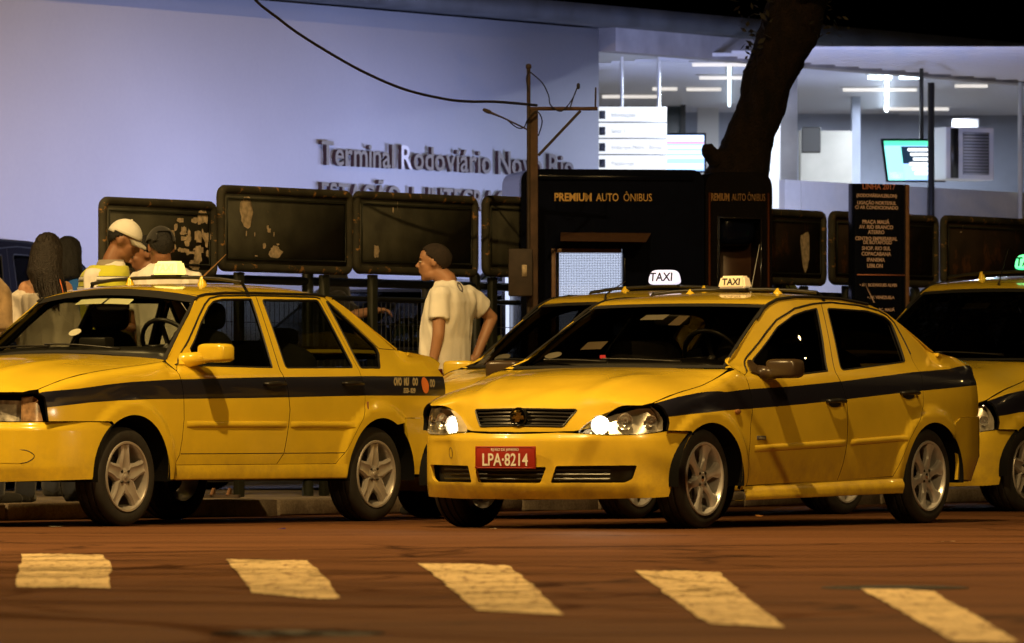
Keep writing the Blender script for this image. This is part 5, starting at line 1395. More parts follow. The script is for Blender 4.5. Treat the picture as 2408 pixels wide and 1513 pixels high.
DB = dict(
    paint=PAINT_B, Wp=[(-.75, .62), (-.6, .735), (-.45, .80), (-.3, .835), (0, .852), (.5, .855), (2.3, .855), (2.8, .848), (3.2, .818), (3.4, .775), (3.55, .72)],
    prof=[(.08, .12), (.14, .07), (.2, .045), (.3, .018), (.5, 0), (.7, .002), (.82, .015), (.88, .035), (.93, .064), (1.10, .145), (1.32, .262), (1.40, .31)], taper=(1.4, .11, 2.2, .05, .86),
    zt=B_zt, ye=B_ye,
    zt2=[(2.85, 1.035), (2.95, 1.018), (3.2, .992), (3.41, .958), (3.55, .925)], ye2=[(2.85, .745), (3.1, .73), (3.35, .68), (3.55, .60)],
    xcowl=.48, xtrunk=2.88, sh=.08, flare=.020,
    arches=[(.02, .275, .365, .325), (2.655, .275, .358, .328)], wheels=[(0.0, .283), (2.640, .283)], tyre_r=.285, Wp_wheel=.848,
    stripe_top=[(-.55, .675), (-.42, .705), (-.245, .734), (-.05, .755), (.157, .772), (.463, .793), (.981, .812), (1.618, .846), (2.493, .903), (3.17, .930), (3.55, .938)],
    stripe_bot=[(-.55, .618), (-.46, .627), (-.15, .652), (.157, .669), (.483, .681), (1.086, .708), (1.618, .739), (2.272, .778), (3.17, .822), (3.55, .836)],
    fender=[(.40, .215), (.463, .215)] + B_fshut + [(.45, .915), (.32, .889), (.25, .867), (.06, .814), (-.22, .764), (-.38, .724), (-.425, .708), (-.405, .672), (-.378, .63), (-.372, .60), (-.385, .556), (-.20, .553), (-.17, .53)] + ell(.02, .275, .365, .325, 124, -2, 26),
    side=[(.41, .912), (.44, .935), (.654, 1.024), (.873, 1.151), (1.069, 1.260), (1.14, 1.288), (1.251, 1.316), (1.461, 1.334), (1.7, 1.336), (2.0, 1.330), (2.305, 1.302), (2.53, 1.247), (2.68, 1.17), (2.84, 1.078), (2.92, 1.024), (3.0, 1.012), (3.2, .992), (3.36, .966), (3.43, .950), (3.38, .90), (3.36, .80), (3.355, .70), (3.345, .642), (3.02, .632), (2.94, .60), (2.90, .52)] + ell(2.655, .275, .358, .328, 44, 182, 26) + [(2.297, .205), (.467, .205)] + [(p[0] + .004, p[1]) for p in B_fshut] + [(.46, .912)],
    door_opening=B_fshut + [(.535, .892)] + B_frame + B_rshut2 + [(.465, .238)],
    door1=B_fshut + [(.535, .892)] + B_frame[:8] + B_rshut1 + [(.475, .240)],
    door2=list(reversed(B_rshut1)) + B_frame[7:] + B_rshut2,
    glass1=roundpoly([(.660, .853), (.650, .905), (.893, 1.030), (1.124, 1.154), (1.346, 1.227), (1.505, 1.254), (1.665, 1.271), (1.463, .903)], .012),
    glass2=roundpoly([(1.787, 1.275), (2.26, 1.265), (2.46, 1.235), (2.530, 1.198), (2.490, .966), (1.632, .908)], .03),
    drip=[(.95, 1.195), (1.069, 1.262), (1.14, 1.290), (1.251, 1.318), (1.461, 1.336), (1.7, 1.338), (2.0, 1.332), (2.305, 1.304)], gutter_r=.009,
    pillar=[(.41, .912), (.44, .935), (.654, 1.024), (.873, 1.151), (1.069, 1.260), (1.14, 1.288)], cpillar=[(2.53, 1.247), (2.68, 1.17), (2.84, 1.078), (2.92, 1.024)],
    frame_line=[(.54, .893)] + B_frame + [(2.590, 1.11), (2.608, 1.01)],
    seams=[[(1.745, 1.306), (1.545, .895)]],
    mould1=[(.53, 1.60, (.452, .484), .040)], mould2=[(1.645, 2.315, (.486, .511), .036)], handle1=(1.46, .728), handle2=(2.36, .778), handle_mat=BLACKPL,
    sill=(.41, 2.27, lambda u: .150 + .025 * u, lambda u: .235 + .036 * u, .040),
    mirror=((.71, .95, .912), (.066, .108, .056), pm('mirror_housing_brown', (.05, .032, .018), rough=.3)), mirror_base=([(.565, .885), (.70, .860), (.72, .955), (.69, .955)], .885),
    tub=(-.55, 3.35), belt=.90, cowl_x=.18,
    hood=dict(X=[(-.9, -.672), (-.80, -.664), (-.72, -.648), (-.65, -.618), (-.55, -.545), (-.45, -.45), (.6, .6)],
              Zc=[(.5, .925), (.28, .920), (0, .903), (-.2, .876), (-.45, .802), (-.55, .755), (-.65, .692), (-.72, .630), (-.80, .553), (-.9, .46)], q=.45, pmin=-.47, crease=.010, nosecrown=.45,
              holes=[roundpoly([(-.667, -.340), (-.667, .340), (-.768, .275), (-.768, -.275)], .015)],
              poly=[(-.805, 0), (-.80, .2), (-.79, .34), (-.765, .435), (-.71, .482), (-.65, .53), (-.585, .595), (-.53, .66), (-.485, .705)] + [(p, pchip(B_ye)(p) - .004) for p in (-.42, -.38, -.22, -.08, .06, .18)] + [(.30, .780), (.375, .765), (.395, .70), (.375, .58), (.335, .40), (.29, .2), (.275, 0)]),
    zd=[(.9, 1.17), (1.069, 1.264), (1.14, 1.290), (1.251, 1.320), (1.461, 1.338), (1.7, 1.341), (2.0, 1.334), (2.305, 1.305), (2.53, 1.250), (2.63, 1.215)],
    zc=[(1.04, 1.283), (1.2, 1.325), (1.45, 1.355), (1.7, 1.372), (2.0, 1.370), (2.3, 1.345), (2.6, 1.285)],
    roof=dict(front=(1.08, 1.13), rear=(2.61, 2.53)),
    ws=dict(xb=(.36, .445), zb=(.922, .922), xt=(1.08, 1.135), zt=(1.292, 1.284), y=(.712, .580), bulge=.035, topband=.05),
    rw=dict(xb=(3.03, 2.92), zb=(1.045, 1.028), xt=(2.62, 2.53), zt=(1.283, 1.250), y=(.705, .588), bulge=.02),
    boot=dict(Zc=[(2.9, 1.045), (3.2, 1.025), (3.41, .993), (3.55, .96)], x=(2.94, 3.45)),
    planF=[(-.785, 0), (-.775, .12), (-.745, .25), (-.70, .37), (-.64, .50), (-.57, .62), (-.49, .715), (-.40, .78), (-.28, .825), (-.15, .850)], insetF=insetB,
    planR=[(3.61, 0), (3.60, .2), (3.575, .4), (3.545, .55), (3.505, .66), (3.45, .735), (3.36, .785), (3.2, .822), (3.05, .840), (2.93, .850)],
    insetR=lambda sn, z, y: (max(0, .40 - z) * .35 + (.03 if z > .66 else 0) + max(0, z - .70) * .25) * (1 - .8 * sstep((sn - .6) / .3)),
    bumperF=lambda P: [(0, .170), (P.sy(.4), .170), (P.sx(-.45), .178), (P.sx(-.345), .185), (P.sx(-.325), .26), (P.sx(-.295), .34), (P.sx(-.25), .43), (P.sx(-.20), .50), (P.sx(-.168), .532), (P.sx(-.20), .552), (P.sx(-.36), .552), (P.sx(-.50), .533), (P.sy(.55), .530), (P.sy(.42), .540), (P.sy(.3), .545), (P.sy(.15), .538), (0, .536)],
    bumper_holes=lambda P: [roundpoly([(-P.sy(.24), .352), (P.sy(.24), .352), (P.sy(.205), .262), (-P.sy(.205), .262)], .012)] + [roundpoly([(s * P.sy(.292), .358), (s * P.sy(.695), .362), (s * P.sy(.675), .285), (s * P.sy(.64), .264), (s * P.sy(.262), .262)], .012) for s in (1, -1)],
    bumperR=lambda P: [(0, .24), (P.sy(.6), .24), (P.sx(3.1), .258), (P.sx(3.0), .258), (P.sx(3.0), .36), (P.sx(2.97), .46), (P.sx(2.935), .55), (P.sx(2.95), .60), (P.sx(3.02), .628), (P.sx(3.37), .638), (P.sy(.5), .645), (0, .65)],
    tail=lambda P: [(P.sy(.45), .70), (P.sx(3.365), .70), (P.sx(3.345), .78), (P.sx(3.31), .86), (P.sx(3.345), .90), (P.sy(.45), .91)], tailpanel=(.655, .94),
    headlight=lambda P: roundpoly([(P.sy(.405), .546), (P.sy(.435), .585), (P.sy(.50), .634), (P.sy(.585), .672), (P.sx(-.50), .697), (P.sx(-.435), .692), (P.sx(-.405), .662), (P.sx(-.380), .620), (P.sx(-.385), .556), (P.sx(-.50), .537), (P.sy(.55), .534)], .012),
    housing=pm('lamp_housing_bright', (.72, .68, .60), rough=.25, metal=.55),
    bowls=lambda P: [(P.sy(.515), .588, .054, True), (P.sy(.64), .608, .046, False), (P.sx(-.445), .612, .03, False)], bulb_mat=em('headlight_bulb', (1.0, .86, .62), 45.0), beam=14.0, glow=1.3,
    rack=dict(x=[1.76], z=1.393, drop=.024, feet=(-.30, .30)), dash=(.60, .875), glass=GLASS_B, wsglass=GLASS_WS, style='six', alloy=ALLOYB, extra=extra_B)

def lift(D, k, z0=.6):
    L = lambda z: z + max(0.0, z - z0) * k
    P = lambda pl: [(p[0], L(p[1])) for p in pl]
    N = dict(D)
    for q in ('stripe_top', 'stripe_bot', 'fender', 'side', 'door_opening', 'door1', 'door2', 'glass1', 'glass2', 'drip', 'frame_line', 'zt', 'zt2', 'zd', 'zc', 'pillar', 'cpillar'): N[q] = P(D[q])
    N['taper'] = D['taper'][:4] + (L(D['taper'][4]),)
    N['prof'] = [(L(a), b) for a, b in D['prof']]
    N['seams'] = [P(s) for s in D['seams']]
    N['hood'] = dict(D['hood']); N['hood']['Zc'] = P(D['hood']['Zc'])
    N['boot'] = dict(D['boot']); N['boot']['Zc'] = P(D['boot']['Zc'])
    for g in ('ws', 'rw'):
        N[g] = dict(D[g]); N[g]['zb'] = tuple(L(v) for v in D[g]['zb']); N[g]['zt'] = tuple(L(v) for v in D[g]['zt'])
    m = D['mirror']; N['mirror'] = ((m[0][0], m[0][1], L(m[0][2])), m[1], D['paint']); N['mirror_base'] = (P(D['mirror_base'][0]), L(D['mirror_base'][1]))
    for h in ('handle1', 'handle2'): N[h] = (D[h][0], L(D[h][1]))
    hf, tf = D['headlight'], D['tail']
    N['headlight'] = lambda Q: P(hf(Q)); N['tail'] = lambda Q: P(tf(Q))
    bf = D['bowls']; N['bowls'] = lambda Q: [(a, L(b), c, False) for a, b, c, d in bf(Q)]
    N['tailpanel'] = (D['tailpanel'][0], L(D['tailpanel'][1])); N['belt'] = L(D['belt']); N['dash'] = (D['dash'][0], L(D['dash'][1]))
    N['rack'] = dict(D['rack']); N['rack']['z'] = L(D['rack']['z'])
    N['beam'] = None; N['bumperF'] = D['bumperF']
    return N

def extra_C(E):
    front_B(E, None)
    z = DC['rack']['z']
    taxi_sign(E['root'], (DC['rack']['x'][0], 0, z + .01), (.085, .225, .098), SIGN_C, INK, 'dome')
    sticker(E, 'round_permit', .64, .82, .10, .20, PAPER, True)
    antenna(E, 1.15, .12, .12, .25)
def extra_D(E):
    front_B(E, None)
    taxi_sign(E['root'], (1.46, -.1, DD['rack']['z'] + .01), (.12, .25, .11), em('taxi_sign_glow_green', (.05, 1.0, .30), 1.6), INK, 'dome')
    sticker(E, 'windscreen_permit', -.10, .22, .70, .79, pm('paper_dim', (.45, .36, .25), rough=.8))
    p = E['roof'](1.15, .0)
    tube('antenna', [p, p + Vector((.01, 0, .03)), p + Vector((.14, -.0, .26))], [.012, .006, .003], pm('antenna_chrome', (.7, .7, .7), rough=.2, metal=1), E['root'], 6)
    # whip aerial clamped to the bonnet edge of the car in front of it is part of this taxi's wing
DC = lift(DB, .12); DC['wsglass'] = GLASS_WS; DC['extra'] = extra_C; DC['rack'] = dict(x=[1.70], z=DC['zc'][3][1] + .025, drop=.035, feet=(-.30, .30))
DD = lift(DB, .34); DD['wsglass'] = GLASS_B; DD['extra'] = extra_D; DD['rack'] = dict(x=[1.46], z=DD['zc'][3][1] + .025, drop=.035, feet=(-.30, .30)); DD['paint'] = PAINT_B; DD['style'] = 'five'; DD['alloy'] = ALLOY; DC['res'] = 1.3; DD['res'] = 1.9
for _d in (DC, DD):
    _d['paint'] = PAINT_B

ROT = lambda th: rad(90 - th)
GRP = 'yellow taxis waiting at the kerb'
make_car(DA, 'taxi', (-2.919, 42.466, 0), ROT(33.5), 'older boxy yellow taxi with black stripe, in front of the people at the left', GRP)
make_car(DB, 'taxi', (.386, 41.453, 0), ROT(32), 'yellow taxi with lit headlights and red plate reading LPA 8214', GRP)
make_car(DC, 'taxi', (.095, 45.72, 0), ROT(32), 'yellow taxi half hidden behind the one with lit headlights, glowing white roof sign', GRP)
make_car(DD, 'taxi', (2.78, 49.40, 0), ROT(32), 'yellow taxi at the right edge with black windscreen and green roof light', GRP)
# ------------------------------------------------------------------ terminal building
WALLM = noise_mat('lavender_white_wall', (.58, .59, .68), (.64, .65, .74), .5, rough=.7, fine=25.0, bump=.03, fineamt=.06)
SLAB = pm('grey_concrete_slab', (.30, .29, .31), rough=.8, noise=.25, nscale=4)
DARKROOF = pm('dark_roof_edge', (.05, .055, .065), rough=.7, noise=.4, nscale=3)
CEIL = pm('ceiling_panels', (.60, .62, .68), rough=.28)
BW = 8.0
tb = empty('terminal_building', st(0, BW, .10), STREET_ROT); tag(tb, 'white bus terminal with wall lettering, flat roof and open lit hall', 'building')
aW0, _ = on_b(-500, BW); aW1, YW1 = on_b(1408, BW); aF1, _ = on_b(2750, BW)
box('lettered_wall', ((aW0 + aW1) / 2, .15, 1.96), (aW1 - aW0, .30, 3.92), WALLM, tb)
box('roof_slab', ((aW0 + aF1) / 2 - .2, 3.0, 4.02), (aF1 - aW0, 6.6, .16), DARKROOF, tb)
bm = bmesh.new(); bm_box(bm, ((aW1 + aF1) / 2 + .1, .02, 3.835), (aF1 - aW1 - .1, .20, .205)); build('fascia_beam', bm, SLAB, tb, False)
box('eaves_trim', ((aW0 + aW1) / 2, -.14, 3.985), (aW1 - aW0 + .1, .26, .06), DARKROOF, tb)

# raised letters on the wall, each one its own piece
LET_F = pm('letter_face_grey', (.30, .28, .24), rough=.4); LET_S = pm('letter_side_red', (.055, .022, .024), rough=.6); LET_GLINT = pm('letter_face_glint', (.85, .86, .90), rough=.25)
def letter_row(s, px0, px1, ztop, cap, seed):
    a0, _ = on_b(px0, BW); a1, _ = on_b(px1, BW)
    metas = []; x = 0.0
    for ch in s:
        if ch == ' ': x += cap * .42; continue
        c = bpy.data.curves.new('t', 'FONT'); c.body = ch; c.size = cap * 1.43; c.extrude = .018; c.offset = .004; c.resolution_u = 3
        o = bpy.data.objects.new('tmp_text', c); col.objects.link(o); dg = bpy.context.evaluated_depsgraph_get()
        me = bpy.data.meshes.new_from_object(o.evaluated_get(dg)); bpy.data.objects.remove(o); bpy.data.curves.remove(c)
        xs = [v.co.x for v in me.vertices]; w = max(xs) - min(xs)
        metas.append((ch, me, x - min(xs))); x += w + cap * .10
    k = (a1 - a0) / x
    white = True
    for ch, me, ox in metas:
        me.materials.clear(); me.name = 'letter'
        face = LET_F
        if ch == 'R' and white and s.startswith('Term'): face = LET_GLINT; white = False  # this R catches the light: its reflection is put into the face colour
        me.materials.append(face); me.materials.append(LET_S)
        for p in me.polygons: p.material_index = 0 if p.normal.z > .5 else 1
        M = frame_matrix((a0 + ox * k, -.045, ztop - cap), (1, 0, 0), (0, 0, 1)) @ Matrix.Diagonal((k, 1, 1, 1))
        me.transform(M)
        o = link('letter', me, tb)
_, YL = on_b(760, BW)
letter_row('Terminal Rodoviário Novo Rio', 742, 1338, z_at(332, YL) - .10, .195, 1)
letter_row('ESTAÇÃO de INTEGRAÇÃO', 742, 1240, z_at(430, YL) - .10, .175, 2)

# open hall on the right: ceiling, rear wall, columns, partition
def WB(name, p0, p1, z0, z1, thick, mat, parent=None, bev=0.0):      # wall between two plan points
    d = Vector((p1.x - p0.x, p1.y - p0.y, 0)); L = d.length; m = (p0 + p1) / 2
    rz = math.atan2(d.y, d.x)
    bm = bmesh.new(); bm_box(bm, (0, 0, (z1 - z0) / 2), (L, thick, z1 - z0), None, bev)
    o = build(name, bm, mat, parent, False)
    loc = Vector((m.x, m.y, z0))
    if parent:
        o.matrix_parent_inverse = parent.matrix_basis.inverted()
    o.location = loc; o.rotation_euler = (0, 0, rz)
    return o
bpy.context.view_layer.update()
HALLW = pm('hall_wall_blue_grey', (.36, .40, .50), rough=.6, noise=.2, nscale=2)
HALLD = pm('hall_dark_glass', (.03, .045, .05), rough=.15)
BEIGE = noise_mat('beige_partition', (.52, .50, .44), (.60, .58, .52), 1.2, rough=.6, fine=20, bump=.03, fineamt=.08)
bm = bmesh.new()
cp = [st(aW1 + .05, BW + .12), st(aF1, BW + .12), at(2900, 995, 80), at(1150, 995, 80)]
bm.faces.new([bm.verts.new((p.x, p.y, 3.90)) for p in cp]); o = build('hall_ceiling', bm, CEIL, tb, False); o.matrix_parent_inverse = tb.matrix_basis.inverted()
WB('hall_rear_wall', at(1150, 995, 75.5), at(2900, 995, 77.5), .1, 3.9, .2, HALLW, tb)
for (x0, x1, Y, y0, y1, m) in ((1430, 1600, 74.6, 232, 420, HALLD), (1600, 1612, 74.3, 200, 420, BLACKPL), (1640, 1690, 74.9, 245, 420, pm('hall_pale_door', (.62, .62, .62), rough=.5)), (2240, 2300, 74.8, 280, 420, pm('hall_pale_door', (.62, .62, .62), rough=.5))):
    WB('hall_panel', at(x0, 995, Y), at(x1, 995, Y), z_at(y1, Y), z_at(y0, Y), .08, m, tb)
for (x0, x1, Y, m) in ((1806, 1832, 66.6, pm('column_white', (.8, .8, .82), rough=.5)), (1834, 1874, 67.4, SLAB), (2002, 2022, 72.5, HALLW)):
    WB('column', at(x0, 995, Y), at(x1, 995, Y), .1, 3.89, .25, m, tb)
WB('beige_screen', at(1880, 995, 70.0), at(2001, 995, 70.2), z_at(440, 70), z_at(307, 70), .06, pm('grey_beige_screen', (.24, .23, .20), rough=.6, noise=.2, nscale=3), tb)
# partition behind the railing
pt = empty('partition', (0, 0, 0)); tag(pt, 'long beige partition wall behind the brown railing panels', 'partition')
pj = [1838, 1877, 2182, 2440]
for i in range(3):
    a0, Y0 = on_b(pj[i] + 1.0, 6.6); a1, Y1 = on_b(pj[i + 1] - 1.0, 6.6)
    WB('partition_board', st(a0, 6.6), st(a1, 6.6), .1, z_at(423, on_b(1840, 6.6)[1]), .06, BEIGE, pt)
a0, Y0 = on_b(2185, 6.52); p_ = st(a0, 6.5)
bm = bmesh.new(); bm_tube(bm, [(p_.x, p_.y, .1), (p_.x, p_.y, z_at(195, Y0))], .03, 8); build('steel_post', bm, BLACKPL, pt)
a0, Y0 = on_b(2395, 6.52); p_ = st(a0, 6.5)
bm = bmesh.new(); bm_tube(bm, [(p_.x, p_.y, .1), (p_.x, p_.y, z_at(195, Y0))], .022, 8); build('steel_post', bm, BEIGE, pt)
# loudspeaker
sp = WB('loudspeaker', at(1885, 995, 69.4), at(1929, 995, 69.4), z_at(360, 69.4), z_at(300, 69.4), .2, BLACKPL, None, .01); tag(sp, 'dark loudspeaker box on the column behind the tree', 'loudspeaker')
# air conditioner on the partition
YA = on_b(2262, 6.9)[1]
ac = WB('air_conditioner', at(2206, 995, YA), at(2320, 995, YA + .2), z_at(424, YA), z_at(300, YA), .30, pm('ac_casing', (.62, .62, .64), rough=.5), None, .012); tag(ac, 'grey air conditioner unit standing on the beige partition', 'air conditioner')
w_ = (at(2320, 995, YA).x - at(2206, 995, YA).x); h_ = z_at(300, YA) - z_at(424, YA)
for k in range(14):
    box('grille_bar', (.06 + .0, -.165, h_ * (.12 + .76 * k / 13)), (w_ * .58, .012, .012), pm('ac_bars', (.40, .40, .42), rough=.5), ac)
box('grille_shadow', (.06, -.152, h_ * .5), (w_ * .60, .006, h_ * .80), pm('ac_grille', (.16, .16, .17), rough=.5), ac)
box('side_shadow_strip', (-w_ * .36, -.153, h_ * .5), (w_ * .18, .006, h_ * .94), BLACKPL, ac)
# screens
def screen(px0, px1, py0, py1, Y, skew, label, bars, back, hang=None):
    r = empty('display_screen', at((px0 + px1) / 2, 995, Y)); r.location.z = z_at(py1, Y); tag(r, label, 'screen')
    w = (px1 - px0) / F_PX * Y; h = (py1 - py0) / F_PX * Y
    def q(name, u0, u1, v0, v1, y, mat):
        bm = bmesh.new(); s = lambda v: (1 - v) * skew
        pts = [((u0 - .5) * w + s(v0) * w * 1.0, y, v0 * h), ((u1 - .5) * w + s(v0) * w, y, v0 * h), ((u1 - .5) * w + s(v1) * w, y, v1 * h), ((u0 - .5) * w + s(v1) * w, y, v1 * h)]
        f = bm.faces.new([bm.verts.new(p) for p in pts]); bmesh.ops.solidify(bm, geom=[f], thickness=.004)
        return build(name, bm, mat, r, False)
    bm = bmesh.new(); q('casing', -.05, 1.05, -.05, 1.06, .02, BLACKPL)
    box('casing_back', (skew * w * .5, .07, h / 2), (w * 1.0, .09, h * .96), BLACKPL, r, .02)
    q('display', 0, 1, 0, 1, -.004, back)
    for (u0, u1, v0, v1, m) in bars: q('display_row', u0, u1, v0, v1, -.012, m)
    if hang:
        bm = bmesh.new(); bm_tube(bm, [(hang, .05, h * .9), (hang, .05, 3.9 - r.location.z)], .02, 8); build('hanger', bm, BLACKPL, r)
    return r
E_W = em('screen_white', (.85, .92, 1.0), 1.0); E_B = em('screen_blue', (.30, .52, 1.0), .75); E_BL = em('screen_pale_blue', (.55, .75, 1.0), .85); E_R = em('screen_red', (.9, .25, .3), .5)
E_G = em('screen_green', (.08, .75, .38), .7); E_T = em('screen_teal', (.25, .95, .85), .8); E_D = em('screen_dark', (.02, .05, .10), .3)
screen(1566, 1656, 318, 402, 66.0, 0, 'blue departures screen to the left of the tree trunk', [(.02, .98, .84, .98, E_W), (.0, 1, .76, .80, E_R), (.02, .98, .62, .70, E_BL), (.02, .98, .48, .56, E_BL), (.02, .98, .34, .42, E_BL), (.02, .98, .05, .20, E_BL)], E_B, .0)
rows = [(0, 1, .88, 1.0, E_G), (0, .30, .0, .86, E_T), (.30, 1, .42, .86, E_D)] + [(.42 + .04 * (k % 3), .94 - .05 * (k % 2), .74 - .12 * k, .81 - .12 * k, E_W) for k in range(6)] + [(.02, .28, .04, .20, E_W)]
screen(2078, 2206, 332, 424, 66.4, .09, 'green and teal information screen hanging above the beige partition', rows, E_B, .10)
# hanging direction board
YB = 65.2
db = empty('direction_board', at(1486, 995, YB)); db.location.z = z_at(404, YB); tag(db, 'bright white hanging direction board with four rows', 'sign')
BOARD = em('board_white_lit', (.92, .97, 1.0), .80)
w_ = 163 / F_PX * YB; h_ = (404 - 252) / F_PX * YB
box('board', (0, 0, h_ / 2), (w_, .08, h_), BOARD, db, .006)
for k in range(4):
    z = h_ * (.125 + .25 * k)
    box('row_gap', (0, -.043, h_ * .25 * k + .006), (w_, .004, .012), pm('board_gap', (.25, .27, .30), rough=.5), db)
    box('row_icon', (-w_ * .43, -.044, z), (w_ * .09, .006, h_ * .13), pm('board_icon', (.10, .11, .14), rough=.5), db)
    M = frame_matrix((-w_ * .30, -.046, z - .02), (1, 0, 0), (0, 0, 1))
    text_mesh('row_lettering', ['Plataformas', 'Embarque Metrô / Barcas', 'Setor 1', 'Informações'][k], .055, pm('board_ink', (.45, .47, .50), rough=.6), db, M, extrude=.001, align='LEFT', sx=.8)
for px in (1462, 1549):
    bm = bmesh.new(); x = (px - 1486) / F_PX * YB; bm_tube(bm, [(x, 0, h_), (x, 0, 3.9 - db.location.z)], .016, 8); build('hanging_rod', bm, em('rod_reflecting_light', (.85, .92, 1.0), .0) if False else pm('rod_white', (.85, .86, .88), rough=.25), db)
# slats of the hall ceiling
SLATM = pm('ceiling_slat', (.72, .74, .80), rough=.3)
bm = bmesh.new(); bm_box(bm, (0, 0, 0), (12.0, .07, .03)); slat_me = bpy.data.meshes.new('ceiling_slat'); bm.to_mesh(slat_me); bm.free(); slat_me.materials.append(SLATM)
for k in range(40):
    Y_ = 63.2 + .36 * k; c_ = at(1960, 995, Y_)
    o = bpy.data.objects.new('ceiling_slat', slat_me); col.objects.link(o); o.parent = tb; o.matrix_parent_inverse = tb.matrix_basis.inverted(); o.location = (c_.x + 1.3 + .62 * max(0.0, 66.5 - Y_) + 2.2, Y_, 3.872)
# fluorescent tubes under the hall ceiling
TUBE_W = em('tube_warm_white', (1.0, .92, .84), .62); TUBE_C = em('tube_cool_white', (.74, .88, 1.0), 9.0)
def tube_light(p0, p1, mat, where, power):
    c = (p0 + p1) / 2; d = p1 - p0; L = d.length
    r = empty('tube_light', (c.x, c.y, 3.90), math.atan2(d.y, d.x)); tag(r, where, 'ceiling light', 'fluorescent tubes under the hall ceiling')
    box('housing', (0, 0, -.02), (L, .07, .038), pm('tube_housing', (.45, .45, .46), rough=.4), r)
    bm = bmesh.new(); bm_tube(bm, [(-L / 2 + .03, 0, -.065), (L / 2 - .03, 0, -.065)], .016, 8); build('tube', bm, mat, r)
    if power:
        ld = bpy.data.lights.new('tube_area', 'AREA'); ld.shape = 'RECTANGLE'; ld.size = L; ld.size_y = .08; ld.energy = power; ld.color = (.78, .86, 1.0)
        lo = bpy.data.objects.new('tube_area', ld); col.objects.link(lo); lo.parent = r; lo.location = (0, 0, -.10)
def ceil_at(px, py): return at(px, py, (3.83 - CAM_H) * F_PX / (995 - py))
for (x0, x1, py, m, w, pw) in ((1409, 1562, 229, TUBE_W, 'warm fluorescent tube behind the white direction board', 0), (1527, 1600, 211, TUBE_W, 'short fluorescent tube above the blue screen', 0), (1607, 1703, 212, TUBE_W, 'fluorescent tube right above the blue screen', 0), (1637, 1800, 185, TUBE_W, 'fluorescent tube left of the trunk, middle row', 60), (1620, 1790, 154, TUBE_W, 'fluorescent tube left of the trunk, top row', 60), (1975, 2163, 213, TUBE_W, 'long fluorescent tube right of the trunk, second row', 60), (2034, 2104, 184, TUBE_C, 'brightest fluorescent tube above the green screen', 80), (2108, 2168, 184, TUBE_C, 'bright short fluorescent tube right of the brightest one', 0), (2071, 2238, 258, TUBE_W, 'fluorescent tube farthest back above the green screen', 70), (2238, 2330, 204, TUBE_W, 'added fluorescent tube brightening the air conditioner', 110)):  # the tube over the air conditioner is added to brighten that corner
    tube_light(ceil_at(x0, py), ceil_at(x1, py), m, w, pw)
tube_light(ceil_at(2085, 178), ceil_at(2085, 262), TUBE_C, 'glaring fluorescent tube pointing towards the camera, right of the trunk', 100)
tube_light(ceil_at(1715, 158), ceil_at(1715, 250), em('tube_cool_dim', (.70, .86, 1.0), 2.2), 'pale fluorescent tube pointing towards the camera, left of the trunk', 60)

# floodlights at the foot of the lettered wall
FLOODC = (.50, .57, 1.0)
def flood(px, b, z, aim, power, spot, label, blend=.6):
    a, Y = on_b(px, b); p = st(a, b, z)
    r = empty('flood_light', (p.x, p.y, .10)); tag(r, label, 'flood light', 'flood lights on the terminal wall')
    bm = bmesh.new(); bm_tube(bm, [(0, 0, 0), (0, 0, z - .22)], .03, 8); build('stand', bm, GALV, r)
    hd = box('housing', (0, 0, z - .10), (.22, .12, .18), BLACKPL, r, .01)
    ld = bpy.data.lights.new('flood_beam', 'SPOT'); ld.energy = power; ld.color = FLOODC; ld.spot_size = rad(spot); ld.spot_blend = blend; ld.shadow_soft_size = .15
    lo = bpy.data.objects.new('flood_beam', ld); col.objects.link(lo); lo.parent = r; lo.location = (0, 0, z - .10)
    d = aim - p
    lo.location = Vector((0, 0, z - .10)) + d.normalized() * .16
    lo.rotation_euler = d.to_track_quat('-Z', 'Y').to_euler()
def on_wall(px, py):
    a, Y = on_b(px, BW); return st(a, BW, z_at(py, Y))
flood(1000, 3.7, 1.95, on_wall(20, 230), 300, 120, 'flood light behind the green panel by the man in white, aimed at the wall')
flood(1400, 3.7, 1.95, on_wall(470, 200), 215, 120, 'flood light behind the kiosk, aimed at the wall')
flood(1740, 3.7, 1.95, on_wall(880, 170), 230, 120, 'flood light behind the black booth, aimed at the wall lettering')
flood(2090, 3.9, 1.85, on_wall(1300, 150), 330, 120, 'flood light behind the bus line sign, aimed at the wall end')
flood(2330, 4.0, 1.8, on_wall(1900, 130), 200, 110, 'added flood light brightening the roof beam, behind the right edge panel')  # added lamp, only there to brighten the roof beam

# ------------------------------------------------------------------ street tree
from mathutils import noise as mnoise
BARK = noise_mat('dark_bark', (.005, .0035, .003), (.016, .009, .006), 14.0, rough=.95, stretch=(1, 1, .35), fine=60.0, bump=1.0, bdist=.03)
YT = 54.2
tr = empty('street_tree', (at(1725, 995, YT).x, YT, .10)); tag(tr, 'dark leaning tree trunk rising behind the booth', 'tree')
cl = [(1722, 1215, 92), (1722, 900, 86), (1726, 600, 82), (1728, 470, 80), (1734, 400, 75), (1759, 333, 58), (1794, 241, 60), (1814, 175, 65), (1843, 110, 70), (1862, 50, 70), (1885, -20, 68), (1920, -130, 60), (1950, -260, 50), (1975, -420, 40), (1990, -600, 26)]
cl = catmull(cl, 9)
bm = bmesh.new(); rings = []; n = 40
for (px, py, hw) in cl:
    c = at(px, py, YT) - Vector((tr.location.x, YT, .10)); r = hw / F_PX * YT
    ring = []
    for k in range(n):
        a = 2 * math.pi * k / n; v = Vector((math.cos(a), math.sin(a), 0))
        q = c + v * r
        nz = mnoise.noise(Vector((q.x * 9, q.y * 9, q.z * 3.2))) * .030 + mnoise.noise(Vector((q.x * 30, q.y * 30, q.z * 14))) * .016
        ring.append(bm.verts.new(c + v * (r + nz)))
    rings.append(ring)
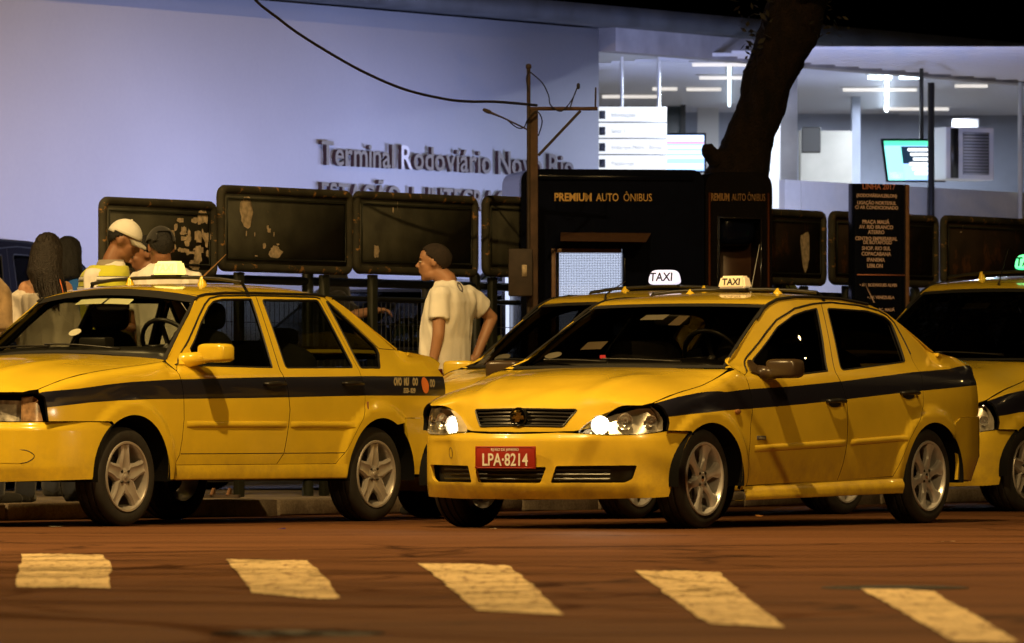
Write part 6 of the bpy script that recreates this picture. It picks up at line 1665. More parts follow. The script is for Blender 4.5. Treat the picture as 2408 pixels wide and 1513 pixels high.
for i in range(len(rings) - 1):
    for k in range(n): bm.faces.new((rings[i][k], rings[i][(k + 1) % n], rings[i + 1][(k + 1) % n], rings[i + 1][k]))
bmesh.ops.recalc_face_normals(bm, faces=bm.faces)
build('trunk', bm, BARK, tr)
tl_ = lambda px, py, dy=0.0: at(px, py, YT + dy) - Vector((tr.location.x, YT, .10))
def limb(pts, rad_, parent=tr):
    bm = bmesh.new(); P_ = [tl_(*p) for p in catmull(pts, 5)]
    P_ = [p + Vector((mnoise.noise(p * 5), mnoise.noise(p * 5 + Vector((9, 0, 0))), 0)) * .03 for p in P_]
    m = len(P_); bm_tube(bm, P_, [rad_ * (1 - .7 * i / (m - 1)) * (1 + .25 * mnoise.noise(P_[i] * 20)) for i in range(m)], 10); bmesh.ops.recalc_face_normals(bm, faces=bm.faces)
    return build('limb', bm, BARK, parent)
limb([(1730, 385, -.05), (1690, 375, -.12), (1672, 360, -.15), (1664, 340, -.16)], .12)
limb([(1905, -90, 0), (1800, -260, -.6), (1700, -420, -1.2)], .13); limb([(1930, -160, 0), (2080, -330, .2), (2260, -450, .5)], .14); limb([(1965, -380, 0), (1930, -560, .8), (1900, -700, 1.2)], .11); limb([(1870, 10, 0), (1930, -60, -.5), (2060, -160, -1.2), (2200, -220, -1.8)], .10)
LEAF = pm('dark_leaves', (.016, .013, .006), rough=.8, noise=.5, nscale=3)
rng = random.Random(3); V = []; F = []
def leaf(c, s):
    d = Vector((rng.gauss(0, 1), rng.gauss(0, 1), rng.gauss(-.4, .7))).normalized(); e = d.orthogonal().normalized(); e.rotate(Quaternion(d, rng.uniform(0, 6.28)))
    k = len(V); V.extend([tuple(c), tuple(c + d * s * .5 + e * s * .22), tuple(c + d * s), tuple(c + d * s * .5 - e * s * .22)]); F.append((k, k + 1, k + 2, k + 3))
cc = tl_(1960, -520)
for _ in range(150):
    v = Vector((rng.gauss(0, 1), rng.gauss(0, 1), rng.gauss(0, 1))).normalized() * rng.uniform(.45, 1.0)
    c = cc + Vector((v.x * 3.0, v.y * 2.6, v.z * 1.15))
    for _k in range(42): leaf(c + Vector((rng.gauss(0, .24), rng.gauss(0, .24), rng.gauss(0, .20))), rng.uniform(.07, .14))
for (px, py, dy, m, sp) in ((1775, 112, -.2, 22, .05), (1768, 40, -.2, 34, .07), (1940, 50, -.2, 30, .07)):
    c = tl_(px, py, dy)
    for _k in range(m): leaf(c + Vector((rng.gauss(0, sp), rng.gauss(0, sp), rng.gauss(0, sp * 1.3))), rng.uniform(.04, .09))
me = bpy.data.meshes.new('crown'); me.from_pydata(V, [], F); me.update(); o = link('crown', me, tr, [LEAF]); o['kind'] = 'stuff'

# ------------------------------------------------------------------ vehicles behind the railing: copies with their own paint
def copy_tree(o, parent=None, swap=None):
    c = o.copy(); col.objects.link(c); c.parent = parent
    if c.type == 'MESH' and swap:
        for s in c.material_slots:
            if s.material in swap:
                m = s.material; s.link = 'OBJECT'; s.material = swap[m]
    if c.type == 'LIGHT': bpy.data.objects.remove(c); return None
    for ch in list(o.children):
        if ch.name.split('.')[0] not in ('taxi_sign', 'roof_bar', 'number_plate', 'round_permit', 'windscreen_permit', 'antenna'): copy_tree(ch, c, swap)
    return c
TAXIS = [o for o in sc.objects if o.name.startswith('taxi') and o.type == 'EMPTY' and not o.parent]
DARKCAR = pm('car_paint_black', (.012, .012, .016), rough=.25, coat=1.0)
NEUTRAL = pm('car_paint_lime', (.42, .46, .10), rough=.3, coat=.8)
def place(src, px, Y, s, swap, name, label, cat, rz=None):
    c = copy_tree(src, None, swap); c.name = name
    p = at(px, 995, Y); c.location = (p.x, p.y, .10); c.scale = (s, s, s)
    if rz is not None: c.rotation_euler = (0, 0, rz)
    tag(c, label, cat); 
    if 'group' in c: del c['group']
    return c
sw_dark = {PAINT_B: DARKCAR, BLUE: DARKCAR}
place(TAXIS[3], -560, 52.0, 1.16, sw_dark, 'parked_car', 'black parked car at the left edge behind the long-haired woman', 'car')
place(TAXIS[2], 700, 54.2, 1.10, sw_dark, 'parked_car', 'dark car parked behind the mesh railing, left of the man in white', 'car')
place(TAXIS[2], 1130, 55.4, 1.28, {PAINT_B: NEUTRAL, BLUE: NEUTRAL}, 'parked_car', 'lime yellow vehicle behind the mesh railing, right of the man in white', 'car')
# ------------------------------------------------------------------ people
BS = .84
def skinm(n, c): return pm(n, c, rough=.5, noise=.12, nscale=12)
SK1 = skinm('skin_tan', (.40, .205, .115)); SK2 = skinm('skin_brown', (.27, .125, .065)); SK3 = skinm('skin_light_brown', (.45, .24, .14))
HAIR_D = pm('hair_black', (.007, .006, .006), rough=.6, noise=.5, nscale=90, bump=1.0, bscale=160.0); HAIR_B = pm('hair_dark_brown', (.014, .008, .006), rough=.6, noise=.6, nscale=70, bump=1.0, bscale=120.0)
def cloth(n, c, noise=.10): return pm(n, c, rough=.9, noise=noise, nscale=8, bump=.6, bscale=9.0, sheen=.2)
C_WHITE = cloth('white_cotton', (.84, .81, .76)); C_CREAM = cloth('cream_blouse', (.62, .56, .50), .2); C_DENIM = cloth('dark_denim', (.03, .035, .055)); C_BLACK = cloth('black_cloth', (.015, .014, .014)); C_VEST = cloth('vest_yellow', (.62, .62, .04)); C_GREY = cloth('grey_collar', (.30, .26, .20)); C_BLUE = cloth('blue_top', (.02, .14, .55)); C_TAN = cloth('tan_patterned_shirt', (.40, .27, .14), .5)
def bm_capsule(bm, p0, p1, r0, r1, n=14):
    p0 = Vector(p0); p1 = Vector(p1); d = (p1 - p0); L = d.length or 1e-3; d = d / L
    pts = []; rr = []
    for k in range(4):
        a = math.pi / 2 * (1 - k / 4); pts.append(p0 - d * r0 * math.sin(a)); rr.append(max(.002, r0 * math.cos(a)))
    for t in (0, .25, .5, .75, 1): pts.append(p0 + d * L * t); rr.append(r0 + (r1 - r0) * t)
    for k in range(1, 5):
        a = math.pi / 2 * k / 4; pts.append(p1 + d * r1 * math.sin(a)); rr.append(max(.002, r1 * math.cos(a)))
    bm_tube(bm, pts, rr, n)
def bm_ell(bm, c, s, rot=None, u=20, v=14):
    r = bmesh.ops.create_uvsphere(bm, u_segments=u, v_segments=v, radius=1.0)
    bmesh.ops.scale(bm, vec=s, verts=r['verts'])
    if rot is not None: bmesh.ops.rotate(bm, cent=(0, 0, 0), matrix=rot, verts=r['verts'])
    bmesh.ops.translate(bm, vec=c, verts=r['verts'])
def bm_rings(bm, rings, n=28):
    R_ = []
    for (c, w, d, yaw) in rings:
        cw, sw = math.cos(yaw), math.sin(yaw); c = Vector(c)
        ring = []
        for k in range(n):
            a = 2 * math.pi * k / n; e = lambda v: math.copysign(abs(v) ** .85, v)
            fx, ly = d * e(math.cos(a)), w * e(math.sin(a))
            ring.append(bm.verts.new(c + Vector((fx * cw - ly * sw, fx * sw + ly * cw, 0))))
        R_.append(ring)
    for i in range(len(R_) - 1):
        for k in range(n): bm.faces.new((R_[i][k], R_[i][(k + 1) % n], R_[i + 1][(k + 1) % n], R_[i + 1][k]))
    bm.faces.new(list(reversed(R_[0]))); bm.faces.new(R_[-1])
def remesh(name, bm, mat, parent=None, voxel=.010, smooth=3, fold=0.0, seed=0.0, lightfold=(5, 5, 1.3)):
    bmesh.ops.recalc_face_normals(bm, faces=bm.faces)
    me = bpy.data.meshes.new('tmp'); bm.to_mesh(me); bm.free()
    o = bpy.data.objects.new('tmp', me); col.objects.link(o)
    m = o.modifiers.new('r', 'REMESH'); m.mode = 'VOXEL'; m.voxel_size = voxel; m.use_smooth_shade = True
    s = o.modifiers.new('s', 'SMOOTH'); s.iterations = smooth; s.factor = .5
    dg = bpy.context.evaluated_depsgraph_get(); m2 = bpy.data.meshes.new_from_object(o.evaluated_get(dg))
    bpy.data.objects.remove(o); bpy.data.meshes.remove(me); m2.name = name
    if fold > 0:
        m2.update(); nr = [v.normal.copy() for v in m2.vertices]
        for v, nn in zip(m2.vertices, nr):
            q = Vector((v.co.x * lightfold[0] + seed, v.co.y * lightfold[1], v.co.z * lightfold[2] + v.co.x * 3))
            w = mnoise.noise(q * 1.6); w2 = mnoise.noise(q * 4.0 + Vector((3, 1, 7)))
            v.co += nn * fold * ((1 - abs(w) * 2.2) * .8 + w2 * .5)
    m2.polygons.foreach_set('use_smooth', [True] * len(m2.polygons))
    m2.materials.clear()
    return link(name, m2, parent, [mat])
def bm_sleeve(bm, p0, p1, r0, r1, n=18):
    p0 = Vector(p0); p1 = Vector(p1)
    bm_tube(bm, [p0 - (p1 - p0).normalized() * r0 * .6, p0, p0.lerp(p1, .5), p0.lerp(p1, .9), p1], [r0 * .75, r0, (r0 + r1) / 2, r1, r1 * 1.02], n)
def head_parts(bm, c, yaw, pitch=0.0, s=1.0):
    # face looks along +x before rotation; c = middle of the skull
    M = Matrix.Rotation(yaw, 3, 'Z') @ Matrix.Rotation(pitch, 3, 'Y')
    c = Vector(c); T = lambda x, y, z: c + M @ (Vector((x, y, z)) * s)
    E = lambda p, r, rot=None: bm_ell(bm, T(*p), Vector(r) * s, M if rot is None else M @ rot)
    # cranium, forehead, face wedge, jaw, chin
    E((-.014, 0, .022), (.098, .077, .093)); E((.026, 0, .030), (.062, .066, .066)); E((.034, 0, -.030), (.055, .060, .080)); E((.018, 0, -.078), (.062, .056, .040)); E((.058, 0, -.104), (.022, .024, .019)); E((.060, 0, -.066), (.026, .036, .034))
    # brow, nose bridge, nose tip, wings
    E((.078, 0, .020), (.013, .046, .010)); bm_capsule(bm, T(.082, 0, .012), T(.108, 0, -.026), .0085 * s, .0105 * s, 8); E((.101, 0, -.030), (.012, .012, .009)); E((.092, .013, -.032), (.011, .007, .008)); E((.092, -.013, -.032), (.011, .007, .008))
    # lips, cheeks
    E((.086, 0, -.056), (.010, .022, .0062)); E((.084, 0, -.067), (.011, .020, .0072)); E((.056, .036, -.020), (.026, .022, .022)); E((.056, -.036, -.020), (.026, .022, .022))
    for y in (-1, 1):
        E((-.012, y * .078, -.006), (.020, .009, .031), Matrix.Rotation(rad(12), 3, 'Y')); E((-.004, y * .073, -.012), (.012, .012, .018))
    return T, M
def eyes(T, M, parent, s=1.0):
    for y in (-1, 1):
        bm = bmesh.new(); bm_ell(bm, T(.077, y * .031, .000), Vector((.011, .014, .0065)) * s, M, 10, 8); build('eye', bm, pm('eye_white', (.5, .45, .4), rough=.2), parent)
        bm = bmesh.new(); bm_ell(bm, T(.086, y * .031, .000), Vector((.0045, .0065, .0062)) * s, M, 10, 8); build('iris', bm, pm('iris_dark', (.012, .008, .006), rough=.1), parent)
        bm = bmesh.new(); bm_capsule(bm, T(.090, y * .018, .020), T(.074, y * .054, .020), .0045 * s, .003 * s, 6); build('eyebrow', bm, HAIR_D, parent)
def hair_cap(T, M, mat, parent, s=1.0, grow=.006, name='hair', low=-.055, front=.055):
    bm = bmesh.new(); bmesh.ops.create_uvsphere(bm, u_segments=36, v_segments=24, radius=1.0)
    dl = []
    for v in bm.verts:
        p = Vector((v.co.x * (.100 + grow) - .012, v.co.y * (.078 + grow), v.co.z * (.094 + grow) + .021))
        lim = low + max(0.0, (p.x + .11) / (front + .11)) ** 1.3 * (.066 - low) if p.x < front else .074
        if p.z < lim: dl.append(v)
        v.co = p + Vector((1, 1, 1)) * 0
    bmesh.ops.delete(bm, geom=dl, context='VERTS')
    for v in bm.verts: v.co = T(*v.co) + Vector((mnoise.noise(v.co * 90), mnoise.noise(v.co * 90 + Vector((5, 0, 0))), mnoise.noise(v.co * 90 + Vector((0, 5, 0))))) * .0025
    bmesh.ops.solidify(bm, geom=bm.faces[:], thickness=.006)
    return build(name, bm, mat, parent)
def hand(bm, wrist, d, palm_n, s=1.0, curl=.5, side=1):
    # palm plus four fingers and a thumb, relaxed
    d = Vector(d).normalized(); n_ = Vector(palm_n).normalized(); n_ = (n_ - d * n_.dot(d)).normalized(); t = d.cross(n_)
    w = Vector(wrist)
    bm_capsule(bm, w, w + d * .03 * s, .027 * s, .030 * s, 10)
    for k in range(4):
        off = (k - 1.5) * .019 * s; L = (.070, .080, .074, .058)[k] * s
        b0 = w + d * .03 * s + t * off * .6; b1 = w + d * .085 * s + t * off
        bm_capsule(bm, b0, b1, .016 * s, .0125 * s, 8)
        k1 = b1 + (d * math.cos(curl * .5) + n_ * math.sin(curl * .5)) * L * .48; k2 = k1 + (d * math.cos(curl * 1.3) + n_ * math.sin(curl * 1.3)) * L * .52
        bm_capsule(bm, b1, k1, .0115 * s, .010 * s, 8); bm_capsule(bm, k1, k2, .010 * s, .008 * s, 8)
    b0 = w + d * .025 * s + t * side * .022 * s; b1 = b0 + (d * .6 + t * side * .75 + n_ * .2).normalized() * .045 * s; b2 = b1 + (d * .85 + t * side * .35 + n_ * .3).normalized() * .035 * s
    bm_capsule(bm, b0, b1, .017 * s, .013 * s, 8); bm_capsule(bm, b1, b2, .012 * s, .009 * s, 8)

def person(label, Y, ground_z, J, yaw, skin, head=None, torso=None, arms=None, legs=None, shirt=None, trousers=C_DENIM, wear=None, group=None, sleeve=.62, hem=None, shoe=C_BLACK):
    # J(px, py, dy) -> world point; torso: rings (px, py, dy, half width, half depth)
    def W(q): return at(q[0], q[1], Y + (q[2] if len(q) > 2 else 0.0))
    bm = bmesh.new(); T = M = None
    hc, hyaw, hpitch, hs = head
    T, M = head_parts(bm, W(hc), hyaw, hpitch, hs)
    rings = []
    for (px, py, dy, w, d) in torso: rings.append((W((px, py, dy)), w * BS, d * BS, yaw))
    rings.sort(key=lambda r: r[0].z)
    bm_rings(bm, rings)
    neck0 = T(-.02, 0, -.06); top = rings[-1][0]
    bm_capsule(bm, neck0, top + (neck0 - top) * .05, .056 * hs, .062 * hs)
    for (sh, el, wr, hd, pn, cu) in arms:
        s_, e_, w_ = W(sh), W(el), W(wr)
        bm_capsule(bm, s_, e_, .052, .041); bm_capsule(bm, e_, w_, .041, .029)
        hand(bm, w_, Vector(hd), Vector(pn), 1.0, cu)
    hipc = rings[0][0]; lat = Vector((-math.sin(yaw), math.cos(yaw), 0)); fw = Vector((math.cos(yaw), math.sin(yaw), 0))
    feet = []
    for k, (sx, fx) in enumerate(legs):
        hp = hipc + lat * (sx * .095); ft = Vector((hp.x, hp.y, ground_z + .08)) + lat * (sx * .05) + fw * fx
        kn = (hp + ft) / 2 + fw * .03
        bm_capsule(bm, hp, kn, .080, .055); bm_capsule(bm, kn, ft, .052, .036); bm_capsule(bm, ft + Vector((0, 0, -.045)), ft + fw * .15 + Vector((0, 0, -.055)), .034, .026)
        feet.append((hp, kn, ft))
    body = remesh('person', bm, skin, None, .0075, 4); tag(body, label, 'person', group)
    eyes(T, M, body, hs)
    if shirt is not None:
        bm = bmesh.new()
        rr = [(c, w / BS * 1.01 + .006, d / BS * 1.04 + .008, y) for (c, w, d, y) in rings]
        if hem: rr = [r for r in rr if r[0].z >= hem - .001]
        rr[-1] = (rr[-1][0] - Vector((0, 0, .012)), rr[-1][1], rr[-1][2], yaw)
        bm_rings(bm, rr)
        for (sh, el, wr, hd, pn, cu) in arms:
            s_, e_ = W(sh), W(el)
            if sleeve <= 1: bm_sleeve(bm, s_, s_.lerp(e_, sleeve), .068, .066)
            else: bm_capsule(bm, s_, e_, .064, .052); bm_capsule(bm, e_, e_.lerp(W(wr), sleeve - 1), .052, .042)
        remesh('shirt', bm, shirt, body, .009, 4, .017, Y)
    bm = bmesh.new()
    bm_rings(bm, [(hipc + Vector((0, 0, -.06)), rings[0][1] * 1.06, rings[0][2] * 1.08, yaw), (hipc + Vector((0, 0, .05)), rings[0][1] * 1.05, rings[0][2] * 1.06, yaw)])
    for hp, kn, ft in feet: bm_capsule(bm, hp, kn, .096, .074); bm_capsule(bm, kn, ft + Vector((0, 0, -.01)), .072, .062)
    remesh('trousers', bm, trousers, body, .014, 4, .008, Y + 3)
    for hp, kn, ft in feet:
        bm = bmesh.new(); bm_capsule(bm, ft + Vector((0, 0, -.042)) - fw * .02, ft + fw * .16 + Vector((0, 0, -.05)), .043, .036)
        for v in bm.verts: v.co.z = max(ground_z + .002, v.co.z)
        remesh('shoe', bm, shoe, body, .010, 2)
    return dict(body=body, T=T, M=M, W=W, rings=rings, hs=hs, fw=fw, lat=lat, arms=arms)

# man in a white T-shirt, looking left, one hand on his hip
mz = 0.0
yw = math.atan2(.457, -.89)
p1 = person('man in a white T-shirt looking left, hand on hip, between two taxis', 47.15, mz, None, yw, SK1, group='people by the taxis',
    head=((1019, 616, 0), math.atan2(.10, -1.0), .02, 1.02),
    torso=[(1040, 920, 0, .175, .125), (1042, 880, 0, .175, .130), (1043, 840, 0, .172, .138), (1046, 795, 0, .178, .128), (1054, 745, 0, .195, .125), (1060, 710, 0, .200, .122), (1062, 688, 0, .180, .105), (1058, 672, 0, .110, .080), (1052, 660, 0, .070, .066)],
    arms=[((1035, 692, -.165), (1031, 788, -.21), (1016, 862, -.20), (-.15, .1, -1), (.3, 1, 0), .5), ((1098, 694, .155), (1156, 748, .26), (1118, 842, .14), (-.75, -.5, -.35), (.2, 1, -.2), .9)],
    legs=[(1, .04), (-1, -.06)], shirt=C_WHITE, sleeve=.62, hem=.84)
hair_cap(p1['T'], p1['M'], pm('hair_cropped', (.024, .014, .010), rough=.85, noise=.5, nscale=60, bump=.8, bscale=200.0), p1['body'], 1.0, .0042, front=.056, low=-.080)
sh_ = [c for c in p1['body'].children if c.name.startswith('shirt')][0]
bpy.context.view_layer.update()
def cast(ob, px, py):
    o_ = Vector((0, 0, CAM_H)); d_ = (at(px, py, 47.0) - o_).normalized()
    ok, loc, nn, _ = ob.ray_cast(o_, d_)
    return loc + nn * .003 if ok else None
for rr in (1.0, .55):
    pts = [cast(sh_, 1081 + (10 * math.cos(a) + 5 * math.sin(a)) * rr, 676 + (17 * math.sin(a) + 6 * math.cos(a)) * rr) for a in [2 * math.pi * k / 28 for k in range(28)]]
    if all(pts): tube('shirt_print', pts, .0035 if rr > .9 else .005, pm('print_grey', (.12, .11, .13), rough=.8), p1['body'], 5, True)

# man with white cap and yellow vest, looking down to the right
p2 = person('man in a white cap and yellow safety vest, looking down', 46.0, .10, None, rad(10), SK2, group='people by the taxis',
    head=((293, 566, 0), rad(-6), rad(24), 1.02),
    torso=[(258, 870, 0, .170, .120), (256, 820, 0, .165, .122), (252, 770, 0, .172, .118), (248, 715, 0, .195, .120), (246, 675, 0, .205, .118), (248, 648, 0, .188, .105), (256, 630, 0, .12, .082), (263, 615, 0, .072, .068)],
    arms=[((222, 652, -.17), (228, 745, -.22), (300, 770, -.22), (1, .2, -.1), (0, 0, -1), .7), ((262, 655, .18), (285, 745, .25), (335, 760, .2), (1, -.2, 0), (0, 0, -1), .7)],
    legs=[(1, .05), (-1, 0)], shirt=C_WHITE, sleeve=.75)
hair_cap(p2['T'], p2['M'], HAIR_D, p2['body'], 1.0, .005, low=-.07, front=.03)
def vest(p, mat):
    bm = bmesh.new(); yaw = math.atan2(p['fw'].y, p['fw'].x)
    rr = [(c + Vector((0, 0, .012)), w / BS * 1.10 + .034, d / BS * 1.10 + .034, yaw) for (c, w, d, y) in p['rings'][1:-1]]
    bm_rings(bm, rr)
    v = remesh('vest', bm, mat, p['body'], .012, 3, .005, 5.0)
    for k, (i, t) in enumerate(((3, .35), (2, .55))):
        a, b = rr[i], rr[i + 1]
        for z0, z1, m_ in ((t, t + .30, pm('reflective_band', (.70, .70, .66), rough=.35)), (t - .05, t, C_BLACK), (t + .30, t + .35, C_BLACK)):
            bm = bmesh.new()
            def lp(q): return (a[0].lerp(b[0], q), a[1] + (b[1] - a[1]) * q + .008, a[2] + (b[2] - a[2]) * q + .008, yaw)
            bm_rings(bm, [lp(z0), lp(z1)]); build('vest_band', bm, m_, v)
    return v
vest(p2, C_VEST)
bm = bmesh.new(); c_ = p2['rings'][-2][0]; bm_rings(bm, [(c_ + Vector((0, 0, -.02)), .115, .098, rad(10)), (c_ + Vector((.015, 0, .05)), .082, .080, rad(10))]); build('collar', bm, C_GREY, p2['body'])
def cap(p, mat, brim=True, back=False):
    T, M = p['T'], p['M']; bm = bmesh.new(); bmesh.ops.create_uvsphere(bm, u_segments=32, v_segments=20, radius=1.0); dl = []
    for v in bm.verts:
        q = Vector((v.co.x * .112 - .010, v.co.y * .092, v.co.z * .112 + .022))
        if q.z < .026 - (.02 if q.x < -.06 else 0): dl.append(v)
        if back and q.x < -.07 and abs(q.y) < .035 and .035 < q.z < .075: dl.append(v)
        v.co = q
    bmesh.ops.delete(bm, geom=list(set(dl)), context='VERTS')
    for v in bm.verts: v.co = T(*v.co)
    bmesh.ops.solidify(bm, geom=bm.faces[:], thickness=.004)
    c = build('cap', bm, mat, p['body'])
    bm = bmesh.new(); rows = []
    for i in range(9):
        y = -.078 + .156 * i / 8; x0 = .100 * math.sqrt(max(0, 1 - (y / .088) ** 2)) - .012; x1 = x0 + .085 * math.sqrt(max(0.0, 1 - (y / .082) ** 2)) + .004
        rows.append([bm.verts.new(T(x0 + (x1 - x0) * k / 4, y, .032 - .030 * (k / 4) ** 1.3 - .9 * y * y)) for k in range(5)])
    for i in range(8):
        for k in range(4): bm.faces.new((rows[i][k], rows[i][k + 1], rows[i + 1][k + 1], rows[i + 1][k]))
    bmesh.ops.solidify(bm, geom=bm.faces[:], thickness=.004); build('peak', bm, mat, c)
    bm = bmesh.new(); bm_ell(bm, T(-.010, 0, .135), (.008, .008, .005)); build('button', bm, mat, c)
    return c
cap(p2, cloth('white_cap_cotton', (.80, .78, .72)))

# man with black cap, seen from behind
p3 = person('man in a black cap and white shirt, seen from behind the roof sign', 45.75, .10, None, rad(100), SK2, group='people by the taxis',
    head=((378, 583, 0), rad(108), rad(10), 1.02),
    torso=[(392, 870, 0, .170, .120), (392, 820, 0, .168, .122), (392, 760, 0, .180, .120), (392, 705, 0, .205, .122), (391, 672, 0, .212, .118), (389, 648, 0, .185, .105), (385, 633, 0, .12, .085), (381, 620, 0, .070, .068)],
    arms=[((330, 660, .02), (322, 755, .05), (335, 790, .25), (.1, 1, 0), (1, 0, 0), .6), ((452, 660, .0), (462, 760, .05), (440, 800, .22), (-.2, 1, 0), (-1, 0, 0), .6)],
    legs=[(1, 0), (-1, .06)], shirt=C_WHITE, sleeve=.7)
hair_cap(p3['T'], p3['M'], HAIR_D, p3['body'], 1.0, .004, low=-.085, front=.03)
cap(p3, C_BLACK, back=True)

# dark face between the two
p4 = person('man in dark clothes facing left, between the two capped men', 46.75, .10, None, rad(185), SK2, group='people by the taxis',
    head=((338, 598, 0), rad(190), rad(14), 1.0),
    torso=[(365, 880, 0, .165, .115), (363, 800, 0, .165, .115), (360, 730, 0, .190, .115), (357, 690, 0, .195, .112), (354, 662, 0, .165, .10), (350, 645, 0, .10, .08), (346, 632, 0, .068, .064)],
    arms=[((352, 680, -.18), (350, 770, -.2), (320, 800, -.15), (-1, 0, 0), (0, 0, -1), .6), ((364, 680, .18), (362, 770, .2), (330, 800, .15), (-1, 0, 0), (0, 0, -1), .6)],
    legs=[(1, 0), (-1, 0)], shirt=C_BLACK, sleeve=.7)
hair_cap(p4['T'], p4['M'], HAIR_D, p4['body'], 1.0, .006, low=-.05, front=.06)

# woman with long hair, from behind
p5 = person('woman with long dark hair and off-shoulder cream blouse, seen from behind', 45.3, .10, None, rad(80), SK3, group='people by the taxis',
    head=((114, 594, 0), rad(70), rad(6), .96),
    torso=[(112, 890, 0, .175, .125), (112, 840, 0, .160, .115), (112, 780, 0, .140, .105), (110, 730, 0, .158, .108), (108, 700, 0, .172, .108), (107, 672, 0, .170, .098), (108, 655, 0, .115, .078), (111, 636, 0, .058, .056)],
    arms=[((62, 680, .02), (45, 770, .0), (60, 850, .12), (.2, .3, -1), (1, 0, 0), .4), ((152, 680, .0), (165, 770, .0), (158, 850, .12), (-.1, .3, -1), (-1, 0, 0), .4)],
    legs=[(1, 0), (-1, .03)], shirt=None, trousers=C_DENIM)
T, M = p5['T'], p5['M']
bm = bmesh.new()
yaw5 = rad(80)
rr = [(c, w / BS * 1.10 + .02, d / BS * 1.12 + .02, yaw5) for (c, w, d, y) in p5['rings'][:6] if c.z < at(0, 693, 45.3).z]
rr.append((at(107, 694, 45.3), .205, .130, yaw5)); bm_rings(bm, rr)
W5 = p5['W']
for a_, b_ in (((56, 705, .02), (42, 775, 0)), ((158, 705, 0), (170, 775, 0))): bm_capsule(bm, W5(a_), W5(b_), .064, .072)
remesh('blouse', bm, C_CREAM, p5['body'], .010, 3, .016, 2.0, (9, 9, 1.2))
bm = bmesh.new(); s_ = .96
bm_ell(bm, T(-.014, 0, .022), (.107, .087, .102), M)
for k in range(13):
    a = math.pi * (.5 + k / 12.0); r0 = .088
    x, y = math.cos(a), math.sin(a)
    p0 = T(-.02 + .085 * x, .078 * y, .02); pm_ = T(-.05 + .075 * x, .086 * y, -.14); pe = pm_ + Vector((.05 - .35 * (pm_.x - p5['T'](0, 0, 0).x), -.02, -.20 - .03 * math.sin(k * 1.7)))
    bm_capsule(bm, p0, pm_, .026, .030, 8); bm_capsule(bm, pm_, pe, .030, .010, 8)
remesh('hair', bm, HAIR_B, p5['body'], .009, 3, .006, 1.0, (40, 40, .8))
bm = bmesh.new()
for k in range(150):
    a = math.pi * (.42 + 1.16 * rng.random()); x, y = math.cos(a), math.sin(a); t0 = rng.uniform(-.02, .10)
    p0 = T(-.014 + .106 * x * math.sqrt(max(0, 1 - (t0 / .115) ** 2)), .087 * y * math.sqrt(max(0, 1 - (t0 / .115) ** 2)), .022 + t0); pa = T(-.045 + .100 * x, .108 * y, -.10); pb = pa + Vector((.05 - .35 * (pa.x - T(0, 0, 0).x) + rng.gauss(0, .012), -.022, -.20 - rng.uniform(0, .09)))
    bm_tube(bm, [p0, p0.lerp(pa, .5) + Vector((rng.gauss(0, .004), -.004, 0)), pa, pa.lerp(pb, .5) + Vector((rng.gauss(0, .006), -.004, 0)), pb], [.004, .0065, .007, .006, .002], 4)
o = build('hair_strands', bm, HAIR_B, p5['body']); o['kind'] = 'stuff'
strap = [W5(q) for q in ((137, 650, -.125), (143, 668, -.135), (148, 690, -.125))]
tube('strap', strap, .006, pm('orange_strap', (.7, .18, .06), rough=.6), p5['body'], 6)

# dark haired person farther back with a blue top
p6 = person('dark-haired person in a blue top, half hidden behind the long-haired woman', 49.0, .10, None, rad(60), SK2, group='people by the taxis',
    head=((163, 598, 0), rad(60), 0, .98),
    torso=[(160, 860, 0, .165, .115), (160, 800, 0, .155, .112), (160, 730, 0, .175, .115), (160, 690, 0, .180, .110), (160, 662, 0, .150, .095), (161, 648, 0, .09, .07), (162, 636, 0, .060, .060)],
    arms=[((122, 680, 0), (115, 765, 0), (118, 840, .1), (0, .2, -1), (1, 0, 0), .4), ((192, 680, 0), (200, 765, 0), (195, 840, .1), (0, .2, -1), (-1, 0, 0), .4)],
    legs=[(1, 0), (-1, 0)], shirt=C_BLUE, sleeve=.6)
bm = bmesh.new(); T, M = p6['T'], p6['M']; bm_ell(bm, T(-.016, 0, .02), (.108, .088, .102), M)
for k in range(9):
    a = math.pi * (.5 + k / 8.0); p0 = T(-.02 + .085 * math.cos(a), .078 * math.sin(a), .02); pe = T(-.05 + .09 * math.cos(a), .105 * math.sin(a), -.15)
    bm_capsule(bm, p0, pe, .028, .030, 8)
remesh('hair', bm, HAIR_D, p6['body'], .010, 3, .006, 4.0, (24, 24, 1.5))

# shoulder in a tan patterned shirt at the left edge
p7 = person('person in a tan patterned shirt cut off by the left edge', 44.9, .10, None, rad(30), SK2, group='people by the taxis',
    head=((-40, 600, 0), rad(30), 0, 1.0),
    torso=[(-38, 890, 0, .175, .12), (-38, 820, 0, .175, .12), (-38, 750, 0, .195, .12), (-38, 705, 0, .205, .12), (-38, 675, 0, .18, .105), (-39, 660, 0, .11, .08), (-40, 640, 0, .068, .066)],
    arms=[((-78, 690, .1), (-85, 780, .1), (-60, 850, .2), (0, .2, -1), (1, 0, 0), .4), ((-2, 690, -.1), (2, 780, -.12), (-10, 860, .0), (0, .2, -1), (-1, 0, 0), .4)],
    legs=[(1, 0), (-1, 0)], shirt=C_TAN, sleeve=.95)
hair_cap(p7['T'], p7['M'], HAIR_D, p7['body'], 1.0, .006)

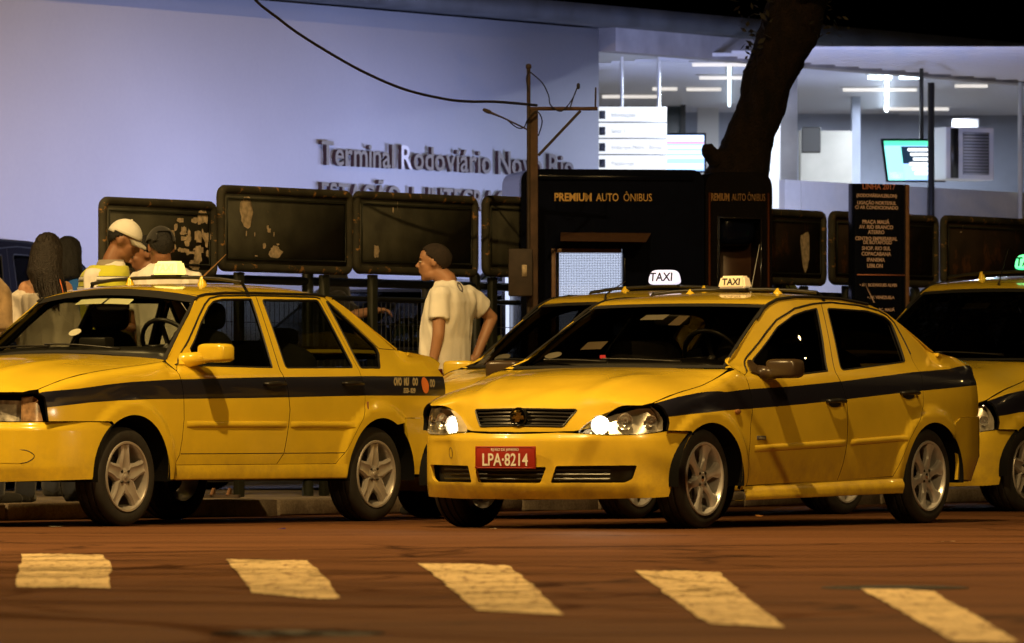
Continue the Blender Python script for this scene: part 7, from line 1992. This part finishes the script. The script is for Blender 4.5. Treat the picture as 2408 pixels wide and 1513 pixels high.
# arm of someone standing behind the mesh railing
p8 = person('person in dark clothes behind the mesh railing, pale forearm stretched out', 52.0, .10, None, rad(0), SK3, group='people by the taxis',
    head=((790, 600, .3), rad(5), 0, 1.0),
    torso=[(785, 900, .3, .17, .12), (785, 830, .3, .17, .12), (785, 760, .3, .19, .12), (785, 715, .3, .20, .118), (786, 685, .3, .17, .10), (788, 668, .3, .10, .08), (789, 640, .3, .066, .064)],
    arms=[((790, 705, .1), (832, 742, -.05), (876, 731, -.12), (1, 0, .10), (0, 0, -1), .9), ((780, 705, .5), (800, 770, .5), (840, 790, .4), (1, 0, 0), (0, 0, -1), .5)],
    legs=[(1, 0), (-1, 0)], shirt=C_BLACK, sleeve=.9)
hair_cap(p8['T'], p8['M'], HAIR_D, p8['body'], 1.0, .006)

# ------------------------------------------------------------------ small things on the ground
random.seed(21)
def litter(px, py, w, h, mat, label, cat='litter', z=0.0):
    c = ground(px, py, z)
    bm = bmesh.new(); k = 7
    pts = [bm.verts.new((w * math.cos(2 * math.pi * i / k) * random.uniform(.6, 1), w * .8 * math.sin(2 * math.pi * i / k) * random.uniform(.6, 1), random.uniform(.004, h))) for i in range(k)]
    cc_ = bm.verts.new((0, 0, h * .8))
    for i in range(k): bm.faces.new((pts[i], pts[(i + 1) % k], cc_))
    bmesh.ops.solidify(bm, geom=bm.faces[:], thickness=.002)
    o = build('litter', bm, mat, None, False); o.location = (c.x, c.y, z); tag(o, label, cat, 'litter on the road')
litter(468, 1206, .05, .03, PAPER, 'crumpled white paper in the gutter behind the old taxi front wheel'); litter(736, 1207, .03, .02, PAPER, 'small white scrap in the gutter under the old taxi rear door')
litter(560, 1208, .04, .01, PAPER, 'flat pale scrap in the gutter under the old taxi'); litter(130, 1240, .05, .008, PAPER, 'flat white scrap on the road at the old taxi front wheel'); litter(662, 1247, .03, .012, pm('blue_plastic', (.02, .02, .25), rough=.4), 'small dark blue bottle cap on the road in front of the old taxi', 'cap')
litter(1160, 1246, .03, .008, PAPER, 'white scrap on the road under the lit taxi bumper'); litter(1785, 1217, .03, .02, pm('orange_scrap', (.7, .35, .1), rough=.5), 'small orange scrap under the lit taxi'); litter(2230, 1276, .05, .008, SCRAP, 'pale scrap on the road near the lit taxi rear wheel')
# a worn sandal on the pavement edge
c = ground(520, 1172, .10); sd_ = empty('sandal', c, rad(-10)); tag(sd_, 'brown sandal on the pavement seen under the old taxi', 'sandal')
bm = bmesh.new(); pts = roundpoly([(-.13, -.035), (-.02, -.03), (.08, -.048), (.13, -.03), (.13, .03), (.06, .045), (-.02, .03), (-.13, .035)], .02, 4)
f = bm.faces.new([bm.verts.new((x, y, .002)) for x, y in pts]); r = bmesh.ops.extrude_face_region(bm, geom=[f]); bmesh.ops.translate(bm, vec=(0, 0, .022), verts=[v for v in r['geom'] if isinstance(v, bmesh.types.BMVert)]); bmesh.ops.recalc_face_normals(bm, faces=bm.faces); build('sole', bm, BARE, sd_, False)
for x in (.05, -.06): tube('strap', [(x, -.045, .02), (x + .01, -.02, .06), (x + .01, .02, .06), (x, .045, .02)], .010, BROWNW, sd_, 6)
